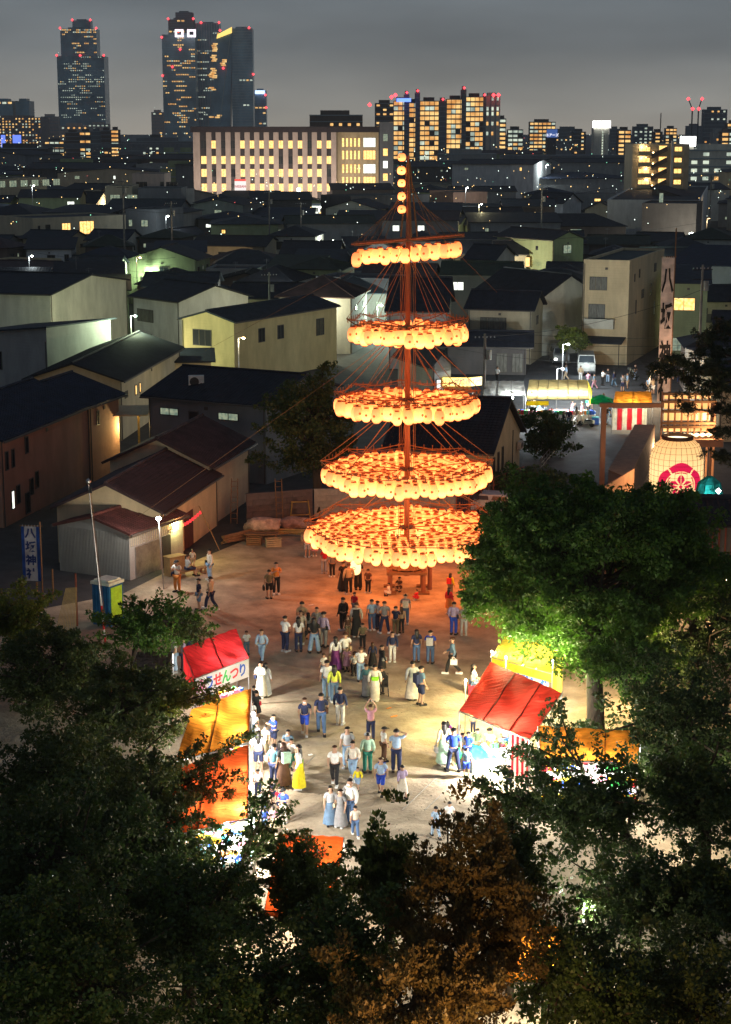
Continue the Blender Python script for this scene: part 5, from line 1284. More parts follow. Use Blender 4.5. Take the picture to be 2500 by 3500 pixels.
# yellow sign stall
YS = G(1575, 1300, 3.0); ys = root('lit_stall_sign', 'wrap-around glowing yellow stall sign with red katakana', 'sign', (YS.x, YS.y, 0), 0)
MS = YS.y / 6000
obj('sign_panel', MB().b2((-62 * MS, -.1, 2.45), (33 * MS, .1, 3.25)), emit('yellow sign face', (1, .72, .12), 1.0), ys)
sp2 = obj('sign_panel', MB().b2((0, -.1, 2.45), (1.3, .1, 3.25)), emit('yellow sign face', (1, .72, .12), 1.0), ys, loc=(33 * MS + .02, .02, 0), rot=(0, 0, .6))
RT = emit('sign letter red', (.8, .04, .02), .5)
text('リング焼き', RT, ys, (-14 * MS, -.12, 2.85), (PI / 2, 0, 0), .56, .012, .02); text('リング', RT, sp2, (.65, -.12, 2.85), (PI / 2, 0, 0), .42, .01, .02)
obj('canopy', MB().slab([(-62 * MS, -1.4, 2.1), (45 * MS, -1.4, 2.1), (33 * MS, .3, 2.4), (-62 * MS, .3, 2.4)], .06), mat('stall roof boards', (.25, .13, .07), .8), ys)
for x in (-60, 40): obj('post', MB().tube((x * MS, -1.3, 0), (x * MS, -1.3, 2.05), .04, 6), M_steel, ys)
lamp('lamp_light', (0, -.6, 2.0), 40, WHITE, .1, ys)
# ================================================================== people
def skinned(joints, edges, sub=1):
    names = list(joints); idx = {n: i for i, n in enumerate(names)}
    me = bpy.data.meshes.new('tmp'); me.from_pydata([joints[n][0] for n in names], [(idx[a], idx[b]) for a, b in edges], []); me.update()
    o = bpy.data.objects.new('tmp', me); COL.objects.link(o)
    o.modifiers.new('s', 'SKIN')
    sv = me.skin_vertices[0].data
    for n in names:
        r = joints[n][1]; sv[idx[n]].radius = r if isinstance(r, tuple) else (r, r)
        sv[idx[n]].use_root = (n == names[0])
    if sub:
        m = o.modifiers.new('u', 'SUBSURF'); m.levels = sub; m.render_levels = sub
    dg = bpy.context.evaluated_depsgraph_get()
    res = bpy.data.meshes.new_from_object(o.evaluated_get(dg))
    bpy.data.objects.remove(o); bpy.data.meshes.remove(me)
    res.polygons.foreach_set('use_smooth', [True] * len(res.polygons))
    return res
REST = dict(pelvis=(0, 0, .94), waist=(0, 0, 1.08), chest=(0, .01, 1.27), neck0=(0, 0, 1.42), neck=(0, .01, 1.49), head=(0, .02, 1.585), crown=(0, .0, 1.66))
def pose(shL=None, **k):
    J = dict(REST)
    for s, n in ((-1, 'L'), (1, 'R')):
        J['sh' + n] = (s * .17, 0, 1.385); J['el' + n] = (s * .23, -.02, 1.11); J['wr' + n] = (s * .24, .08, .87)
        J['hip' + n] = (s * .09, 0, .88); J['kn' + n] = (s * .10, .02, .48); J['an' + n] = (s * .10, -.02, .075); J['to' + n] = (s * .12, .13, .035)
    J.update(k); return J
POSES = {
 'stand': pose(),
 'walk': pose(knL=(-.09, .17, .50), anL=(-.09, .22, .09), toL=(-.09, .37, .07), knR=(.09, -.02, .47), anR=(.09, -.30, .13), toR=(.09, -.18, .03), elL=(-.23, -.12, 1.12), wrL=(-.22, -.06, .9), elR=(.23, .08, 1.12), wrR=(.2, .26, .98)),
 'phone': pose(elL=(-.21, .12, 1.18), wrL=(-.06, .30, 1.32), elR=(.21, .12, 1.18), wrR=(.06, .30, 1.32)),
 'armsup': pose(elL=(-.21, .10, 1.60), wrL=(-.07, .16, 1.84), elR=(.21, .10, 1.60), wrR=(.07, .16, 1.84)),
 'handhead': pose(elR=(.36, .02, 1.55), wrR=(.13, .05, 1.60), elL=(-.22, .1, 1.14), wrL=(-.1, .26, 1.05)),
 'cross': pose(elL=(-.24, .06, 1.16), wrL=(.05, .20, 1.16), elR=(.24, .06, 1.16), wrR=(-.05, .21, 1.12)),
 'wide': pose(knL=(-.14, .04, .48), anL=(-.2, 0, .075), toL=(-.24, .13, .035), knR=(.14, .0, .48), anR=(.2, -.04, .075), toR=(.26, .08, .035), elL=(-.24, .04, 1.14), wrL=(-.12, .2, 1.0)),
}
def shift(J, dz, names=None):
    return {k: ((v[0], v[1], v[2] + dz)) for k, v in J.items()}
cr_ = pose(knL=(-.13, .30, .55), knR=(.13, .30, .55), hipL=(-.09, -.12, .88), hipR=(.09, -.12, .88))
J = dict(POSES['stand'])
low = {k: (v[0], v[1] - .02, v[2] - .62) for k, v in J.items() if not k.startswith(('kn', 'an', 'to', 'hip'))}
low.update(hipL=(-.10, -.04, .30), hipR=(.10, -.04, .30), knL=(-.15, .34, .42), knR=(.15, .34, .42), anL=(-.13, .14, .075), anR=(.13, .14, .075), toL=(-.14, .28, .035), toR=(.14, .28, .035),
           elL=(-.22, .18, .58), elR=(.22, .18, .58), wrL=(-.06, .38, .55), wrR=(.06, .38, .55))
POSES['crouch'] = low
sit = {k: (v[0], v[1], v[2] - .40) for k, v in J.items() if not k.startswith(('kn', 'an', 'to', 'hip'))}
sit.update(hipL=(-.10, .02, .50), hipR=(.10, .02, .50), knL=(-.12, .42, .50), knR=(.12, .42, .50), anL=(-.12, .42, .075), anR=(.12, .42, .075), toL=(-.13, .57, .035), toR=(.13, .57, .035),
           elL=(-.22, .1, .74), elR=(.22, .1, .74), wrL=(-.1, .34, .6), wrR=(.1, .34, .6))
POSES['sit'] = sit
BR = dict(pelvis=(.14, .10), waist=(.125, .09), chest=(.15, .10), neck0=(.08, .07), neck=.052, head=(.088, .10), crown=(.065, .08), sh=.055, el=.042, wr=.028, hip=.085, kn=.056, an=.040, to=.034)
def body_parts(pn):
    J = POSES[pn]; out = {}
    def q(n, dr=0.0, mul=1.0):
        r = BR[n] if n in BR else BR[n[:-1]]
        r = tuple((a + dr) * mul for a in r) if isinstance(r, tuple) else (r + dr) * mul
        return (J[n], r)
    full = {n: q(n) for n in J}
    E = [('pelvis', 'waist'), ('waist', 'chest'), ('chest', 'neck0'), ('neck0', 'neck'), ('neck', 'head'), ('head', 'crown')]
    for s in 'LR': E += [('neck0', 'sh' + s), ('sh' + s, 'el' + s), ('el' + s, 'wr' + s), ('pelvis', 'hip' + s), ('hip' + s, 'kn' + s), ('kn' + s, 'an' + s), ('an' + s, 'to' + s)]
    body = skinned(full, E)
    # hands, nose and ears joined into the same mesh
    bm = bmesh.new(); bm.from_mesh(body)
    def blk(c, ax, ln, w, t, side):
        ax = ax.normalized(); sd = (side - ax * side.dot(ax)).normalized(); up = ax.cross(sd)
        vs = []
        for k, tp in ((0, 1), (1, .8)):
            for a, b in ((-1, -1), (1, -1), (1, 1), (-1, 1)):
                vs.append(bm.verts.new(c + ax * ln * k + sd * a * w * tp / 2 + up * b * t * tp / 2))
        for f in ((3, 2, 1, 0), (4, 5, 6, 7), (0, 1, 5, 4), (1, 2, 6, 5), (2, 3, 7, 6), (3, 0, 4, 7)): bm.faces.new([vs[i] for i in f])
    for s in 'LR':
        w = Vector(J['wr' + s]); ax = (w - Vector(J['el' + s])).normalized(); sd = Vector((0, 1, 0)) if abs(ax.y) < .8 else Vector((0, 0, 1))
        blk(w, ax, .085, .075, .03, sd)
        for k in range(4): blk(w + ax * .083 + sd * (-.027 + .018 * k), ax + Vector((0, 0, -.1 * (k + 1))) * .4, (.062, .075, .07, .055)[k], .015, .016, sd)
        blk(w + ax * .03 + sd * .035, ax * .6 + sd * .6, .05, .018, .018, sd)
    h = Vector(J['head']); blk(h + Vector((0, .09, -.005)), Vector((0, .6, -.8)), .035, .026, .03, Vector((1, 0, 0)))
    for sx_ in (-1, 1): blk(h + Vector((sx_ * .082, 0, .015)), Vector((sx_ * .3, -.1, -1)), .055, .03, .018, Vector((0, 1, 0)))
    bm.to_mesh(body); bm.free(); out['body'] = body
    f = .02
    def arm_to(t, s): # partial sleeve
        a, b = Vector(J['sh' + s]), Vector(J['el' + s]); return a.lerp(b, t)
    for nm, slv in (('tshirt', .72), ('longshirt', 1)):
        D = {n: q(n, f) for n in ('pelvis', 'waist', 'chest', 'neck0', 'shL', 'shR')}
        D['neck0'] = (J['neck0'], (.085, .075)); D['pelvis'] = (tuple(Vector(J['pelvis']) + Vector((0, 0, -.03))), (.16, .12))
        EE = [('pelvis', 'waist'), ('waist', 'chest'), ('chest', 'neck0'), ('neck0', 'shL'), ('neck0', 'shR')]
        for s in 'LR':
            if slv < 1: D['c' + s] = (tuple(arm_to(slv, s)), .062); EE.append(('sh' + s, 'c' + s))
            else:
                D['el' + s] = q('el' + s, f); D['wr' + s] = q('wr' + s, .014); EE += [('sh' + s, 'el' + s), ('el' + s, 'wr' + s)]
        out[nm] = skinned(D, EE)
    for nm, t in (('trousers', 1), ('shorts', 0), ('widetrousers', 2)):
        D = {'pelvis': (J['pelvis'], (.15, .112))}; EE = []
        for s in 'LR':
            D['hip' + s] = q('hip' + s, .015); EE.append(('pelvis', 'hip' + s))
            D['kn' + s] = q('kn' + s, .045 if t == 2 else .025); EE.append(('hip' + s, 'kn' + s))
            if t: D['an' + s] = q('an' + s, .08 if t == 2 else .025); EE.append(('kn' + s, 'an' + s))
        out[nm] = skinned(D, EE)
    D = {}
    for s in 'LR':
        a, t = Vector(J['an' + s]), Vector(J['to' + s])
        mb = MB(); d = (t - a); d.z = 0; d = d.normalized(); mid = a + d * .05; yaw = math.atan2(d.y, d.x) - PI / 2
        mb.box((mid.x, mid.y, max(.045, t.z + .01)), (.10, .27, .08), 0, yaw); out['shoe' + s] = mb.mesh('shoe', None); out['shoe' + s].materials.clear()
    hd = Vector(J['head'])
    def capmesh(k):
        bm = bmesh.new(); bmesh.ops.create_uvsphere(bm, u_segments=12, v_segments=8, radius=1)
        kill = [v for v in bm.verts if (v.co.z < -.35) or (v.co.y > .45 and v.co.z < .35)]
        bmesh.ops.delete(bm, geom=kill, context='VERTS')
        for v in bm.verts:
            v.co = Vector((v.co.x * .108, v.co.y * .125 - .012, v.co.z * .118 + .04)) + hd
        if k == 'long':
            vs = []
            for z, w, y in ((.02, .10, -.10), (-.12, .11, -.125), (-.28, .10, -.135), (-.38, .06, -.12)):
                for j in range(5):
                    a = -1 + j / 2; vs.append(bm.verts.new(hd + Vector((a * w, y + .05 * a * a, z))))
                for j in range(5):
                    a = -1 + j / 2; vs.append(bm.verts.new(hd + Vector((a * w * .9, y + .045 + .05 * a * a, z))))
            for i in range(3):
                for j in range(4):
                    bm.faces.new((vs[i * 10 + j], vs[i * 10 + j + 1], vs[i * 10 + 10 + j + 1], vs[i * 10 + 10 + j]))
                    bm.faces.new((vs[i * 10 + 5 + j + 1], vs[i * 10 + 5 + j], vs[i * 10 + 15 + j], vs[i * 10 + 15 + j + 1]))
        me = bpy.data.meshes.new('hair'); bm.to_mesh(me); bm.free(); me.polygons.foreach_set('use_smooth', [True] * len(me.polygons)); return me
    out['short'] = capmesh('s'); out['long'] = capmesh('long')
    bm = bmesh.new(); bmesh.ops.create_uvsphere(bm, u_segments=12, v_segments=6, radius=1)
    bmesh.ops.delete(bm, geom=[v for v in bm.verts if v.co.z < -.05], context='VERTS')
    for v in bm.verts: v.co = Vector((v.co.x * .118, v.co.y * .13, v.co.z * .11 + .05)) + hd
    br = [bm.verts.new(hd + Vector(p)) for p in ((-.09, .09, .055), (.09, .09, .055), (.07, .22, .04), (-.07, .22, .04))]; bm.faces.new(br)
    me = bpy.data.meshes.new('cap'); bm.to_mesh(me); bm.free(); out['cap'] = me
    pv = Vector(J['pelvis'])
    for nm, zb, rb in (('skirt', .42 if pn not in ('sit', 'crouch') else .25, .24), ('longskirt', .12, .29), ('yukata', .07, .19)):
        mb = MB(); n = 14; prof = [(.145, pv.z + .10), (.175, pv.z - .08), ((.175 + rb) / 2, (pv.z + zb) / 2), (rb, zb)]
        V = []
        for r, z in prof:
            for k in range(n):
                t = 2 * PI * k / n; rr = r * (1 + .05 * math.cos(k * PI)); V.append((pv.x + rr * math.cos(t), pv.y + rr * .82 * math.sin(t), z))
        F = [(i * n + k, i * n + (k + 1) % n, (i + 1) * n + (k + 1) % n, (i + 1) * n + k) for i in range(3) for k in range(n)]
        mb.add(V, F); out[nm] = mb.mesh(nm, []); out[nm].polygons.foreach_set('use_smooth', [True] * len(F))
    ch = Vector(J['chest'])
    out['backpack'] = MB().box(ch + Vector((0, -.2, -.06)), (.28, .15, .40)).mesh('backpack', [])
    w = Vector(J['wrL']); out['bag'] = MB().box(w + Vector((-.03, -.02, -.24)), (.10, .26, .24)).tube(w + Vector((-.03, -.1, -.12)), w, .012, 4).tube(w + Vector((-.03, .06, -.12)), w, .012, 4).mesh('bag', [])
    out['sidebag'] = MB().box(Vector((.2, .02, J['pelvis'][2] + .04)), (.09, .24, .18)).tube(Vector((.18, 0, J['pelvis'][2] + .12)), Vector((-.13, .02, J['neck0'][2])), .014, 4).mesh('shoulder_bag', [])
    out['phone'] = MB().box((Vector(J['wrL']) + Vector(J['wrR'])) / 2 + Vector((0, .08, .06)), (.12, .012, .07)).mesh('phone', [])
    ob = Vector(J['waist']); out['obi'] = MB().lathe([(.15, -.09), (.158, 0), (.152, .09)], 12, 0, tuple(ob), 1, .85).box(ob + Vector((0, -.15, .02)), (.22, .08, .17)).mesh('obi_sash', [])
    out['mask'] = MB().box(hd + Vector((0, .098, -.045)), (.09, .02, .06)).mesh('face_mask', [])
    for k in ('shoeL', 'shoeR', 'backpack', 'bag', 'sidebag', 'phone', 'skirt', 'longskirt', 'yukata', 'short', 'long', 'cap', 'obi', 'mask', 'body', 'tshirt', 'longshirt', 'trousers', 'shorts', 'widetrousers'):
        out[k].materials.clear(); out[k].materials.append(None)
    return out
BP = {}
PAL = {'white': (.72, .72, .70), 'offwhite': (.6, .55, .47), 'black': (.018, .018, .02), 'navy': (.02, .028, .075), 'jeans': (.07, .13, .26), 'paleblue': (.30, .42, .58), 'ltjeans': (.25, .38, .55), 'blue': (.02, .06, .42),
       'grey': (.2, .2, .21), 'ltgrey': (.42, .43, .45), 'khaki': (.19, .16, .09), 'beige': (.45, .34, .22), 'red': (.55, .02, .035), 'pink': (.55, .28, .36), 'lavender': (.42, .34, .52), 'purple': (.22, .05, .22), 'yellow': (.75, .62, .02),
       'ylwgreen': (.55, .62, .08), 'mint': (.40, .60, .45), 'green': (.02, .16, .11), 'brown': (.10, .05, .03), 'steel': (.10, .17, .24), 'camo': (.10, .13, .06), 'orange': (.6, .22, .05), 'cream': (.62, .54, .36), 'teal': (.05, .14, .18), 'denim': (.10, .17, .27), 'lime': (.25, .6, .03), 'toygreen': (.02, .5, .12)}
def cm(k): return mat('cloth ' + k, PAL[k], .85, var=.18, scale=6)
M_skin = mat('skin', (.42, .25, .17), .55, var=.08, scale=8); M_hair = mat('black hair', (.012, .010, .009), .45, var=0); M_hairb = mat('brown hair', (.05, .022, .012), .5, var=0)
def person(label, loc, yaw, h, ps, top, bot, hair='short', extra=(), shoe='white', group=None):
    if ps not in BP: BP[ps] = body_parts(ps)
    B = BP[ps]; rt = root('person', label, 'person', loc, yaw, group or 'people in the festival crowd'); k = h / 1.70
    wd = .94 if hair == 'long' else 1.0
    rt.scale = (k * wd * 1.16, k * wd * 1.16, k)
    def ad(nm, part, m):
        o = link(nm, B[part], rt); o.material_slots[0].link = 'OBJECT'; o.material_slots[0].material = m; return o
    ad('body', 'body', M_skin)
    tk, tc_ = top; ad('shirt' if tk == 'tshirt' else 'top', tk, cm(tc_))
    bk, bc = bot; ad({'widetrousers': 'trousers', 'longskirt': 'skirt', 'yukata': 'yukata_skirt'}.get(bk, bk), bk, cm(bc))
    if hair == 'cap': ad('hair', 'short', M_hair); ad('cap', 'cap', cm('black'))
    elif hair == 'whitecap': ad('hair', 'short', M_hair); ad('cap', 'cap', cm('ltgrey'))
    elif hair == 'tancap': ad('hair', 'short', M_hair); ad('cap', 'cap', cm('beige'))
    else: ad('hair', hair, M_hairb if rng.random() < .2 else M_hair)
    for s in 'LR': ad('shoe', 'shoe' + s, cm(shoe))
    for e_ in extra:
        nm, c_ = e_; ad({'sidebag': 'shoulder_bag', 'obi': 'obi_sash', 'mask': 'face_mask'}.get(nm, nm), nm, cm(c_))
    return rt
Z = {'A': (500, 1850), 'B': (1000, 1850), 'C': (1100, 2200), 'D': (750, 2350), 'E': (1250, 2500)}
T, LS_ = 'tshirt', 'longshirt'
PPL = [
 ('A', 290, 470, 118, 160, 'phone', (T, 'white'), ('trousers', 'orange'), 'cap', (('sidebag', 'navy'),), 'woman in sun hat and trousers coloured orange for the light, standing beside the lamp post'),  # orange light is put into the colour of the trousers
 ('A', 385, 330, 130, -60, 'sit', (T, 'ltgrey'), ('shorts', 'navy'), 'short', (), 'person in grey vest sitting on the wooden bench by the storehouse'),
 ('A', 432, 255, 78, 170, 'stand', (T, 'offwhite'), ('shorts', 'beige'), 'short', (), 'person in pale shirt standing behind the wooden bench'),
 ('A', 592, 362, 78, 120, 'stand', (LS_, 'offwhite'), ('trousers', 'ltjeans'), 'short', (('sidebag', 'black'),), 'person in cream hoodie and pale jeans near the bench looking left'),
 ('A', 492, 640, 350, 110, 'stand', (T, 'navy'), ('shorts', 'denim'), 'short', (), 'man in dark navy shirt partly behind the shrub leaves'),
 ('A', 600, 632, 332, 60, 'walk', (T, 'beige'), ('trousers', 'navy'), 'short', (), 'man in beige shirt and dark trousers casting a long shadow on the left'),
 ('A', 1205, 492, 195, 190, 'phone', (T, 'orange'), ('trousers', 'black'), 'short', (('sidebag', 'black'),), 'man in shirt coloured amber for the light, standing alone behind a child left of the mast'),  # warm light on the shirt is put into its cloth colour
 ('A', 1140, 532, 268, 10, 'stand', (T, 'khaki'), ('shorts', 'black'), 'short', (('bag', 'black'),), 'child in dark shorts in front of the amber-shirted man'),
 ('A', 1445, 880, 525, -20, 'stand', (T, 'beige'), ('trousers', 'beige'), 'short', (), 'man in pale tan shirt at the back of the standing group on the left'),
 ('A', 1288, 1022, 672, -40, 'cross', (T, 'white'), ('trousers', 'navy'), 'short', (), 'man in white shirt and navy trousers with folded arms at the left of the group'),
 ('A', 1412, 1022, 705, 5, 'stand', (T, 'white'), ('trousers', 'navy'), 'long', (), 'woman in white top and navy trousers seen from behind in the left group'),
 ('A', 1435, 950, 645, 170, 'stand', (T, 'offwhite'), ('trousers', 'khaki'), 'long', (('bag', 'black'),), 'woman facing the camera behind the white-topped woman in the left group'),
 ('A', 1556, 1036, 692, 0, 'wide', (T, 'black'), ('widetrousers', 'ltjeans'), 'long', (), 'woman in black top and very wide pale jeans seen from behind'),
 ('A', 932, 1050, 832, 20, 'stand', (T, 'white'), ('trousers', 'steel'), 'short', (), 'man in plain white shirt just behind the bright red tent corner'),
 ('A', 1072, 1112, 820, 165, 'walk', (LS_, 'paleblue'), ('trousers', 'ltjeans'), 'short', (('sidebag', 'ltgrey'),), 'man in pale blue shirt and jeans walking past the red tent'),
 ('A', 268, 1215, 865, 100, 'stand', (T, 'ltgrey'), ('widetrousers', 'paleblue'), 'short', (), 'person in grey top and sky blue trousers left of the red tent'),
 ('A', 345, 1200, 892, -70, 'stand', (T, 'lavender'), ('trousers', 'navy'), 'short', (('backpack', 'brown'),), 'person with a brown backpack left of the red tent'),
 ('A', 405, 1150, 880, 0, 'stand', (T, 'navy'), ('trousers', 'navy'), 'short', (), 'person in all navy half hidden behind the red tent roof'),
 ('A', 1065, 1440, 1118, 150, 'cross', (LS_, 'white'), ('longskirt', 'offwhite'), 'short', (('sidebag', 'navy'),), 'woman in long white clothes with a dark shoulder bag right of the lettered banner'),
 ('A', 1110, 1430, 1130, -20, 'stand', (LS_, 'ltgrey'), ('longskirt', 'ltgrey'), 'long', (('bag', 'yellow'),), 'woman in long grey coat carrying a yellow bag near the lettered banner'),
 ('B', 140, 150, -95, 0, 'stand', (T, 'grey'), ('shorts', 'ltgrey'), 'short', (), 'man in pale shorts half hidden under the left edge of the lowest tier'),
 ('B', 205, 140, -80, 20, 'stand', (T, 'pink'), ('skirt', 'pink'), 'long', (('bag', 'white'),), 'woman with a white bag beside the man in pale shorts'),
 ('B', 300, 298, 60, 170, 'stand', (T, 'red'), ('widetrousers', 'ltgrey'), 'short', (), 'person in red top and grey trousers under the lowest lantern tier'),
 ('B', 470, 460, 190, 30, 'stand', (T, 'black'), ('longskirt', 'black'), 'short', (), 'person in a long black festival coat left of the held lantern'),
 ('B', 522, 492, 210, 10, 'stand', (LS_, 'beige'), ('trousers', 'black'), 'short', (), 'man in tan jacket seen from behind by the held lantern'),
 ('B', 608, 450, 175, 0, 'phone', (LS_, 'black'), ('widetrousers', 'black'), 'short', (), 'man in black clothes holding up a big white lantern'),
 ('B', 470, 825, 525, 40, 'stand', (LS_, 'black'), ('trousers', 'black'), 'short', (), 'man in dark suit jacket below the mast'),
 ('B', 575, 700, 475, -40, 'stand', (T, 'red'), ('trousers', 'grey'), 'short', (), 'person in bright red shirt below the mast'),
 ('B', 592, 885, 572, 0, 'stand', (LS_, 'offwhite'), ('longskirt', 'black'), 'short', (('bag', 'grey'), ('backpack', 'black')), 'woman in long black pinafore with white sleeves and a grey bag'),
 ('B', 515, 900, 690, 170, 'stand', (T, 'brown'), ('trousers', 'khaki'), 'long', (), 'brown-haired woman hidden behind the woman in white with arms folded'),
 ('B', 735, 826, 542, 20, 'stand', (T, 'paleblue'), ('trousers', 'jeans'), 'short', (), 'person in light blue shirt and jeans at the left of the five friends'),
 ('B', 788, 812, 555, 60, 'cross', (T, 'white'), ('trousers', 'navy'), 'short', (), 'person in white shirt second of the five friends'),
 ('B', 852, 852, 560, 10, 'wide', (T, 'grey'), ('trousers', 'navy'), 'short', (), 'man in grey-brown shirt in the centre of the five friends'),
 ('B', 955, 872, 606, -30, 'phone', (T, 'navy'), ('trousers', 'khaki'), 'short', (), 'teenager in navy shirt and khaki trousers among the five friends'),
 ('B', 1008, 846, 612, 20, 'stand', (LS_, 'beige'), ('trousers', 'black'), 'long', (), 'girl in beige cardigan and black trousers at the right of the five friends'),
 ('B', 1045, 770, 492, 0, 'stand', (T, 'grey'), ('trousers', 'jeans'), 'tancap', (('backpack', 'offwhite'),), 'man in straw-coloured hat with a pale backpack near the mast foot'),
 ('B', 890, 505, 392, 90, 'crouch', (T, 'white'), ('shorts', 'white'), 'short', (), 'small child in white crouching at the foot of the mast'),
 ('B', 990, 462, 338, 150, 'crouch', (T, 'brown'), ('shorts', 'brown'), 'short', (), 'child crouching under the mast platform'),
 ('B', 1150, 548, 455, 60, 'crouch', (T, 'red'), ('shorts', 'red'), 'short', (), 'toddler in red crouching by the right mast post'),
 ('B', 1460, 520, 300, -30, 'stand', (LS_, 'yellow'), ('trousers', 'khaki'), 'long', (('backpack', 'red'),), 'woman in yellow top with a red bag left of the big green tree'),
 ('B', 1448, 675, 430, -40, 'stand', (LS_, 'red'), ('skirt', 'orange'), 'long', (('phone', 'white'),), 'woman in red top and tan skirt beside the big green tree'),
 ('B', 1492, 865, 566, -20, 'stand', (LS_, 'lavender'), ('trousers', 'blue'), 'short', (('sidebag', 'navy'),), 'person in pale lilac tunic and bright blue jeans by the tree'),
 ('B', 1585, 872, 590, 0, 'stand', (T, 'grey'), ('trousers', 'ltgrey'), 'short', (), 'person in grey trousers mostly hidden by the big green tree'),
 ('B', 288, 982, 640, -30, 'stand', (LS_, 'lavender'), ('trousers', 'grey'), 'cap', (('sidebag', 'black'),), 'man in cap and dusky purple shirt in the left group'),
 ('B', 228, 905, 615, 180, 'stand', (T, 'grey'), ('trousers', 'navy'), 'short', (), 'man at the back between the purple shirt and the wide jeans'),
 ('B', 490, 1185, 800, 20, 'cross', (T, 'white'), ('trousers', 'khaki'), 'short', (('sidebag', 'beige'),), 'woman in white shirt and khaki trousers with a tan bag in the centre'),
 ('B', 400, 1200, 885, 15, 'stand', (LS_, 'white'), ('longskirt', 'purple'), 'long', (('bag', 'beige'),), 'woman in white blouse and purple skirt in the centre of the square'),
 ('B', 505, 1205, 985, 170, 'stand', (T, 'pink'), ('skirt', 'pink'), 'short', (), 'small girl in pink floral dress beside the crouching pair'),
 ('B', 580, 1225, 990, -10, 'crouch', (T, 'white'), ('trousers', 'black'), 'short', (), 'man in white shirt crouching beside the girl in pink'),
 ('B', 635, 1300, 985, 0, 'phone', (T, 'white'), ('trousers', 'ltjeans'), 'short', (('sidebag', 'brown'),), 'woman in white shirt with thin strap taking a picture in the centre'),
 ('B', 742, 1165, 938, 10, 'stand', (LS_, 'navy'), ('longskirt', 'black'), 'long', (), 'woman with long black hair in a dark dress in the centre'),
 ('B', 828, 1240, 965, -60, 'wide', (LS_, 'black'), ('skirt', 'black'), 'short', (('sidebag', 'grey'),), 'person in black bending beside the woman in the dark dress'),
 ('B', 925, 1115, 840, 175, 'stand', (LS_, 'navy'), ('trousers', 'white'), 'short', (), 'teenager in navy hoodie and white trousers facing the camera'),
 ('B', 1148, 1120, 820, 10, 'stand', (T, 'navy'), ('trousers', 'jeans'), 'long', (), 'woman with long hair in a navy tunic standing alone with a friend'),
 ('B', 1275, 1132, 830, -10, 'stand', (T, 'blue'), ('trousers', 'jeans'), 'short', (('backpack', 'ltgrey'),), 'man in blue shirt with a pale grey tabard on his back'),
 ('B', 1480, 1232, 880, 80, 'walk', (LS_, 'steel'), ('trousers', 'black'), 'short', (('bag', 'white'),), 'man in grey-blue jacket striding left with a white bag'),
 ('C', 1400, 462, 105, -75, 'sit', (T, 'white'), ('trousers', 'denim'), 'long', (), 'woman with long hair sitting on a red stool at the corner of the red tent'),
 ('C', 50, 512, 135, 10, 'stand', (T, 'white'), ('trousers', 'ltjeans'), 'short', (('sidebag', 'black'),), 'man in white shirt with a black waist bag and rolled jeans'),
 ('C', 118, 545, 205, 5, 'stand', (LS_, 'ylwgreen'), ('trousers', 'denim'), 'long', (), 'woman with long black hair in a lime yellow cardigan'),
 ('C', 412, 492, 195, 20, 'stand', (LS_, 'teal'), ('yukata', 'grey'), 'short', (('obi', 'grey'),), 'woman in dark floral summer kimono'),
 ('C', 492, 532, 198, 0, 'stand', (LS_, 'offwhite'), ('yukata', 'offwhite'), 'short', (('obi', 'lime'),), 'woman in white summer kimono with a bright green sash'),
 ('C', 552, 470, 220, 30, 'stand', (LS_, 'black'), ('trousers', 'black'), 'short', (), 'person in black behind the white kimono pushing a pushchair'),
 ('C', 840, 522, 155, 10, 'stand', (LS_, 'ltgrey'), ('longskirt', 'offwhite'), 'short', (('sidebag', 'brown'),), 'woman in long off-white dress with red socks right of centre'),
 ('C', 918, 570, 182, -60, 'stand', (T, 'steel'), ('shorts', 'navy'), 'short', (('backpack', 'navy'),), 'man in dark blue shirt with a backpack and shorts right of centre'),
 ('C', 172, 750, 410, -10, 'stand', (LS_, 'navy'), ('trousers', 'white'), 'short', (), 'woman in navy jacket and white trousers standing alone in the square'),
 ('C', 455, 895, 568, 5, 'armsup', (T, 'pink'), ('trousers', 'navy'), 'short', (('phone', 'black'),), 'person in pale pink shirt raising a phone with both arms'),
 ('C', 240, 1150, 775, 170, 'stand', (T, 'ltgrey'), ('trousers', 'ltjeans'), 'short', (('backpack', 'black'),), 'man in pale grey vest and washed jeans with a black backpack'),
 ('C', 575, 1090, 775, -70, 'stand', (T, 'white'), ('trousers', 'brown'), 'cap', (), 'man in white shirt, brown trousers and a black cap'),
 ('C', 690, 1192, 785, -10, 'handhead', (T, 'paleblue'), ('trousers', 'navy'), 'short', (), 'broad man in light blue shirt with one hand at his head'),
 ('C', 425, 1195, 832, 10, 'stand', (LS_, 'mint'), ('trousers', 'green'), 'whitecap', (), 'person in mint hoodie, green trousers and a pale cap'),
 ('C', 122, 1312, 948, 175, 'walk', (T, 'white'), ('trousers', 'black'), 'short', (), 'man in white shirt and black trousers walking to the camera'),
 ('C', 288, 1262, 908, 170, 'walk', (LS_, 'offwhite'), ('trousers', 'ltjeans'), 'short', (('sidebag', 'black'),), 'person in off-white top with a black bag walking beside the grey vest'),
 ('C', 335, 1360, 1150, 160, 'walk', (LS_, 'yellow'), ('shorts', 'ltjeans'), 'short', (), 'child in yellow shirt walking among the adults'),
 ('C', 548, 1400, 1060, 170, 'walk', (T, 'paleblue'), ('shorts', 'blue'), 'short', (('backpack', 'blue'),), 'person in pale top with a bright blue bag walking near the foreground shoots'),
 ('C', 745, 1420, 1130, 20, 'walk', (LS_, 'lavender'), ('longskirt', 'offwhite'), 'short', (), 'person in lilac and white clothes walking behind the blue bag carrier'),
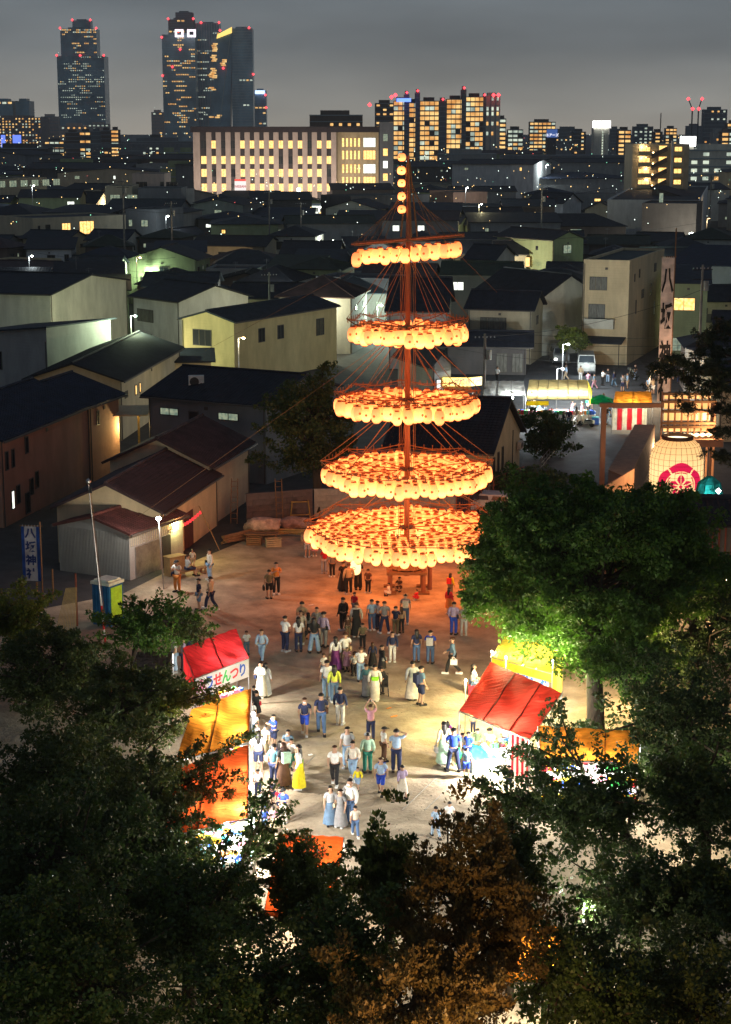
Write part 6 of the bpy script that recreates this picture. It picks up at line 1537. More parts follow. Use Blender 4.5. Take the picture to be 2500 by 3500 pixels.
 ('D', 945, 432, 50, 5, 'walk', (T, 'navy'), ('trousers', 'jeans'), 'short', (('sidebag', 'brown'),), 'man in navy shirt and jeans with a brown bag walking away'),
 ('D', 792, 440, 100, 178, 'walk', (T, 'navy'), ('shorts', 'blue'), 'short', (('mask', 'white'),), 'boy in navy printed shirt and blue shorts walking to the camera'),
 ('C', 1130, 1120, 722, 15, 'stand', (LS_, 'cream'), ('longskirt', 'mint'), 'long', (('bag', 'white'),), 'woman in cream top and mint skirt with flowers in her hair'),
 ('C', 1218, 1182, 782, 0, 'wide', (T, 'blue'), ('trousers', 'navy'), 'short', (), 'man in blue shirt holding a long green toy near the red tent'),
 ('C', 1355, 1112, 820, -40, 'cross', (T, 'blue'), ('trousers', 'blue'), 'short', (), 'child in bright blue clothes next to the tent pole'),
 ('C', 1338, 1240, 970, 10, 'stand', (T, 'steel'), ('shorts', 'blue'), 'short', (), 'little boy in blue shirt and shorts standing in front of the tank'),
 ('C', 1440, 1055, 790, -20, 'stand', (T, 'camo'), ('shorts', 'khaki'), 'short', (), 'child in camouflage shirt behind the tent pole'),
 ('C', 1550, 992, 790, -30, 'crouch', (T, 'paleblue'), ('shorts', 'blue'), 'cap', (), 'child in blue cap squatting under the red tent'),
 ('C', 1400, 830, 640, 0, 'stand', (T, 'cream'), ('trousers', 'navy'), 'short', (), 'adult standing under the edge of the red tent'),
 ('C', 1270, 960, 750, -10, 'stand', (T, 'beige'), ('skirt', 'pink'), 'long', (), 'woman with auburn hair behind the man holding the green toy'),
 ('C', 1165, 960, 720, 10, 'stand', (T, 'purple'), ('trousers', 'navy'), 'long', (), 'person in purple behind the cream-topped woman'),
 ('E', 1290, 190, -60, 20, 'wide', (T, 'white'), ('trousers', 'grey'), 'short', (), 'stallholder in grey trousers standing under the red tent beside the striped curtain'),
 ('D', 325, 240, -12, 0, 'stand', (T, 'black'), ('trousers', 'black'), 'short', (), 'dark-clothed person with face down at the far end of the orange tent queue'),
 ('D', 348, 292, 42, 5, 'phone', (LS_, 'black'), ('skirt', 'black'), 'short', (('sidebag', 'red'),), 'woman in black coat second in the orange tent queue'),
 ('D', 325, 480, 240, 10, 'stand', (T, 'white'), ('longskirt', 'denim'), 'short', (), 'woman in white shirt and denim pinafore beside the orange tent'),
 ('D', 508, 562, 256, 130, 'phone', (T, 'blue'), ('shorts', 'navy'), 'short', (('mask', 'white'),), 'man in royal blue shirt with a white mask looking down'),
 ('D', 432, 620, 360, 150, 'stand', (T, 'offwhite'), ('trousers', 'khaki'), 'short', (), 'boy in off-white shirt and olive trousers beside the man in royal blue'),
 ('D', 365, 805, 408, 5, 'stand', (T, 'white'), ('shorts', 'navy'), 'long', (), 'long-haired child in white shirt and navy shorts at the orange tent'),
 ('D', 508, 905, 530, -30, 'stand', (T, 'teal'), ('trousers', 'navy'), 'short', (), 'man in dark teal shirt and trousers in the left queue'),
 ('D', 598, 920, 505, 30, 'stand', (T, 'black'), ('longskirt', 'brown'), 'long', (('backpack', 'mint'),), 'woman in black top and long brown skirt in the left queue'),
 ('D', 640, 705, 396, 160, 'cross', (T, 'steel'), ('trousers', 'navy'), 'short', (('mask', 'white'),), 'masked person in slate shirt behind the yellow skirt'),
 ('D', 672, 760, 480, 150, 'stand', (T, 'white'), ('shorts', 'green'), 'short', (), 'person in white shirt between the slate shirt and the yellow skirt'),
 ('D', 645, 822, 580, 60, 'stand', (T, 'mint'), ('shorts', 'green'), 'short', (), 'child in pale green left of the yellow skirt'),
 ('D', 742, 942, 520, 80, 'stand', (LS_, 'white'), ('longskirt', 'yellow'), 'long', (('sidebag', 'lime'),), 'woman with long hair in white top and long bright yellow skirt'),
 ('D', 495, 1080, 898, -130, 'cross', (T, 'navy'), ('shorts', 'navy'), 'short', (('mask', 'white'),), 'masked boy in navy shirt bending near the vermilion tent'),
 ('D', 598, 1252, 938, 150, 'cross', (T, 'blue'), ('trousers', 'offwhite'), 'cap', (), 'boy in vivid blue shirt, cap and white trousers near the vermilion tent'),
 ('D', 420, 1340, 1130, 10, 'stand', (T, 'blue'), ('shorts', 'jeans'), 'short', (), 'child in blue shirt among leaves at the vermilion tent corner'),
 ('D', 500, 1340, 1105, 20, 'stand', (LS_, 'pink'), ('trousers', 'cream'), 'short', (), 'woman in pale pink top among leaves at the vermilion tent corner'),
 ('D', 1030, 1280, 915, 190, 'stand', (T, 'ltgrey'), ('longskirt', 'denim'), 'long', (), 'woman in long denim pinafore in the lower centre'),
 ('D', 1122, 1292, 946, 150, 'stand', (T, 'grey'), ('longskirt', 'grey'), 'short', (('sidebag', 'beige'),), 'woman in charcoal dress beside the denim pinafore'),
 ('D', 1212, 1275, 850, 150, 'stand', (LS_, 'white'), ('trousers', 'jeans'), 'short', (('mask', 'white'), ('sidebag', 'grey')), 'masked man in white sweatshirt and jeans in the lower centre'),
 ('D', 1260, 1380, 1100, 10, 'walk', (T, 'offwhite'), ('trousers', 'jeans'), 'short', (), 'person with bare arms among the foreground shoots in the lower centre'),
 ('E', 1325, 560, 320, 10, 'stand', (LS_, 'black'), ('trousers', 'navy'), 'cap', (), 'man in cap and dark jacket behind the leaves beside the striped curtain'),
 ('E', 650, 985, 700, 20, 'walk', (T, 'paleblue'), ('trousers', 'paleblue'), 'short', (), 'person in pale blue walking low in the square above the treetops'),
 ('E', 775, 920, 655, -20, 'walk', (T, 'white'), ('trousers', 'offwhite'), 'short', (), 'person in white walking low in the square beside the pale blue walker'),

 ('D', 302, 380, 130, 0, 'stand', (T, 'white'), ('trousers', 'black'), 'short', (), 'man in white shirt squeezed against the orange tent between queue members'),
 ('D', 345, 560, 330, -40, 'cross', (T, 'grey'), ('trousers', 'jeans'), 'short', (), 'person in grey shirt right at the orange tent counter'),
 ('D', 395, 700, 455, 60, 'stand', (T, 'paleblue'), ('shorts', 'khaki'), 'short', (), 'boy in pale blue between the long-haired child and the off-white shirt'),
 ('D', 560, 800, 500, -20, 'stand', (T, 'navy'), ('trousers', 'beige'), 'long', (('bag', 'white'),), 'woman in navy top and beige trousers behind the dark teal man'),
 ('D', 360, 1010, 760, 10, 'stand', (T, 'white'), ('trousers', 'navy'), 'short', (), 'man in white shirt at the vermilion tent counter'),
 ('D', 410, 1180, 950, 30, 'phone', (LS_, 'mint'), ('trousers', 'jeans'), 'long', (), 'woman in pale green top at the vermilion tent counter'),
 ('D', 560, 1160, 930, 190, 'stand', (T, 'red'), ('shorts', 'navy'), 'short', (), 'child in red shirt next to the boy in vivid blue'),
 ('C', 300, 300, 95, 10, 'stand', (T, 'ltgrey'), ('trousers', 'black'), 'short', (), 'man in light grey shirt among the centre cluster of picture takers'),
 ('C', 20, 330, 95, 40, 'stand', (T, 'offwhite'), ('trousers', 'steel'), 'short', (), 'person in off-white shirt behind the black waist bag man'),
 ('C', 1300, 1080, 830, -60, 'stand', (T, 'white'), ('shorts', 'grey'), 'short', (), 'child in white shirt between the men in blue by the red tent'),
 ('B', 650, 1000, 760, 20, 'stand', (T, 'khaki'), ('trousers', 'black'), 'short', (), 'man in olive shirt between the black pinafore and the crouching pair'),
 ('B', 150, 905, 665, 0, 'stand', (LS_, 'grey'), ('skirt', 'black'), 'long', (), 'woman in grey cardigan and black skirt in the left group'),
 ('B', 700, 480, 260, -30, 'stand', (T, 'brown'), ('trousers', 'black'), 'short', (), 'man in brown shirt under the front of the lowest lantern tier'),
 ('B', 370, 330, 110, 20, 'stand', (T, 'grey'), ('trousers', 'black'), 'short', (), 'man in grey beside the red-topped person under the lowest tier'),
]
for (zn, x, yf, yt, yaw, ps, top, bot, hair, ex, lb) in PPL:
    ox, oy = Z[zn]; px, pyf, pyt = ox + x * .3695, oy + yf * .3695, oy + yt * .3695
    b = G(px, pyf); hh = A(px, pyt, b.y).z
    f = {'crouch': .62, 'sit': .77, 'armsup': 1.0}.get(ps, 1.0)
    h = min(1.86, max(.98, hh / f * 1.0))
    if ps == 'crouch': h = min(h, 1.75)
    person(lb, (b.x, b.y, .008), R(yaw), h, ps, top, bot, hair, ex, rng.choice(['white', 'black', 'black', 'ltgrey']))
# far crowd by the alley stalls
cols = ['white', 'black', 'navy', 'grey', 'paleblue', 'beige', 'pink', 'steel']
fc = [(1905, 1478), (1925, 1470), (1945, 1462), (1885, 1450), (1865, 1445), (1970, 1455), (1990, 1440), (1842, 1430), (2010, 1425), (2075, 1450), (2085, 1425), (2062, 1400), (1935, 1300), (1985, 1302), (2010, 1325), (2032, 1330), (2060, 1318), (2078, 1308), (2100, 1322), (2128, 1338), (2145, 1330), (1822, 1420), (1955, 1425), (2020, 1400), (1700, 1310), (2170, 1300), (2300, 1300), (2320, 1310), (2216, 1345), (2232, 1348)]
bn = {'trousers': 'trousers', 'shorts': 'shorts', 'longskirt': 'long skirt'}
for i, (px, py) in enumerate(fc):
    b = G(px, py); tcol, bcol = cols[i % 8], cols[(i * 3 + 1) % 8]; bk = rng.choice(['trousers', 'trousers', 'shorts', 'longskirt'])
    where = 'before the glowing white tent' if py > 1400 and px < 2030 else ('beside the green parasol' if py > 1390 else 'on the dim street beyond the stalls')
    person(f'distant festival-goer in {tcol} top and {bcol} {bn[bk]} {where}', (b.x, b.y, .008), rng.uniform(0, 6), rng.uniform(1.5, 1.75), rng.choice(['stand', 'walk', 'phone', 'cross']), (rng.choice([T, LS_]), tcol), (bk, bcol), rng.choice(['short', 'short', 'long']), (), 'black')
# big hand-held lantern beside the mast, stool, pushchair, toy
b = G(1000 + 600 * .3695, 1850 + 450 * .3695); c = A(1000 + 585 * .3695, 1850 + 240 * .3695, b.y - .3)
hl = root('held_lantern', 'large white oval lantern with a dark ring mark held up before the lowest tier', 'lantern', (c.x, c.y, c.z))
obj('paper_shade', MB().lathe([(.16, .42), (.27, .3), (.31, .05), (.30, -.2), (.22, -.38), (.14, -.43)], 12), emit('pale glowing paper', (1, .62, .25), 1.15), hl)
obj('rim', MB().lathe([(.165, .42), (.165, .46)], 10).lathe([(.145, -.43), (.145, -.47)], 10), M_ring, hl); mb = MB()
for k in range(10):
    t0, t1 = 2 * PI * k / 10, 2 * PI * (k + 1) / 10; mb.tube((-.1 + .09 * math.cos(t0), -.32, .0 + .07 * math.sin(t0)), (-.1 + .09 * math.cos(t1), -.32, .0 + .07 * math.sin(t1)), .018, 4)
obj('ring_mark', mb, M_ring, hl)
b = G(1100 + 1395 * .3695, 2200 + 465 * .3695); st_ = root('stool', 'red box stool under the seated long-haired woman', 'stool', (b.x, b.y, 0)); obj('seat', MB().b2((-.2, -.2, .36), (.2, .2, .42)), GOOD['red'], st_); obj('side', MB().b2((-.18, -.18, 0), (.18, .18, .355)), GOOD['red'], st_)
b = G(1100 + 575 * .3695, 2200 + 470 * .3695); pc = root('pushchair', 'dark folding pushchair beside the white kimono', 'pushchair', (b.x, b.y, 0))
obj('frame', MB().tube((-.2, -.3, .1), (-.2, .3, .95), .015, 5).tube((.2, -.3, .1), (.2, .3, .95), .015, 5).tube((-.2, .3, .95), (.2, .3, .95), .015, 5).tube((-.2, .3, .1), (-.2, -.2, .6), .015, 5).tube((.2, .3, .1), (.2, -.2, .6), .015, 5), M_dark, pc)
obj('seat', MB().b2((-.19, -.15, .4), (.19, .2, .46)).b2((-.19, .15, .462), (.19, .2, .85)), cm('black'), pc)
for x in (-.22, .22):
    for y in (-.3, .3): obj('wheel', MB().tube((x - .02, y, .09), (x + .02, y, .09), .09, 10), M_dark, pc)
b = G(1100 + 1240 * .3695, 2200 + 1120 * .3695); ty = root('inflatable_toy', 'long curved green inflatable toy held by the man in blue', 'toy', (b.x, b.y - .25, .45)); mb = MB()
for k in range(8):
    t0, t1 = -1 + k / 4, -1 + (k + 1) / 4; f_ = lambda t: (.16 - .18 * t * t, 0, .1 + t * .45)
    mb.tube(f_(t0), f_(t1), .07 * (1.1 - abs(t0)) + .01, 8, r2=.07 * (1.1 - abs(t1)) + .01, cap=False)
obj('tube', mb, cm('toygreen'), ty)

# ================================================================== props around the square
def at(px, py): b = G(px, py); return (b.x, b.y, 0)
# portable toilet
tl = root('portable_toilet', 'blue portable toilet with white roof and lime-lit door side', 'portable toilet', at(372, 2130), -.55)
H_ = 2.25; obj('wall', MB().b2((-.58, -.58, 0), (.58, .58, H_)), mat('toilet blue', (.015, .12, .28), .45), tl)
for k in range(6): obj('wall_rib', MB().b2((-.5 + k * .2 - .03, -.62, .1), (-.5 + k * .2 + .03, -.583, H_ - .1)), mat('toilet blue', (.015, .12, .28)), tl)
obj('roof', MB().b2((-.64, -.64, H_ + .003), (.64, .64, H_ + .16)).b2((-.5, -.5, H_ + .163), (.5, .5, H_ + .26)), mat('toilet roof', (.75, .8, .65), .4), tl)
obj('door', MB().b2((.583, -.45, .08), (.62, .45, H_ - .12)), mat('toilet door painted glow', (.45, .85, .05), .5), tl); obj('handle', MB().b2((.622, .3, 1.0), (.66, .38, 1.15)), M_dark, tl)  # bright lime door colour stands for lamplight glowing through the plastic
b = G(445, 2100); 
# lamp post
lp = root('lamp_post', 'slim lamp post with a dazzling white head beside the shed door', 'street lamp', at(561, 2015)); zl = A(548, 1771, G(561, 2015).y).z
obj('pole', MB().tube((0, 0, 0), (-.2, 0, zl - .15), .045, 6, r2=.035), M_steel, lp)
obj('lamp_head', MB().lathe([(.05, -.12), (.16, -.02), (.10, .1)], 8, 0, (-.2, -.05, zl - .02)), emit('lamp post glow', (1, .95, 1), 22), lp); lamp('lamp_light', (-.2, -.25, zl - .25), 170, (1, .93, .82), .12, lp)
# flagpole
fp = G(362, 2205); zt = A(303, 1655, fp.y).z; xo = A(303, 1655, fp.y).x - fp.x
fl = root('flagpole', 'tall leaning silver flagpole with a ball top and red-white foot', 'flagpole', (fp.x, fp.y, 0))
obj('pole', MB().tube((xo * .3, 0, zt * .3), (xo, 0, zt), .05, 8, r2=.035), M_steel, fl)
for k in range(6): obj('painted_band', MB().tube((xo * .05 * k, 0, zt * .05 * k), (xo * .05 * (k + 1), 0, zt * .05 * (k + 1)), .055, 8), plain('band red', (.5, .03, .03)) if k % 2 == 0 else plain('band white', (.6, .6, .6)), fl)
obj('ball', MB().lathe([(.02, -.16), (.13, -.05), (.13, .05), (.02, .16)], 8, 0, (xo, 0, zt + .14)), M_steel, fl); obj('pulley', MB().b2((xo + .04, -.06, zt - .45), (xo + .16, .06, zt - .15)), M_dark, fl)
obj('halyard', MB().tube((xo + .1, 0, zt - .3), (xo * .1 + .1, 0, 1), .012, 4), M_rope, fl)
# left shrine banner
def banner(label, base, x_, ztop, zbot, w, body_m, chars, char_m, size, pole_top=None, side=None, yaw=0.0, cat='banner', gaps=None, squash=1.0):
    rt = root('banner', label, cat, base, yaw)
    obj('pole', MB().tube((w / 2 + .04, 0, 0), (w / 2 + .04, 0, (pole_top or ztop + .3)), .05, 6), M_wood, rt)
    obj('cross_pole', MB().tube((-w / 2 - .1, 0, ztop + .05), (w / 2 + .2, 0, ztop + .05), .025, 5), M_wood, rt)
    n = 16; V = []
    for j in range(n + 1):
        for i in range(5):
            V.append((-w / 2 + w * i / 4, .03 * math.sin(j * .9 + i), ztop + (zbot - ztop) * j / n))
    F = [(j * 5 + i, (j + 1) * 5 + i, (j + 1) * 5 + i + 1, j * 5 + i + 1) for j in range(n) for i in range(4)]
    cl = obj('cloth', MB().add(V, F), body_m, rt, smooth=True)
    for i in range(6): obj('loop', MB().b2((-w / 2 + w * (i + .3) / 6, -.02, ztop + .003), (-w / 2 + w * (i + .6) / 6, .02, ztop + .09)), body_m, rt)
    zs_ = gaps or [ztop - (ztop - zbot) * (i + .5) / len(chars) for i in range(len(chars))]
    for ch, z in zip(chars, zs_):
        o = text(ch, char_m, cl, (0, -.06, z), (PI / 2, 0, 0), size, .035 * size, .004); o.scale = (squash, 1, 1)
    if side:
        for s in (-1, 1): obj('border', MB().b2((s * w / 2 - (0 if s < 0 else w * .17), -.045, zbot), (s * w / 2 + (w * .17 if s < 0 else 0), -.036, ztop)), side, rt)
    return rt
bb = G(110, 2040); Yb = bb.y
z1, z2 = A(110, 1800, Yb).z, A(110, 1985, Yb).z
banner('faded blue and white banner with four dark characters by the dark lane on the left', (A(108, 1900, Yb).x, Yb, 0), 0, z1, z2, 1.05, cloth('banner pale', (.5, .5, .55), .3), '八坂神社', mat('ink blue', (.02, .04, .16)), .62, side=cloth('banner blue', (.03, .09, .36), .3), yaw=-.1)
for (px, py, top) in ((128, 2030, 1990), (183, 2050, 1945), (265, 2140, 1960)):
    bq = G(px, py); zq = A(px, top, bq.y).z; q = obj('wooden_stake', MB().tube((bq.x, bq.y, 0), (bq.x, bq.y, zq), .06, 6), mat('rusty post', (.2, .06, .04), .8) if px == 265 else M_wood)
    tag(q, {128: 'plain wooden stake under the left banner', 183: 'wooden stake right of the left banner', 265: 'rust-red post left of the portable toilet'}[px], 'post')
# tall banner on the right, black characters
Yt = 140.0; bx = A(2270, 1300, Yt).x; zt1, zt2 = A(2270, 880, Yt).z, A(2275, 1372, Yt).z
rtb = banner('very tall pinkish shrine banner with black brush characters before the green-grey house', (bx, Yt, 0), 0, zt1, zt2, 1.0, cloth('banner tan', (.72, .58, .50), .35), '八坂神社', mat('ink black', (.01, .01, .01)), 2.1, pole_top=zt1 + 2.3, cat='banner',
             gaps=[A(2270, y_, Yt).z for y_ in (962, 1085, 1215, 1335)], squash=.44)
lamp('lamp_light', (-.6, -2.2, 1.2), 200, (1, .6, .3), .2, rtb); lamp('lamp_light', (.6, -2.6, 8.5), 120, (1, .62, .4), .2, rtb)  # two lights without a lamp body, added to brighten the banner
# torii-like frame
Yg = 124.0; gx = G(2060, 1700); xr = A(2440, 1390, Yg).x; zg = A(2060, 1378, Yg).z
gf = root('gate_frame', 'tan timber gate frame of two posts and a long crossbeam on the right', 'gate', (A(2062, 1500, Yg).x, Yg, 0))
M_tan = mat('tan timber', (.42, .22, .13), .8, var=.2, scale=1)
obj('post', MB().b2((-.17, -.17, 0), (.17, .17, zg - .3)), M_tan, gf); obj('post', MB().b2((xr - gf.location.x - .17, -.17, 0), (xr - gf.location.x + .17, .17, zg - .3)), M_tan, gf)
obj('crossbeam', MB().b2((-.3, -.2, zg - .29), (xr - gf.location.x + .5, .2, zg)), M_tan, gf)
# corridor wall strip and lit shelf wall
Lw = [G(2080, 1610, 2.8), G(2171, 1455, 2.8), G(2240, 1455, 2.8), G(2150, 1640, 2.8)]
rc = root('roofed_wall', 'long low wall with a flat brown roof running from the gate to the tents', 'wall', (Lw[0].x, Lw[0].y, 0)); q = [Vector((p.x - Lw[0].x, p.y - Lw[0].y, 2.9)) for p in Lw]
obj('roof', MB().slab(q, .12), mat('brown roof board', (.17, .11, .08), .8), rc); q2 = [p - Vector((0, 0, .14)) for p in q]; obj('wall', MB().slab(q2, 2.7), wallm('brown'), rc)
# shrine pavilion: lantern racks glowing behind the big lantern
Yp = 116.0
pv_ = root('lantern_rack', 'glowing wooden rack of pale lanterns and lattice behind the giant lantern', 'lantern rack', (A(2340, 1500, Yp).x, Yp, 0)); k_ = Yp / 6000
E_rack = emit('rack glow', (1, .48, .14), .75); zR = lambda py: A(2340, py, Yp).z
for j, (ya, yb_) in enumerate(((1350, 1366), (1382, 1400), (1412, 1440), (1462, 1478))):
    obj('glow_panel', MB().b2((-70 * k_, .4, zR(yb_)), (90 * k_, .5, zR(ya))), E_rack, pv_)
for j, yy in enumerate((1345, 1372, 1405, 1445, 1458, 1490)): obj('rail', MB().b2((-80 * k_, -.2, zR(yy) - .09), (105 * k_, .1, zR(yy) + .06)), M_wood, pv_)
for i in range(9): obj('upright', MB().b2((-80 * k_ + i * 23 * k_ - .05, .12, zR(1700)), (-80 * k_ + i * 23 * k_ + .05, .3, zR(1340))), M_tan, pv_)
for i in range(8): obj('bowl_lamp', MB().lathe([(.06, .12), (.26, 0), (.06, -.14)], 8, 0, (-68 * k_ + i * 21 * k_, -.45, zR(1482))), emit('bowl lamp', (1, .7, .35), 1.1), pv_)
lamp('lamp_light', (-1, -1.4, zR(1600)), 260, (1, .62, .3), .2, pv_); lamp('lamp_light', (1.6, -1.0, zR(1440)), 120, (1, .6, .3), .2, pv_)
obj('side_panel', MB().slab([(-6.5, -6, 1.2), (-3.2, 0.5, 1.4), (-3.2, .5, 3.6), (-6.5, -6, 3.4)], .1, up=(1, 0, 0)), M_tan, pv_)
obj('front_beam', MB().b2((-95 * k_, -1.5, zR(1500) - .3), (120 * k_, -1.1, zR(1490))), M_tan, pv_)
# giant lantern with crest
YL = 108.0; cl_ = A(2313, 1600, YL); kL = YL / 6000
Rl = 94 * kL; zt_ = A(2313, 1500, YL).z; zb_ = A(2313, 1735, YL).z
gl = root('giant_lantern', 'giant cream paper lantern with black net lines and a crimson flower crest', 'lantern', (cl_.x, YL, 0))
def prof_r(f): # f 0 top .. 1 bottom
    if f < .12: return Rl * (.56 + .30 * math.sin(f / .12 * PI / 2))
    if f < .3: return Rl * (.86 + .14 * math.sin((f - .12) / .18 * PI / 2))
    return Rl * (1.0 - .05 * max(0, f - .6) / .4)
nP = 44; prof = []
for i in range(nP + 1):
    f = i / nP; prof.append((prof_r(f) * (1.0 if i % 2 else .985), zt_ + (zb_ - zt_) * f))
m_gl, n_, l_, b_ = _base('giant lantern paper'); b_.inputs['Base Color'].default_value = (.3, .22, .12, 1); tcn = n_.new('ShaderNodeTexCoord'); s_ = n_.new('ShaderNodeSeparateXYZ'); l_.new(tcn.outputs['Object'], s_.inputs[0]); mr_ = n_.new('ShaderNodeMapRange')
mr_.inputs['From Min'].default_value = zb_; mr_.inputs['From Max'].default_value = zt_; l_.new(s_.outputs['Z'], mr_.inputs['Value']); ra = n_.new('ShaderNodeValToRGB'); l_.new(mr_.outputs[0], ra.inputs[0])
ra.color_ramp.elements[0].color = (.85, .48, .17, 1); ra.color_ramp.elements[1].color = (.72, .36, .12, 1); e_ = ra.color_ramp.elements.new(.55); e_.color = (.95, .60, .26, 1); l_.new(ra.outputs[0], b_.inputs['Emission Color']); b_.inputs['Emission Strength'].default_value = .8
obj('paper_shade', MB().lathe(prof, 40, close=False), m_gl, gl, smooth=True)
obj('top_ring', MB().lathe([(Rl * .57, zt_ - .02), (Rl * .57, zt_ + .22), (Rl * .52, zt_ + .22), (Rl * .52, zt_ - .02)], 32, close=False), M_ring, gl)
obj('inner_glow', MB().lathe([(Rl * .51, zt_ + .02), (Rl * .1, zt_ + .021)], 24), emit('inner bulb glow', (1, .75, .42), 1.6), gl)
mb = MB()
for k in range(28):
    t = 2 * PI * k / 28
    for i in range(0, nP, 2):
        a, b2_ = prof[i], prof[min(nP, i + 2)]; mb.tube((a[0] * 1.012 * math.cos(t), a[0] * 1.012 * math.sin(t), a[1]), (b2_[0] * 1.012 * math.cos(t), b2_[0] * 1.012 * math.sin(t), b2_[1]), .014, 3, cap=False)
for i in range(1, 12):
    f = i / 12; r_ = prof_r(f) * 1.012; z = zt_ + (zb_ - zt_) * f
    for k in range(32):
        t0, t1 = 2 * PI * k / 32, 2 * PI * (k + 1) / 32; mb.tube((r_ * math.cos(t0), r_ * math.sin(t0), z), (r_ * math.cos(t1), r_ * math.sin(t1), z), .01, 3, cap=False)
obj('net', mb, M_ring, gl, kind='stuff')
zc_ = A(2308, 1646, YL).z; Rc = 84 * kL; N1 = 110; mb = MB()
def crest(u, v):
    rho = math.hypot(u, v); th = math.atan2(v, u) - PI / 2; seg = 2 * PI / 5; a = (th + seg / 2) % seg - seg / 2; gap = abs(abs(a) - seg / 2) * rho
    if rho < .07: return True
    if rho < .12: return False
    if rho < .50:
        if abs(a) * rho < .022: return False
        return rho < .40 + .09 * math.cos(a * 5) and gap > .03
    if rho < .56: return False
    if rho < .60: return gap > .12
    if rho < .64: return False
    return rho < .90 + .10 * math.cos(a * 5 / 2) ** 2 * 1.0 and gap > .035
for i in range(N1):
    for j in range(N1):
        u = -1 + 2 * (i + .5) / N1; v = -1 + 2 * (j + .5) / N1
        if crest(u, v):
            V = []
            for du, dv in ((-1, -1), (1, -1), (1, 1), (-1, 1)):
                uu, vv = u + du / N1, v + dv / N1; z = zc_ + vv * Rc; f = (zt_ - z) / (zt_ - zb_)
                if f > 1: break
                t = uu * Rc / Rl - PI / 2; r_ = prof_r(f) * 1.006; V.append((r_ * math.cos(t), r_ * math.sin(t), z))
            if len(V) == 4: mb.add(V, [(0, 1, 2, 3)])
obj('crest', mb, emit('crimson crest', (.62, .008, .06), .62, (.35, .01, .03)), gl)
# hanging ropes of the lantern
obj('hanging_rope', MB().tube((-.6, 0, zt_ + .2), (-.6, 0, zt_ + 1.5), .02, 4).tube((.8, 0, zt_ + .2), (.8, 0, zt_ + 1.5), .02, 4), M_rope, gl)
# tiled gate-house roof in front of the lantern with red slats
YG = 98.0; zg0 = A(2300, 1700, YG).z; gx0 = A(2080, 1700, YG).x
gh = root('gatehouse', 'dark tiled gatehouse roof with red slatted wall in front of the giant lantern', 'gatehouse', (gx0, YG, 0), -.04); Lg = 9.5
pln = [(-.4, -2.2, zg0 - 1.1), (Lg, -2.2, zg0 - 1.1), (Lg, 0, zg0), (-.4, 0, zg0)]; ro = obj('roof', MB().slab(pln, .15).slab([(-.4, 0.01, zg0), (Lg, .01, zg0), (Lg, 2.2, zg0 - 1.1), (-.4, 2.2, zg0 - 1.1)], .15), roofm('tile'), gh)
lay_tiles(ro, [[Vector(p) + Vector((0, 0, .01)) for p in pln]], 190, roofm('tile')); obj('ridge', MB().tube((-.5, 0, zg0 + .08), (Lg, 0, zg0 + .08), .17, 8), roofm('tile'), gh)
obj('wall', MB().b2((0, -1.0, 0), (Lg, 1.4, zg0 - 1.2)), wallm('dark'), gh)
for k in range(26): obj('slat', MB().b2((.4 + k * .36, -1.12, .4), (.48 + k * .36, -1.004, zg0 - 1.3)), mat('red slat', (.22, .05, .03), .7), gh)
tq = obj('teal_tarp', MB().lathe([(.9, 0), (.7, .9), (.2, 1.3)], 9, 0, (A(2425, 1660, 104).x, 104, A(2425, 1700, 104).z)), cloth('teal tarp', (.02, .4, .36), .5)); tag(tq, 'teal cloth cover glowing right of the giant lantern', 'tarp')
ql = root('flood_lamp', 'glaring white floodlight beside the teal cover at the right edge', 'lamp', (A(2450, 1685, 103).x, 102.5, 0)); zq = A(2450, 1678, 102.5).z; obj('pole', MB().tube((0, 0, 0), (0, 0, zq), .04, 5), M_steel, ql); obj('lamp_bulb', MB().lathe([(.03, -.15), (.16, 0), (.03, .15)], 8, 0, (0, 0, zq)), E_lamp, ql); lamp('lamp_light', (0, -.3, zq), 120, COOL, .1, ql)
# stored things by the back wall
def bundle(label, name, px, py, n, L, m, yaw, cat, r=.05, h=.5):
    rt = root(name, label, cat, at(px, py), yaw)
    for k in range(n):
        obj('pole' if cat != 'planks' else 'plank', MB().tube((-L / 2, rng.uniform(-.3, .3), .08 + rng.uniform(0, h)), (L / 2, rng.uniform(-.3, .3), .08 + rng.uniform(0, h)), r, 6), m, rt)
    return rt
bundle('loose stack of bamboo poles lying left of the lowest tier', 'bamboo_bundle', 1010, 1835, 14, 4.2, mat('bamboo', (.36, .26, .10), .6), -.1, 'poles')
bundle('brown planks leaning in a heap by the storehouse corner', 'plank_stack', 830, 1850, 8, 3.4, M_wood, .9, 'planks', .09)
M_tarp = mat('crumpled tarp', (.42, .30, .24), .6, var=.4, scale=3, bump=1.0, bscale=3)
def lump(label, name, px, py, sx_, sy, sz, m, cat, z=0.0):
    bm = bmesh.new(); bmesh.ops.create_icosphere(bm, subdivisions=3, radius=1); rr = random.Random(px)
    from mathutils import noise
    for v in bm.verts:
        d = 1 + .35 * noise.noise(v.co * 2.1 + Vector((px, 0, 0))) + .15 * noise.noise(v.co * 6)
        v.co = Vector((v.co.x * sx_ * d, v.co.y * sy * d, max(-.02, v.co.z * sz * d + sz * .5)))
    me = bpy.data.meshes.new(name); bm.to_mesh(me); bm.free(); me.materials.append(m)
    o = link(name, me, None, (*at(px, py)[:2], z), smooth=True); tag(o, label, cat); return o
lump('pale crumpled plastic-wrapped bundle on a low table by the back wall', 'wrapped_bundle', 900, 1835, 1.2, .7, .5, M_tarp, 'bundle', .55)
lump('second pinkish wrapped bundle left of the lowest lantern tier', 'wrapped_bundle', 1010, 1800, 1.1, .6, .45, M_tarp, 'bundle')
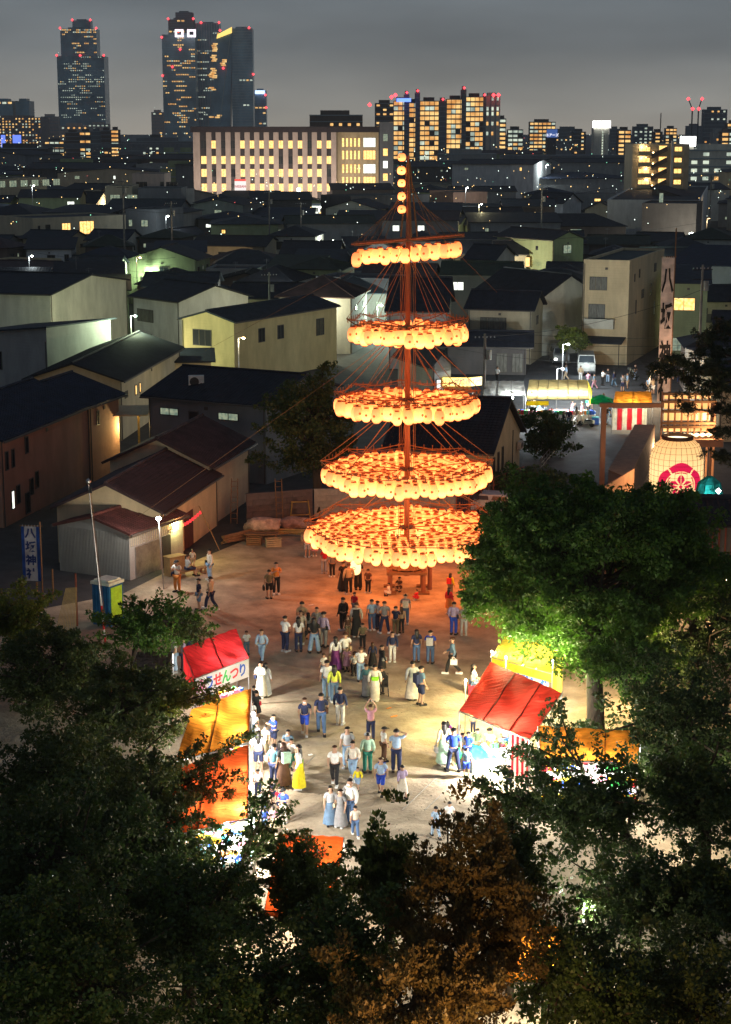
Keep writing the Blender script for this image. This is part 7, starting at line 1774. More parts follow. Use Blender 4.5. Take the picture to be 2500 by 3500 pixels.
lump('blue tarpaulin heap in the dark corner by the block wall', 'tarp_heap', 910, 1770, .9, .5, .6, mat('blue tarp', (.03, .06, .30), .5, bump=1, bscale=3), 'tarp'); lump('dark red cloth heap beside the blue tarpaulin', 'cloth_heap', 885, 1805, .8, .5, .4, mat('red heap', (.25, .02, .03), .8, bump=1, bscale=3), 'cloth')
tb = root('trestle_table', 'low timber trestle under the plastic-wrapped bundle', 'trestle', at(895, 1850)); obj('tabletop', MB().b2((-1.1, -.4, .5), (1.1, .4, .56)), M_wood, tb)
for x in (-.9, .9):
    for y in (-.3, .3): obj('leg', MB().tube((x, y, 0), (x, y, .5), .05, 5), M_wood, tb)
# tall timber frame stool
fr_ = root('timber_frame', 'open yellow timber frame standing before the block wall', 'frame', at(1025, 1775), .15); M_yt = mat('yellow timber', (.42, .27, .08), .7)
for x in (-.55, .55):
    for y in (-.4, .4): obj('leg', MB().tube((x * 1.25, y, 0), (x, y, 1.35), .05, 5), M_yt, fr_)
for z in (.4, 1.3):
    for y in (-.4, .4): obj('rail', MB().tube((-.6, y, z), (.6, y, z), .045, 5), M_yt, fr_)
    for x in (-.58, .58): obj('rail', MB().tube((x, -.4, z), (x, .4, z), .045, 5), M_yt, fr_)
# bench and box by storehouse
be = root('wooden_bench', 'wooden bench against the storehouse beside the tall wooden box', 'bench', at(650, 1970), .75)
obj('seat', MB().b2((-1.1, -.25, .38), (1.1, .25, .44)), M_wood, be)
for x in (-1, 1):
    for y in (-.2, .2): obj('leg', MB().b2((x - .04, y - .04, 0), (x + .04, y + .04, .379)), M_wood, be)
bx_ = root('wooden_box', 'upright wooden box beside the lamp post with a pole leaning on it', 'box', at(598, 1965), .75); obj('carcass', MB().b2((-.55, -.3, 0), (.55, .3, 1.15)), mat('box wood', (.28, .18, .08), .8), bx_); obj('lid', MB().b2((-.6, -.35, 1.153), (.6, .35, 1.2)), mat('box wood', (.28, .18, .08)), bx_)
# string of small red lanterns on the storehouse
a_, b__ = A(578, 1805, 103.5), A(685, 1752, 109.5)
for k in range(13):
    c = a_.lerp(b__, k / 12); c.z -= .25 * math.sin(PI * k / 12)
    m_ = emit('small red lantern', (1, .05, .06), .55, (.5, .02, .02)) if k > 5 else emit('small amber lantern', (1, .45, .1), .6)
    o = obj('string_lantern', MB().lathe([(.05, .10), (.088, .05), (.088, -.06), (.05, -.11)], 8), m_, loc=c); tag(o, 'small red lantern on the sagging string under the storehouse eave' if k > 5 else 'small amber lantern at the near end of the string under the storehouse eave', 'lantern', 'string of small lanterns on the storehouse')
o = obj('leaning_pole', MB().tube(G(751, 1880), A(680, 1728, 108.5), .035, 6), M_wood); tag(o, 'thin bamboo pole leaning diagonally right of the string of red lanterns', 'pole')
lamp_in = root('room_lamp', 'yellow lamp glow on the sill of the storehouse window', 'lamp', tuple(A(600, 1790, 104.6))); obj('lamp_shade', MB().lathe([(.12, -.1), (.2, .1)], 8), E_lampw, lamp_in); lamp('lamp_light', (0.2, -.3, 0), 90, (1, .85, .3), .1, lamp_in)
# bicycle shelter glowing between the houses
bs = G(440, 1600); br_ = root('bicycle_shelter', 'small yellow-lit carport with bicycles between the pink house and grey house', 'shelter', (bs.x, bs.y, 0), .1)
obj('roof', MB().slab([(-1.0, -1.2, 4.4), (1.6, -1.2, 4.4), (2.0, 1.2, 4.8), (-.6, 1.2, 4.8)], .1), wallm('cream'), br_)
for x in (.9, 2.0): obj('post', MB().b2((x - .08, -.6, 0), (x + .08, -.45, 4.35)), plain('yellow post', (.5, .36, .1)), br_)
obj('fence_panel', MB().b2((-1.0, -1.4, .0), (.6, -1.35, .55)), plain('yellow post', (.5, .36, .1)), br_)
lamp('lamp_light', (0, -.2, 3.4), 130, (1, .75, .3), .15, br_)
def bicycle(label, px, py, yaw, m, z=0):
    rt = root('bicycle', label, 'bicycle', (*at(px, py)[:2], z), yaw)
    for y in (-.52, .52):
        mb = MB()
        for k in range(14):
            t0, t1 = 2 * PI * k / 14, 2 * PI * (k + 1) / 14; mb.tube((0, y + .33 * math.cos(t0), .34 + .33 * math.sin(t0)), (0, y + .33 * math.cos(t1), .34 + .33 * math.sin(t1)), .02, 4, cap=False)
        for k in range(6): t0 = PI * k / 6; mb.tube((0, y + .32 * math.cos(t0), .34 + .32 * math.sin(t0)), (0, y - .32 * math.cos(t0), .34 - .32 * math.sin(t0)), .006, 3, cap=False)
        obj('wheel', mb, M_dark, rt)
    obj('frame', MB().tube((0, -.52, .34), (0, -.2, .8), .02, 5).tube((0, -.2, .8), (0, .38, .82), .02, 5).tube((0, -.05, .32), (0, .38, .82), .022, 5).tube((0, -.52, .34), (0, -.05, .32), .02, 5).tube((0, -.05, .32), (0, -.22, .92), .02, 5).tube((0, .52, .34), (0, .36, 1.0), .02, 5), m, rt)
    obj('handlebar', MB().tube((-.25, .3, 1.02), (.25, .3, 1.02), .015, 5), M_steel, rt); obj('saddle', MB().b2((-.07, -.33, .92), (.07, -.1, .98)), M_dark, rt); obj('basket', MB().b2((-.16, .4, .8), (.16, .66, 1.02)), M_steel, rt)
ym = plain('pale bike', (.5, .45, .3))
bicycle('pale bicycle parked first inside the yellow-lit carport', 432, 1602, 1.2, ym); bicycle('pale bicycle parked behind another in the yellow-lit carport', 448, 1590, 1.3, ym)
bicycle('bicycle leaning on the rail at the foot of the cream three-storey house', 2160, 1290, .4, ym); bicycle('second bicycle nearer the tents beside the cream three-storey house', 2146, 1318, .3, M_dark)
# vehicles
def van(label, px, py, yaw, w, l, h, m, name='parked_van', lights=False, cabz=.45):
    rt = root(name, label, 'van' if 'van' in name else 'car', (*at(px, py)[:2], 0), yaw)
    s = w / 2; prof = [(-l / 2, .35), (-l / 2, cabz * h + .25), (-l / 2 + .28 * (1 if h > 1.6 else 3), cabz * h + .35), (-l / 2 + (.55 if h > 1.6 else 1.3), h), (l / 2 - (.1 if h > 1.6 else .6), h), (l / 2, h * .55), (l / 2, .35)]
    V = [(-s, y, z) for y, z in prof] + [(s, y, z) for y, z in prof]; n = len(prof)
    V = [(x * (.88 if z > h * .8 else 1), y, z) for x, y, z in V]
    obj('body', MB().add(V, [tuple(range(n)), tuple(range(2 * n - 1, n - 1, -1))] + [(i, n + i, n + (i + 1) % n, (i + 1) % n) for i in range(n)]), m, rt)
    y0, z0 = prof[2]; y1, z1 = prof[3]
    a = Vector((0, y0, z0)).lerp(Vector((0, y1, z1)), .08); b = Vector((0, y0, z0)).lerp(Vector((0, y1, z1)), .9); off = Vector((0, -.012, .008))
    obj('windscreen', MB().add([Vector((-s * .88, a.y, a.z)) + off, Vector((s * .88, a.y, a.z)) + off, Vector((s * .8, b.y, b.z)) + off, Vector((-s * .8, b.y, b.z)) + off], [(0, 1, 2, 3)]), M_glass, rt)
    for sg in (-1, 1):
        for k in range(2 if h > 1.6 else 2):
            ya = y1 + .15 + k * (l * .33); obj('side_window', MB().slab([(sg * (s * 1.0 + .008), ya, z0 + .08), (sg * (s * 1.0 + .008), ya + l * .28, z0 + .08), (sg * (s * .9 + .012), ya + l * .26, h * .93), (sg * (s * .9 + .012), ya + .05, h * .93)], .01, up=(sg, 0, 0)), M_glass, rt)
        for yw in (-l * .31, l * .31):
            wh = obj('wheel', MB().tube((sg * (s - .12), yw, .3), (sg * (s + .02), yw, .3), .3, 14), plain('tyre', (.02, .02, .02)), rt); obj('rim', MB().tube((sg * (s + .021), yw, .3), (sg * (s + .03), yw, .3), .17, 10), M_steel, wh)
        obj('headlight', MB().b2((sg * s * .72 - .14, -l / 2 - .03, .62), (sg * s * .72 + .14, -l / 2 - .002, .80)), emit('headlight on', (1, 1, .95), 10) if lights and sg < 0 else mat('headlight glass', (.5, .5, .5), .2), rt)
    obj('bumper', MB().b2((-s, -l / 2 - .08, .3), (s, -l / 2 - .035, .52)), M_dark, rt); return rt
M_van = mat('van paint', (.32, .32, .30), .35, spec=.6)
v1 = van('grey-white box van parked facing the stalls under a yellow sign', 2003, 1275, -.1, 1.9, 4.6, 2.2, M_van); lamp('lamp_light', (0, -3.2, 1.8), 60, COOL, .2, v1)
van('grey van with one dazzling headlight behind the tents', 1912, 1240, .0, 1.8, 4.6, 1.95, M_van, lights=True)
ysn = root('box_sign', 'yellow board standing above the parked box van', 'sign', at(2005, 1230)); obj('sign_panel', MB().b2((-.95, -.05, 2.4), (1.05, .05, 3.1)), emit('dim yellow board', (.7, .5, .05), .35), ysn); obj('post', MB().b2((-.05, -.04, 0), (.05, .04, 2.395)), M_steel, ysn)
van('white car half hidden behind the fence right of the lowest tier', 1715, 1755, 1.3, 1.7, 4.0, 1.45, mat('white car paint', (.6, .6, .58), .3, spec=.6), 'parked_car')
van('dark parked car in the yard of the porch house', 1660, 1262, 1.5, 1.7, 4.0, 1.45, mat('dark car paint', (.05, .055, .06), .3, spec=.6), 'parked_car')
sc = root('motor_scooter', 'pale scooter parked at the end of the railing by the alley', 'scooter', at(2005, 1458), .9)
obj('body', MB().b2((-.12, -.5, .3), (.12, .2, .55)).b2((-.16, -.75, .35), (.16, -.52, .62)).b2((-.18, .42, .3), (.18, .5, .95)).b2((-.13, .2, .22), (.13, .42, .3)), mat('scooter paint', (.45, .5, .42), .35), sc)
obj('seat', MB().b2((-.14, -.6, .553), (.14, .1, .66)), M_dark, sc); obj('handlebar', MB().tube((-.32, .4, 1.0), (.32, .4, 1.0), .02, 5), M_dark, sc)
for y in (-.55, .6): obj('wheel', MB().tube((-.05, y, .24), (.05, y, .24), .24, 12), M_dark, sc)
# railing along the alley
ra_, rb2 = G(1850, 1610), G(1975, 1455); Lr = (rb2 - ra_).xy.length; rg = root('railing', 'pale steel pipe railing running diagonally along the alley', 'railing', (ra_.x, ra_.y, 0), math.atan2(rb2.y - ra_.y, rb2.x - ra_.x))
for k in range(int(Lr / 1.5) + 1): obj('post', MB().tube((k * 1.5, 0, 0), (k * 1.5, 0, 1.0), .035, 5), M_steel, rg)
for z in (.3, .6, .97): obj('rail', MB().tube((0, 0, z), (Lr, 0, z), .03, 5), M_steel, rg)
# mesh fence right of mast
fa, fb = G(1560, 1790), G(1790, 1700); Lr = (fb - fa).xy.length; fg = root('mesh_fence', 'rusty orange wire fence between the hall and the big tree', 'fence', (fa.x, fa.y, 0), math.atan2(fb.y - fa.y, fb.x - fa.x)); M_ru = mat('rust', (.3, .1, .05), .8)
for k in range(int(Lr / 1.8) + 1): obj('post', MB().tube((k * 1.8, 0, 0), (k * 1.8, 0, 2.3), .05, 5), M_ru, fg)
for z in (.5, 1.1, 1.7, 2.25): obj('rail', MB().tube((0, 0, z), (Lr, 0, z), .03, 5), M_ru, fg)
mb = MB()
for k in range(int(Lr / .3)): mb.tube((k * .3, .02, .1), (k * .3, .02, 2.2), .008, 3, cap=False)
obj('mesh_wire', mb, M_ru, fg, kind='stuff')
# utility poles and wires
def upole(label, px, Y, top_py, arms=2):
    x = A(px, 900, Y).x; z = A(px, top_py, Y).z; rt = root('utility_pole', label, 'utility pole', (x, Y, 0), .2)
    obj('pole', MB().tube((0, 0, 0), (0, 0, z), .17, 8, r2=.12), mat('concrete pole', (.22, .21, .19), .9), rt)
    for k in range(arms): obj('crossarm', MB().b2((-1.0, -.05, z - .5 - k * .9), (1.0, .05, z - .4 - k * .9)), M_dark, rt)
    mb = MB()
    for k in range(6): mb.lathe([(.06, 0), (.06, .15)], 6, 0, (-.9 + k * .36, 0, z - .395))
    obj('insulators', mb, plain('insulator', (.4, .4, .4)), rt); obj('transformer', MB().tube((.35, -.15, z - 2.4), (.35, -.15, z - 1.5), .25, 10), mat('transformer grey', (.3, .3, .28), .6), rt)
    return Vector((x, Y, z - .4))
up = [upole('utility pole with transformers on the right behind the tall banner', 2403, 165, 905), upole('thin pole rising beside the porch house', 1662, 160, 1140, 0), upole('dark utility pole left of the pink-cream block', 428, 300, 612), upole('dark utility pole near the dealer sign', 590, 300, 688, 1),
      upole('dark pole before the glowing showroom', 923, 330, 652), upole('dark pole right of the glowing showroom', 1030, 330, 690, 1), upole('utility pole on the dark roofs left of the mast', 920, 215, 930), upole('pole among the dark roofs right of the mast', 1848, 300, 640, 1), upole('far right dark pole behind the brown block', 2420, 330, 600)]
def wire(label, a, b, sag=.5, n=10, r=.02):
    mb = MB(); a, b = Vector(a), Vector(b); P = []
    for k in range(n + 1):
        p = a.lerp(b, k / n); p.z -= sag * 4 * (k / n) * (1 - k / n); P.append(p)
    for k in range(n): mb.tube(P[k], P[k + 1], r, 4, cap=False)
    o = obj('power_line', mb, plain('cable', (.03, .03, .03), .6)); tag(o, label, 'cable', 'overhead cables across the street')
for k in range(4):
    wire('overhead cable crossing in front of the cream three-storey house', A(1560, 1120 + k * 24, 165), A(2400, 1150 + k * 26, 165) , .5 + .1 * k)
wire('long thin cable across the dark roofs on the left', A(280, 900, 215), A(920, 950, 215), .6); wire('second thin cable across the dark roofs on the left', A(280, 915, 214), A(920, 968, 214), .8)
for (a, b, lb) in (((1378, 830), (700, 1200), 'long guy rope from the mast top down to the left roofs'), ((1380, 1120), (440, 1790), 'long guy rope from the mast to the shed roof'), ((1400, 700), (1700, 1000), 'guy rope from the mast top to the right roofs')):
    p = A(a[0], a[1], MY); q = A(b[0], b[1], MY + (5 if b[0] < 1000 else 12)); 
    mb = MB().tube(p, q, .011, 4); o = obj('guy_rope', mb, M_rope); tag(o, lb, 'rope')
for (x0_, y0_, x1_, y1_, Y_) in ((0, 840, 600, 880, 240), (300, 700, 930, 720, 300), (923, 690, 1350, 700, 320), (1500, 820, 2400, 760, 260), (1400, 700, 2100, 640, 330), (1660, 1150, 2400, 990, 172), (0, 960, 420, 905, 222)):
    wire('thin overhead cable over the distant dark roofs', A(x0_, y0_, Y_), A(x1_, y1_, Y_ + 8), 1.0, 12, .025)
for (px, py, m_, lb, cat, dd_) in ((1064, 2070, GOOD['white'], 'crumpled white paper lying on the sand in the upper square', 'litter', (.3, .08)), (1347, 2450, GOOD['orange'], 'orange tape strip lying on the sand in the centre', 'tape', (.35, .06)), (1330, 2422, GOOD['orange'], 'second shorter orange tape strip on the sand', 'tape', (.25, .04)), (1062, 2582, GOOD['white'], 'small white wrapper on the sand near the yellow skirt', 'litter', (.2, .1))):
    b = G(px, py); o = obj('ground_scrap', MB().box((b.x, b.y, .03), (dd_[0], dd_[1], .03), 0, .6), m_); tag(o, lb, cat)
for (px, py, yaw_, lb) in ((958, 1790, .2, 'wooden ladder leaning on the block wall behind the blue tarpaulin'), (800, 1790, -.1, 'wooden ladder leaning on the storehouse end wall')):
    rt = root('ladder', lb, 'ladder', at(px, py), yaw_)
    for x in (-.22, .22): obj('rail', MB().tube((x, 0, 0), (x, .6, 3.0), .035, 5), M_wood, rt)
    for k in range(8): obj('rung', MB().tube((-.22, .07 + k * .07, .35 + k * .35), (.22, .07 + k * .07, .35 + k * .35), .02, 5), M_wood, rt)
for (px, py, lb, m_) in ((870, 1862, 'brown crate in front of the plank heap', M_wood), (935, 1868, 'pale crate beside the trestle leg', mat('pale crate', (.4, .32, .2), .8)), (1055, 1850, 'low stack of pale boards by the bamboo poles', mat('pale crate', (.4, .32, .2)))):
    rt = root('crate', lb, 'crate', at(px, py), rng.uniform(-.4, .6))
    for k in range(4): obj('slat', MB().b2((-.45, -.3, .04 + k * .13), (.45, -.27, .14 + k * .13)), m_, rt); obj('slat', MB().b2((-.45, .27, .04 + k * .13), (.45, .3, .14 + k * .13)), m_, rt)
    obj('side', MB().b2((-.47, -.3, 0), (-.452, .3, .55)).b2((.452, -.3, 0), (.47, .3, .55)).b2((-.45, -.265, .01), (.45, .265, .04)), m_, rt)
# leaves/twine lattice by the toilet
lt = root('bamboo_lattice', 'fan of thin bamboo sticks leaning by the rust-red post on the left', 'lattice', at(255, 2190), .3)
for k in range(12): obj('stick', MB().tube((-1.2 + k * .12, -.6 + .1 * k, 0), (-.2 + k * .05, 1.0, 2.6), .02, 4), mat('bamboo', (.36, .26, .10)), lt)
# ================================================================== trees
LF = {'green': leafmat('leaf green', (.03, .08, .008), (.085, .19, .018), .38), 'dark': leafmat('leaf dark', (.018, .042, .010), (.052, .095, .018), .35),
      'olive': leafmat('leaf olive', (.028, .052, .010), (.085, .115, .022), .35), 'brown': leafmat('leaf rusty conifer', (.06, .05, .015), (.16, .10, .03), .35), 'pine': leafmat('pine needles', (.015, .03, .012), (.04, .06, .02), .2), 'bright': leafmat('leaf bright', (.06, .10, .012), (.16, .18, .02), .45)}
M_bark = mat('bark', (.045, .036, .026), .95, var=.4, scale=4, bump=.8, bscale=12, stretch=(1, 1, .3))
LEAFN = [0]
def crown_mesh(name, centers, radii, per, ls, m, seed, kind='leaf', flat=.75, droop=0.0):
    """leaves as small folded quads scattered round twig centres"""
    r = np.random.default_rng(seed); C = np.repeat(centers, per, axis=0); Rr = np.repeat(radii, per)
    n = len(C); d = r.normal(size=(n, 3)); d /= np.linalg.norm(d, axis=1)[:, None]
    rad = Rr * r.random(n) ** .5
    tw_ = centers - centers.mean(0); tw_ = tw_ / (np.linalg.norm(tw_, axis=1)[:, None] + 1e-6) + r.normal(size=centers.shape) * .5; tw_[:, 2] = np.abs(tw_[:, 2]) * .8 + r.normal(size=len(tw_)) * .4
    tw_ /= np.linalg.norm(tw_, axis=1)[:, None]; TW = np.repeat(tw_, per, axis=0); s_ = r.uniform(-1, 1, n)
    P = C + TW * (s_ * Rr * .95)[:, None] + d * (rad * .85 * (1.15 - .8 * np.clip(s_, 0, 1)))[:, None] * np.array([1, 1, flat])
    ax = d * .7 + r.normal(size=(n, 3)) * .6
    if kind == 'spray': ax = np.array([0, 0, 1.0]) + d * .8 + r.normal(size=(n, 3)) * .25
    ax[:, 2] -= droop; ax /= np.linalg.norm(ax, axis=1)[:, None]
    up = r.normal(size=(n, 3)); sd = np.cross(ax, up); sd /= np.linalg.norm(sd, axis=1)[:, None] + 1e-9
    L = ls * r.uniform(.5, 1.5, n); Wd = L * (.30 if kind != 'needle' else .10)
    base = P - ax * L[:, None] * .5; tip = P + ax * L[:, None] * .5; mid = P + np.cross(sd, ax) * (L * .08)[:, None]
    V = np.stack([base, mid + sd * Wd[:, None], tip, mid - sd * Wd[:, None]], 1).reshape(-1, 3)
    me = bpy.data.meshes.new(name); me.vertices.add(4 * n); me.loops.add(4 * n); me.polygons.add(n)
    me.vertices.foreach_set('co', V.astype(np.float32).ravel()); me.loops.foreach_set('vertex_index', np.arange(4 * n, dtype=np.int32))
    me.polygons.foreach_set('loop_start', np.arange(0, 4 * n, 4, dtype=np.int32)); me.update(calc_edges=True)
    cl = np.repeat(r.random(len(centers)), per) * .6 + r.random(n) * .4
    at_ = me.attributes.new('rnd', 'FLOAT', 'POINT'); at_.data.foreach_set('value', np.repeat(cl, 4).astype(np.float32))
    me.materials.append(m); LEAFN[0] += n
    return me
def limb(mb, p, q, r0, r1, rn, seg=4):
    pts = [Vector(p)]; d = (Vector(q) - Vector(p))
    for i in range(1, seg): 
        c = Vector(p) + d * (i / seg); c += Vector((rn.uniform(-1, 1), rn.uniform(-1, 1), rn.uniform(-.6, .6))) * d.length * .06; pts.append(c)
    pts.append(Vector(q))
    for i in range(seg): mb.tube(pts[i], pts[i + 1], r0 + (r1 - r0) * i / seg, 6, 0, r0 + (r1 - r0) * (i + 1) / seg, cap=False)
def tree(label, px, py, Y, rx, rz, nleaf=20000, kind='leaf', m='dark', ls=.15, trunk=None, clus=150, cr=.55, shell=.45, seed=1, tr=.22, ry=None, name='broadleaf_tree', droop=0.0, cat='tree', ground=True, lobes=.25):
    rn = random.Random(seed); r = np.random.default_rng(seed); c = A(px, py, Y)
    base = Vector((c.x if trunk is None else trunk[0], c.y if trunk is None else trunk[1], 0))
    rt = root(name, label, cat, tuple(base)); c = c - base
    d = r.normal(size=(clus, 3)); d /= np.linalg.norm(d, axis=1)[:, None]
    lob = 1 + lobes * np.sin(d[:, 0] * 5 + seed) * np.cos(d[:, 1] * 4 + seed * 2) + lobes * .6 * np.sin(d[:, 2] * 7 + seed * 3)
    rad = (shell + (1 - shell) * r.random(clus)) * lob
    cen = np.array(c)[None] + d * rad[:, None] * np.array([rx, ry or rx, rz]); cen = cen[cen[:, 2] > .6]
    k = len(cen); rr = cr * r.uniform(.6, 1.3, k)
    me = crown_mesh('crown', cen, rr, max(4, nleaf // k), ls, LF[m], seed, kind, droop=droop)
    link('crown', me, rt)
    mb = MB(); top = Vector((c.x, c.y, c.z - rz * .3)); z1 = max(.8, min(top.z, c.z - rz * .6))
    t1 = Vector((c.x * .4, c.y * .4, z1)); mb.tube((0, 0, 0), t1, tr, 9, 0, tr * .75); limb(mb, t1, (c.x, c.y, c.z + rz * .3), tr * .75, tr * .25, rn)
    obj('trunk', mb, M_bark, rt, smooth=True)
    bb = MB()
    idx = list(range(k)); rn.shuffle(idx)
    for i in idx[:min(k, 46)]:
        q = Vector(cen[i]); st = t1.lerp(Vector((c.x, c.y, c.z + rz * .3)), rn.random() * .9); limb(bb, st, q, tr * .28, .02, rn, 3)
    obj('branches', bb, M_bark, rt)
    return rt
def bough(label, rt_pos, pts, m, ls, seed, per=200, cr=.35, kind='leaf'):
    pass
# big green tree right of the square
bt = G(2040, 2560)
tree('big green broadleaf tree lit yellow-green from the stall lamps below', 2005, 1945, 76, 5.8, 4.0, 170000, 'leaf', 'green', .17, (bt.x, bt.y), 640, .72, .6, 3, .42, 4.2, droop=.3, lobes=.16)
tree('dark spreading tree behind the big green tree at the right edge', 2380, 2120, 80, 4.0, 3.6, 24000, 'leaf', 'dark', .16, None, 190, .6, .4, 4, .3)
tree('dark tree in the gap between stalls and right edge, stall lights showing through it', 2330, 2480, 66, 3.4, 2.9, 22000, 'leaf', 'dark', .16, None, 220, .5, .3, 5, .3)
tree('sparse tree in front of the toy stall with lights sparkling through its leaves', 2010, 2760, 57, 2.9, 1.9, 14500, 'leaf', 'dark', .15, (A(2250, 2700, 57).x, 57), 200, .42, .2, 6, .2)
tree('leafy tree at the right edge above the lit path', 2420, 2720, 57, 2.3, 2.3, 15000, 'leaf', 'dark', .15, None, 160, .45, .3, 7, .25)
tree('thin-leaved tree over the lit ground at lower right', 2180, 3080, 50, 2.9, 1.7, 12500, 'leaf', 'dark', .14, None, 180, .42, .2, 8, .22)
tree('dark tree filling the lower right corner', 2330, 3400, 45, 2.6, 1.9, 15000, 'leaf', 'olive', .13, None, 130, .5, .3, 9, .25)
tree('dark tree between the rusty conifer and the lower right path', 1930, 3300, 46, 1.9, 2.2, 11000, 'leaf', 'dark', .13, None, 110, .45, .3, 10, .22)
tree('rusty orange-tipped conifer in the lower centre foreground', 1600, 3130, 45, 2.0, 2.9, 34000, 'spray', 'brown', .12, None, 260, .36, .55, 11, .25, name='conifer_tree', lobes=.3)
tree('second rust-brown conifer below the first at the bottom edge', 1430, 3450, 41, 2.2, 1.9, 26000, 'spray', 'brown', .11, None, 200, .36, .5, 12, .22, name='conifer_tree')
tree('upright leafy shoots rising before the walkers in the lower centre', 1330, 3010, 48, 1.3, 2.1, 12000, 'spray', 'olive', .15, None, 120, .33, .3, 13, .18, lobes=.5)
tree('dark bushy tree in the bottom centre beside the vermilion tent gap', 1180, 3300, 45, 1.7, 2.2, 15000, 'leaf', 'dark', .13, None, 120, .5, .35, 14, .22)
tree('dark tree at the bottom left of centre below the vermilion glimpse', 850, 3400, 44, 2.6, 1.5, 17000, 'leaf', 'dark', .13, None, 130, .5, .4, 15, .25)
tree('dark tree crown left of the vermilion glimpse in the foreground', 640, 3120, 49, 2.2, 2.0, 15000, 'leaf', 'dark', .14, None, 130, .5, .35, 16, .25)
tree('large dark tree in the bottom left corner', 200, 3350, 45, 3.6, 2.4, 30000, 'leaf', 'dark', .14, None, 190, .6, .4, 17, .3)
tree('large dark tree at the left edge below the leafy lit branches', 180, 2950, 52, 3.9, 2.7, 30000, 'leaf', 'dark', .15, None, 200, .6, .4, 18, .3)
tree('tree with dark leaves over the vermilion tent on the left', 500, 2800, 57, 3.1, 2.0, 17000, 'leaf', 'olive', .15, (A(420, 2800, 58).x, 58), 170, .45, .3, 19, .25)
tree('mid-left dark tree beside the orange tent', 230, 2650, 62, 3.8, 2.4, 24000, 'leaf', 'olive', .16, None, 180, .6, .4, 20, .3)
tree('leafy green tree left of the red balloon stall, its twigs over the lettered banner', 440, 2390, 69, 2.9, 1.9, 17000, 'leaf', 'olive', .15, (A(330, 2400, 69).x, 69), 170, .42, .3, 21, .22)
tree('loose leafy shrub tree in front of the shed and portable toilet', 500, 2135, 79, 2.9, 1.3, 11000, 'leaf', 'green', .15, (A(440, 2200, 79).x, 79), 130, .4, .2, 22, .15)
tree('dark green tree mass at the left edge of the square', 170, 2290, 77, 3.2, 2.2, 20000, 'leaf', 'olive', .16, None, 160, .55, .4, 23, .25)
tree('bushy yellow-green shrub at the left edge below the blue banner', 70, 2110, 86, 1.9, 1.9, 9000, 'leaf', 'bright', .17, None, 80, .5, .45, 24, .15, cat='shrub', name='shrub')
tree('round dark tree behind the lantern tiers left of the mast', 1060, 1450, 118, 3.5, 3.6, 22000, 'leaf', 'olive', .20, (G(1092, 1765).x, 117.5), 180, .7, .5, 25, .35)
tree('dark hedge tree between the tan hall and the alley railing', 1865, 1500, 140, 2.3, 2.2, 8000, 'leaf', 'dark', .22, None, 70, .6, .4, 26, .15, cat='shrub', name='shrub')
tree('low dark bushes along the foot of the tan hall', 1800, 1640, 122, 3.2, .9, 7000, 'leaf', 'dark', .2, None, 80, .5, .4, 27, .1, cat='shrub', name='shrub')
tree('small green bush lit by the alley lamp beside the white gable wall', 1940, 1150, 190, 1.3, 1.0, 2500, 'leaf', 'bright', .28, None, 30, .5, .4, 28, .1, cat='shrub', name='shrub')
tree('green bush at the corner of the cream three-storey house lit by the alley lamp', 1985, 1160, 192, .9, 1.0, 2000, 'leaf', 'bright', .28, None, 24, .5, .4, 29, .1, cat='shrub', name='shrub')
tree('small leafy tree half covering the vermilion glimpse at the bottom', 1040, 3030, 50, 1.5, 1.7, 17000, 'leaf', 'olive', .13, None, 120, .36, .2, 41, .12)
tree('dark tree between the vermilion glimpse and the left tents', 790, 3060, 51, 1.0, 1.2, 4600, 'leaf', 'dark', .13, None, 70, .4, .2, 42, .14)
tree('dark tree rising behind the rusty conifer in the lower centre', 1750, 2960, 49, 1.3, 1.6, 9000, 'leaf', 'olive', .13, None, 90, .4, .25, 43, .15)
tree('dark leafy tree at the right edge in the lower third', 2440, 3080, 49, 1.7, 1.7, 13000, 'leaf', 'dark', .14, None, 90, .45, .3, 44, .2)
tree('low dark tree in the bottom right between trunk and path', 2080, 3420, 43, 1.5, 1.3, 9000, 'leaf', 'dark', .13, None, 90, .4, .3, 45, .2)
tree('tall dark tree left of the vermilion tents whose leaves glow at the edge', 520, 2980, 54, 2.2, 1.6, 13000, 'leaf', 'dark', .14, None, 120, .45, .3, 46, .2)
tree('low leafy boughs hanging before the trunk of the big tree', 2130, 2250, 71, 2.3, 1.3, 13000, 'leaf', 'green', .15, (A(2200, 2300, 72).x, 72), 110, .5, .3, 51, .12)
# pine at the right edge with layered needle boughs
pt_ = A(2560, 1300, 92); pn = root('pine_tree', 'black pine with layered needle boughs reaching in at the right edge', 'pine tree', (pt_.x, 92, 0))
mb = MB(); zpt = A(2560, 1050, 92).z; mb.tube((0, 0, 0), (.3, 0, zpt), .35, 9, 0, .12); obj('trunk', mb, M_bark, pn)
bb = MB(); CC = []; rn = random.Random(5)
for (px, py, w) in ((2330, 1290, 95), (2270, 1265, 45), (2430, 1200, 90), (2480, 1120, 60), (2440, 1330, 80), (2480, 1400, 60), (2400, 1250, 80), (2350, 1390, 30), (2480, 1480, 40), (2410, 1150, 45), (2300, 1230, 30), (2470, 1560, 40), (2470, 1270, 70)):
    q = A(px, py, 92 + rn.uniform(-1.5, 1.5)) - Vector((pt_.x, 92, 0)); limb(bb, (.15, 0, q.z - .4), q, .10, .02, rn, 4)
    for k in range(int(w * .42)):
        CC.append((q.x + rn.gauss(0, w * .55) * 92 / 6000, q.y + rn.gauss(0, .5), q.z + rn.gauss(0, w * .22) * 92 / 6000))
CC = np.array(CC); link('crown', crown_mesh('crown', CC, np.full(len(CC), .26), 60, .22, LF['pine'], 5, 'needle'), pn); obj('branches', bb, M_bark, pn)
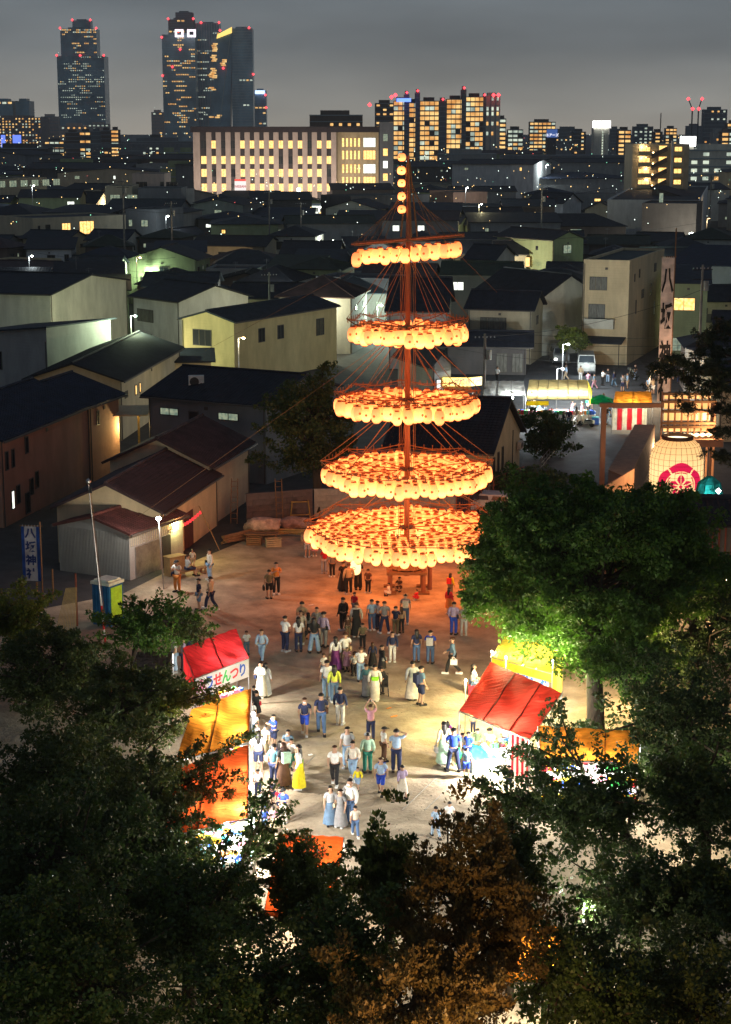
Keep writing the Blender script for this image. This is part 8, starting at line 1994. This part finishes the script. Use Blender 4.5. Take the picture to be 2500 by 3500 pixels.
# overhanging leafy boughs in front of the orange and vermilion tents
def boughs(label, px0, py0, Y, tgt, m, seed, per=110, cr=.22, ls=.13):
    p0 = A(px0, py0, Y); rt = root('leafy_bough', label, 'branch', tuple(p0)); bb = MB(); CC = []; rn = random.Random(seed)
    for (px, py, dY) in tgt:
        q = A(px, py, Y + dY) - p0; limb(bb, (0, 0, 0), q, .05, .012, rn, 4); n = int(q.length / .14)
        for k in range(n):
            f = .25 + .75 * k / n; CC.append(tuple(q * f + Vector((rn.gauss(0, .13), rn.gauss(0, .13), rn.gauss(0, .10)))))
    CC = np.array(CC); link('foliage', crown_mesh('foliage', CC, np.full(len(CC), cr), per // 4, ls, LF[m], seed, 'leaf', droop=.5), rt); obj('twigs', bb, M_bark, rt)
boughs('leafy bough reaching across the orange tent toward the queue', 480, 2760, 60, [(870, 2500, 1), (780, 2560, 0), (700, 2520, 1), (840, 2640, 0), (800, 2700, -1), (720, 2640, 0), (650, 2560, 0), (880, 2760, 0), (760, 2780, 0), (680, 2700, -1)], 'olive', 31)
boughs('thin leafy twigs hanging over the corner of the vermilion tent', 820, 2960, 55, [(1000, 2750, 0), (930, 2680, 0), (1040, 2830, 0), (900, 2800, 0), (960, 2850, 0), (880, 2700, 1)], 'dark', 32)
boughs('airy branch reaching in from the right over the walkers path', 1900, 2800, 57, [(1600, 2665, 0), (1660, 2700, 0), (1720, 2680, 0), (1700, 2760, 0), (1640, 2740, 0), (1780, 2640, 1), (1820, 2560, 1)], 'dark', 33)
boughs('leafy twigs hanging over the lower edge of the dark red tent', 2000, 2640, 62, [(1830, 2500, 0), (1770, 2540, 0), (1860, 2440, 0), (1900, 2380, 0), (1790, 2600, 0), (1720, 2570, 0)], 'dark', 34)
boughs('leafy twigs drooping over the red balloon stall roof', 560, 2120, 77, [(700, 2200, 0), (660, 2160, 0), (740, 2180, 0), (620, 2190, 0), (690, 2130, 0)], 'olive', 35)
boughs('lit yellowish twigs below the lettered banner on the left', 480, 2420, 68, [(720, 2330, 0), (760, 2380, 0), (690, 2400, 0), (640, 2350, 0), (790, 2350, 0), (640, 2440, 0)], 'bright', 36)
# lit path at lower right, seen through the leaves
lamp_r = root('clamp_lamp', 'bare bulb on a pole hidden among the lower right trees', 'lamp', at(2330, 2900)); obj('pole', MB().tube((0, 0, 0), (0, 0, 2.4), .03, 5), M_steel, lamp_r); obj('lamp_bulb', MB().lathe([(.03, -.1), (.1, 0), (.03, .1)], 8, 0, (0, 0, 2.5)), E_lamp, lamp_r); lamp('lamp_light', (0, -.15, 2.4), 200, (1, .85, .6), .1, lamp_r)
lamp_r = root('clamp_lamp', 'bare bulb on a pole beside the glimpsed orange tent at the bottom', 'lamp', at(1990, 3330)); obj('pole', MB().tube((0, 0, 0), (0, 0, 2.2), .03, 5), M_steel, lamp_r); obj('lamp_bulb', MB().lathe([(.03, -.1), (.1, 0), (.03, .1)], 8, 0, (0, 0, 2.3)), E_lamp, lamp_r); lamp('lamp_light', (0, -.15, 2.2), 260, (1, .95, .8), .1, lamp_r)
lamp_r = root('clamp_lamp', 'warm bulb on a pole between the stalls under the big tree', 'lamp', at(2180, 2420)); obj('pole', MB().tube((0, 0, 0), (0, 0, 2.4), .03, 5), M_steel, lamp_r); obj('lamp_bulb', MB().lathe([(.03, -.1), (.1, 0), (.03, .1)], 8, 0, (0, 0, 2.5)), E_lampw, lamp_r); lamp('lamp_light', (0, -.15, 2.4), 420, (1, .65, .3), .1, lamp_r)
lamp_r = root('clamp_lamp', 'warm bulb on a pole at the far right under the dark tree', 'lamp', at(2480, 2130)); obj('pole', MB().tube((0, 0, 0), (0, 0, 2.4), .03, 5), M_steel, lamp_r); obj('lamp_bulb', MB().lathe([(.05, -.16), (.18, 0), (.05, .16)], 8, 0, (0, 0, 2.5)), E_lampw, lamp_r); lamp('lamp_light', (0, -.15, 2.4), 300, (1, .7, .35), .1, lamp_r)
rt = root('street_lamp', 'added unseen amber lamp on a pole below the rusty conifer', 'street lamp', (3.0, 36.0, 0)); obj('pole', MB().tube((0, 0, 0), (0, 0, 5.3), .06, 6), M_steel, rt); obj('lamp_head', MB().lathe([(.05, -.1), (.16, 0), (.05, .1)], 8, 0, (0, .2, 5.35)), E_lampw, rt); lamp('lamp_light', (0, .3, 5.15), 560, (1, .55, .2), .12, rt)  # added lamp out of view, warms the conifer foliage
rt = root('street_lamp', 'added unseen dim lamp on a pole below the large dark trees at the bottom left', 'street lamp', (-6.5, 34, 0)); obj('pole', MB().tube((0, 0, 0), (0, 0, 6.3), .06, 6), M_steel, rt); obj('lamp_head', MB().lathe([(.05, -.1), (.16, 0), (.05, .1)], 8, 0, (0, .2, 6.35)), E_lampw, rt); lamp('lamp_light', (0, .3, 6.15), 160, (.9, .9, .5), .12, rt)  # added lamp out of view, lifts the dark foreground trees
print('leaves', LEAFN[0])
# small or far glowing surfaces need no direct light sampling of their own; real lamps and the big lanterns carry the light
for m_ in bpy.data.materials:
    if m_.use_nodes:
        m_.cycles.emission_sampling = 'NONE'
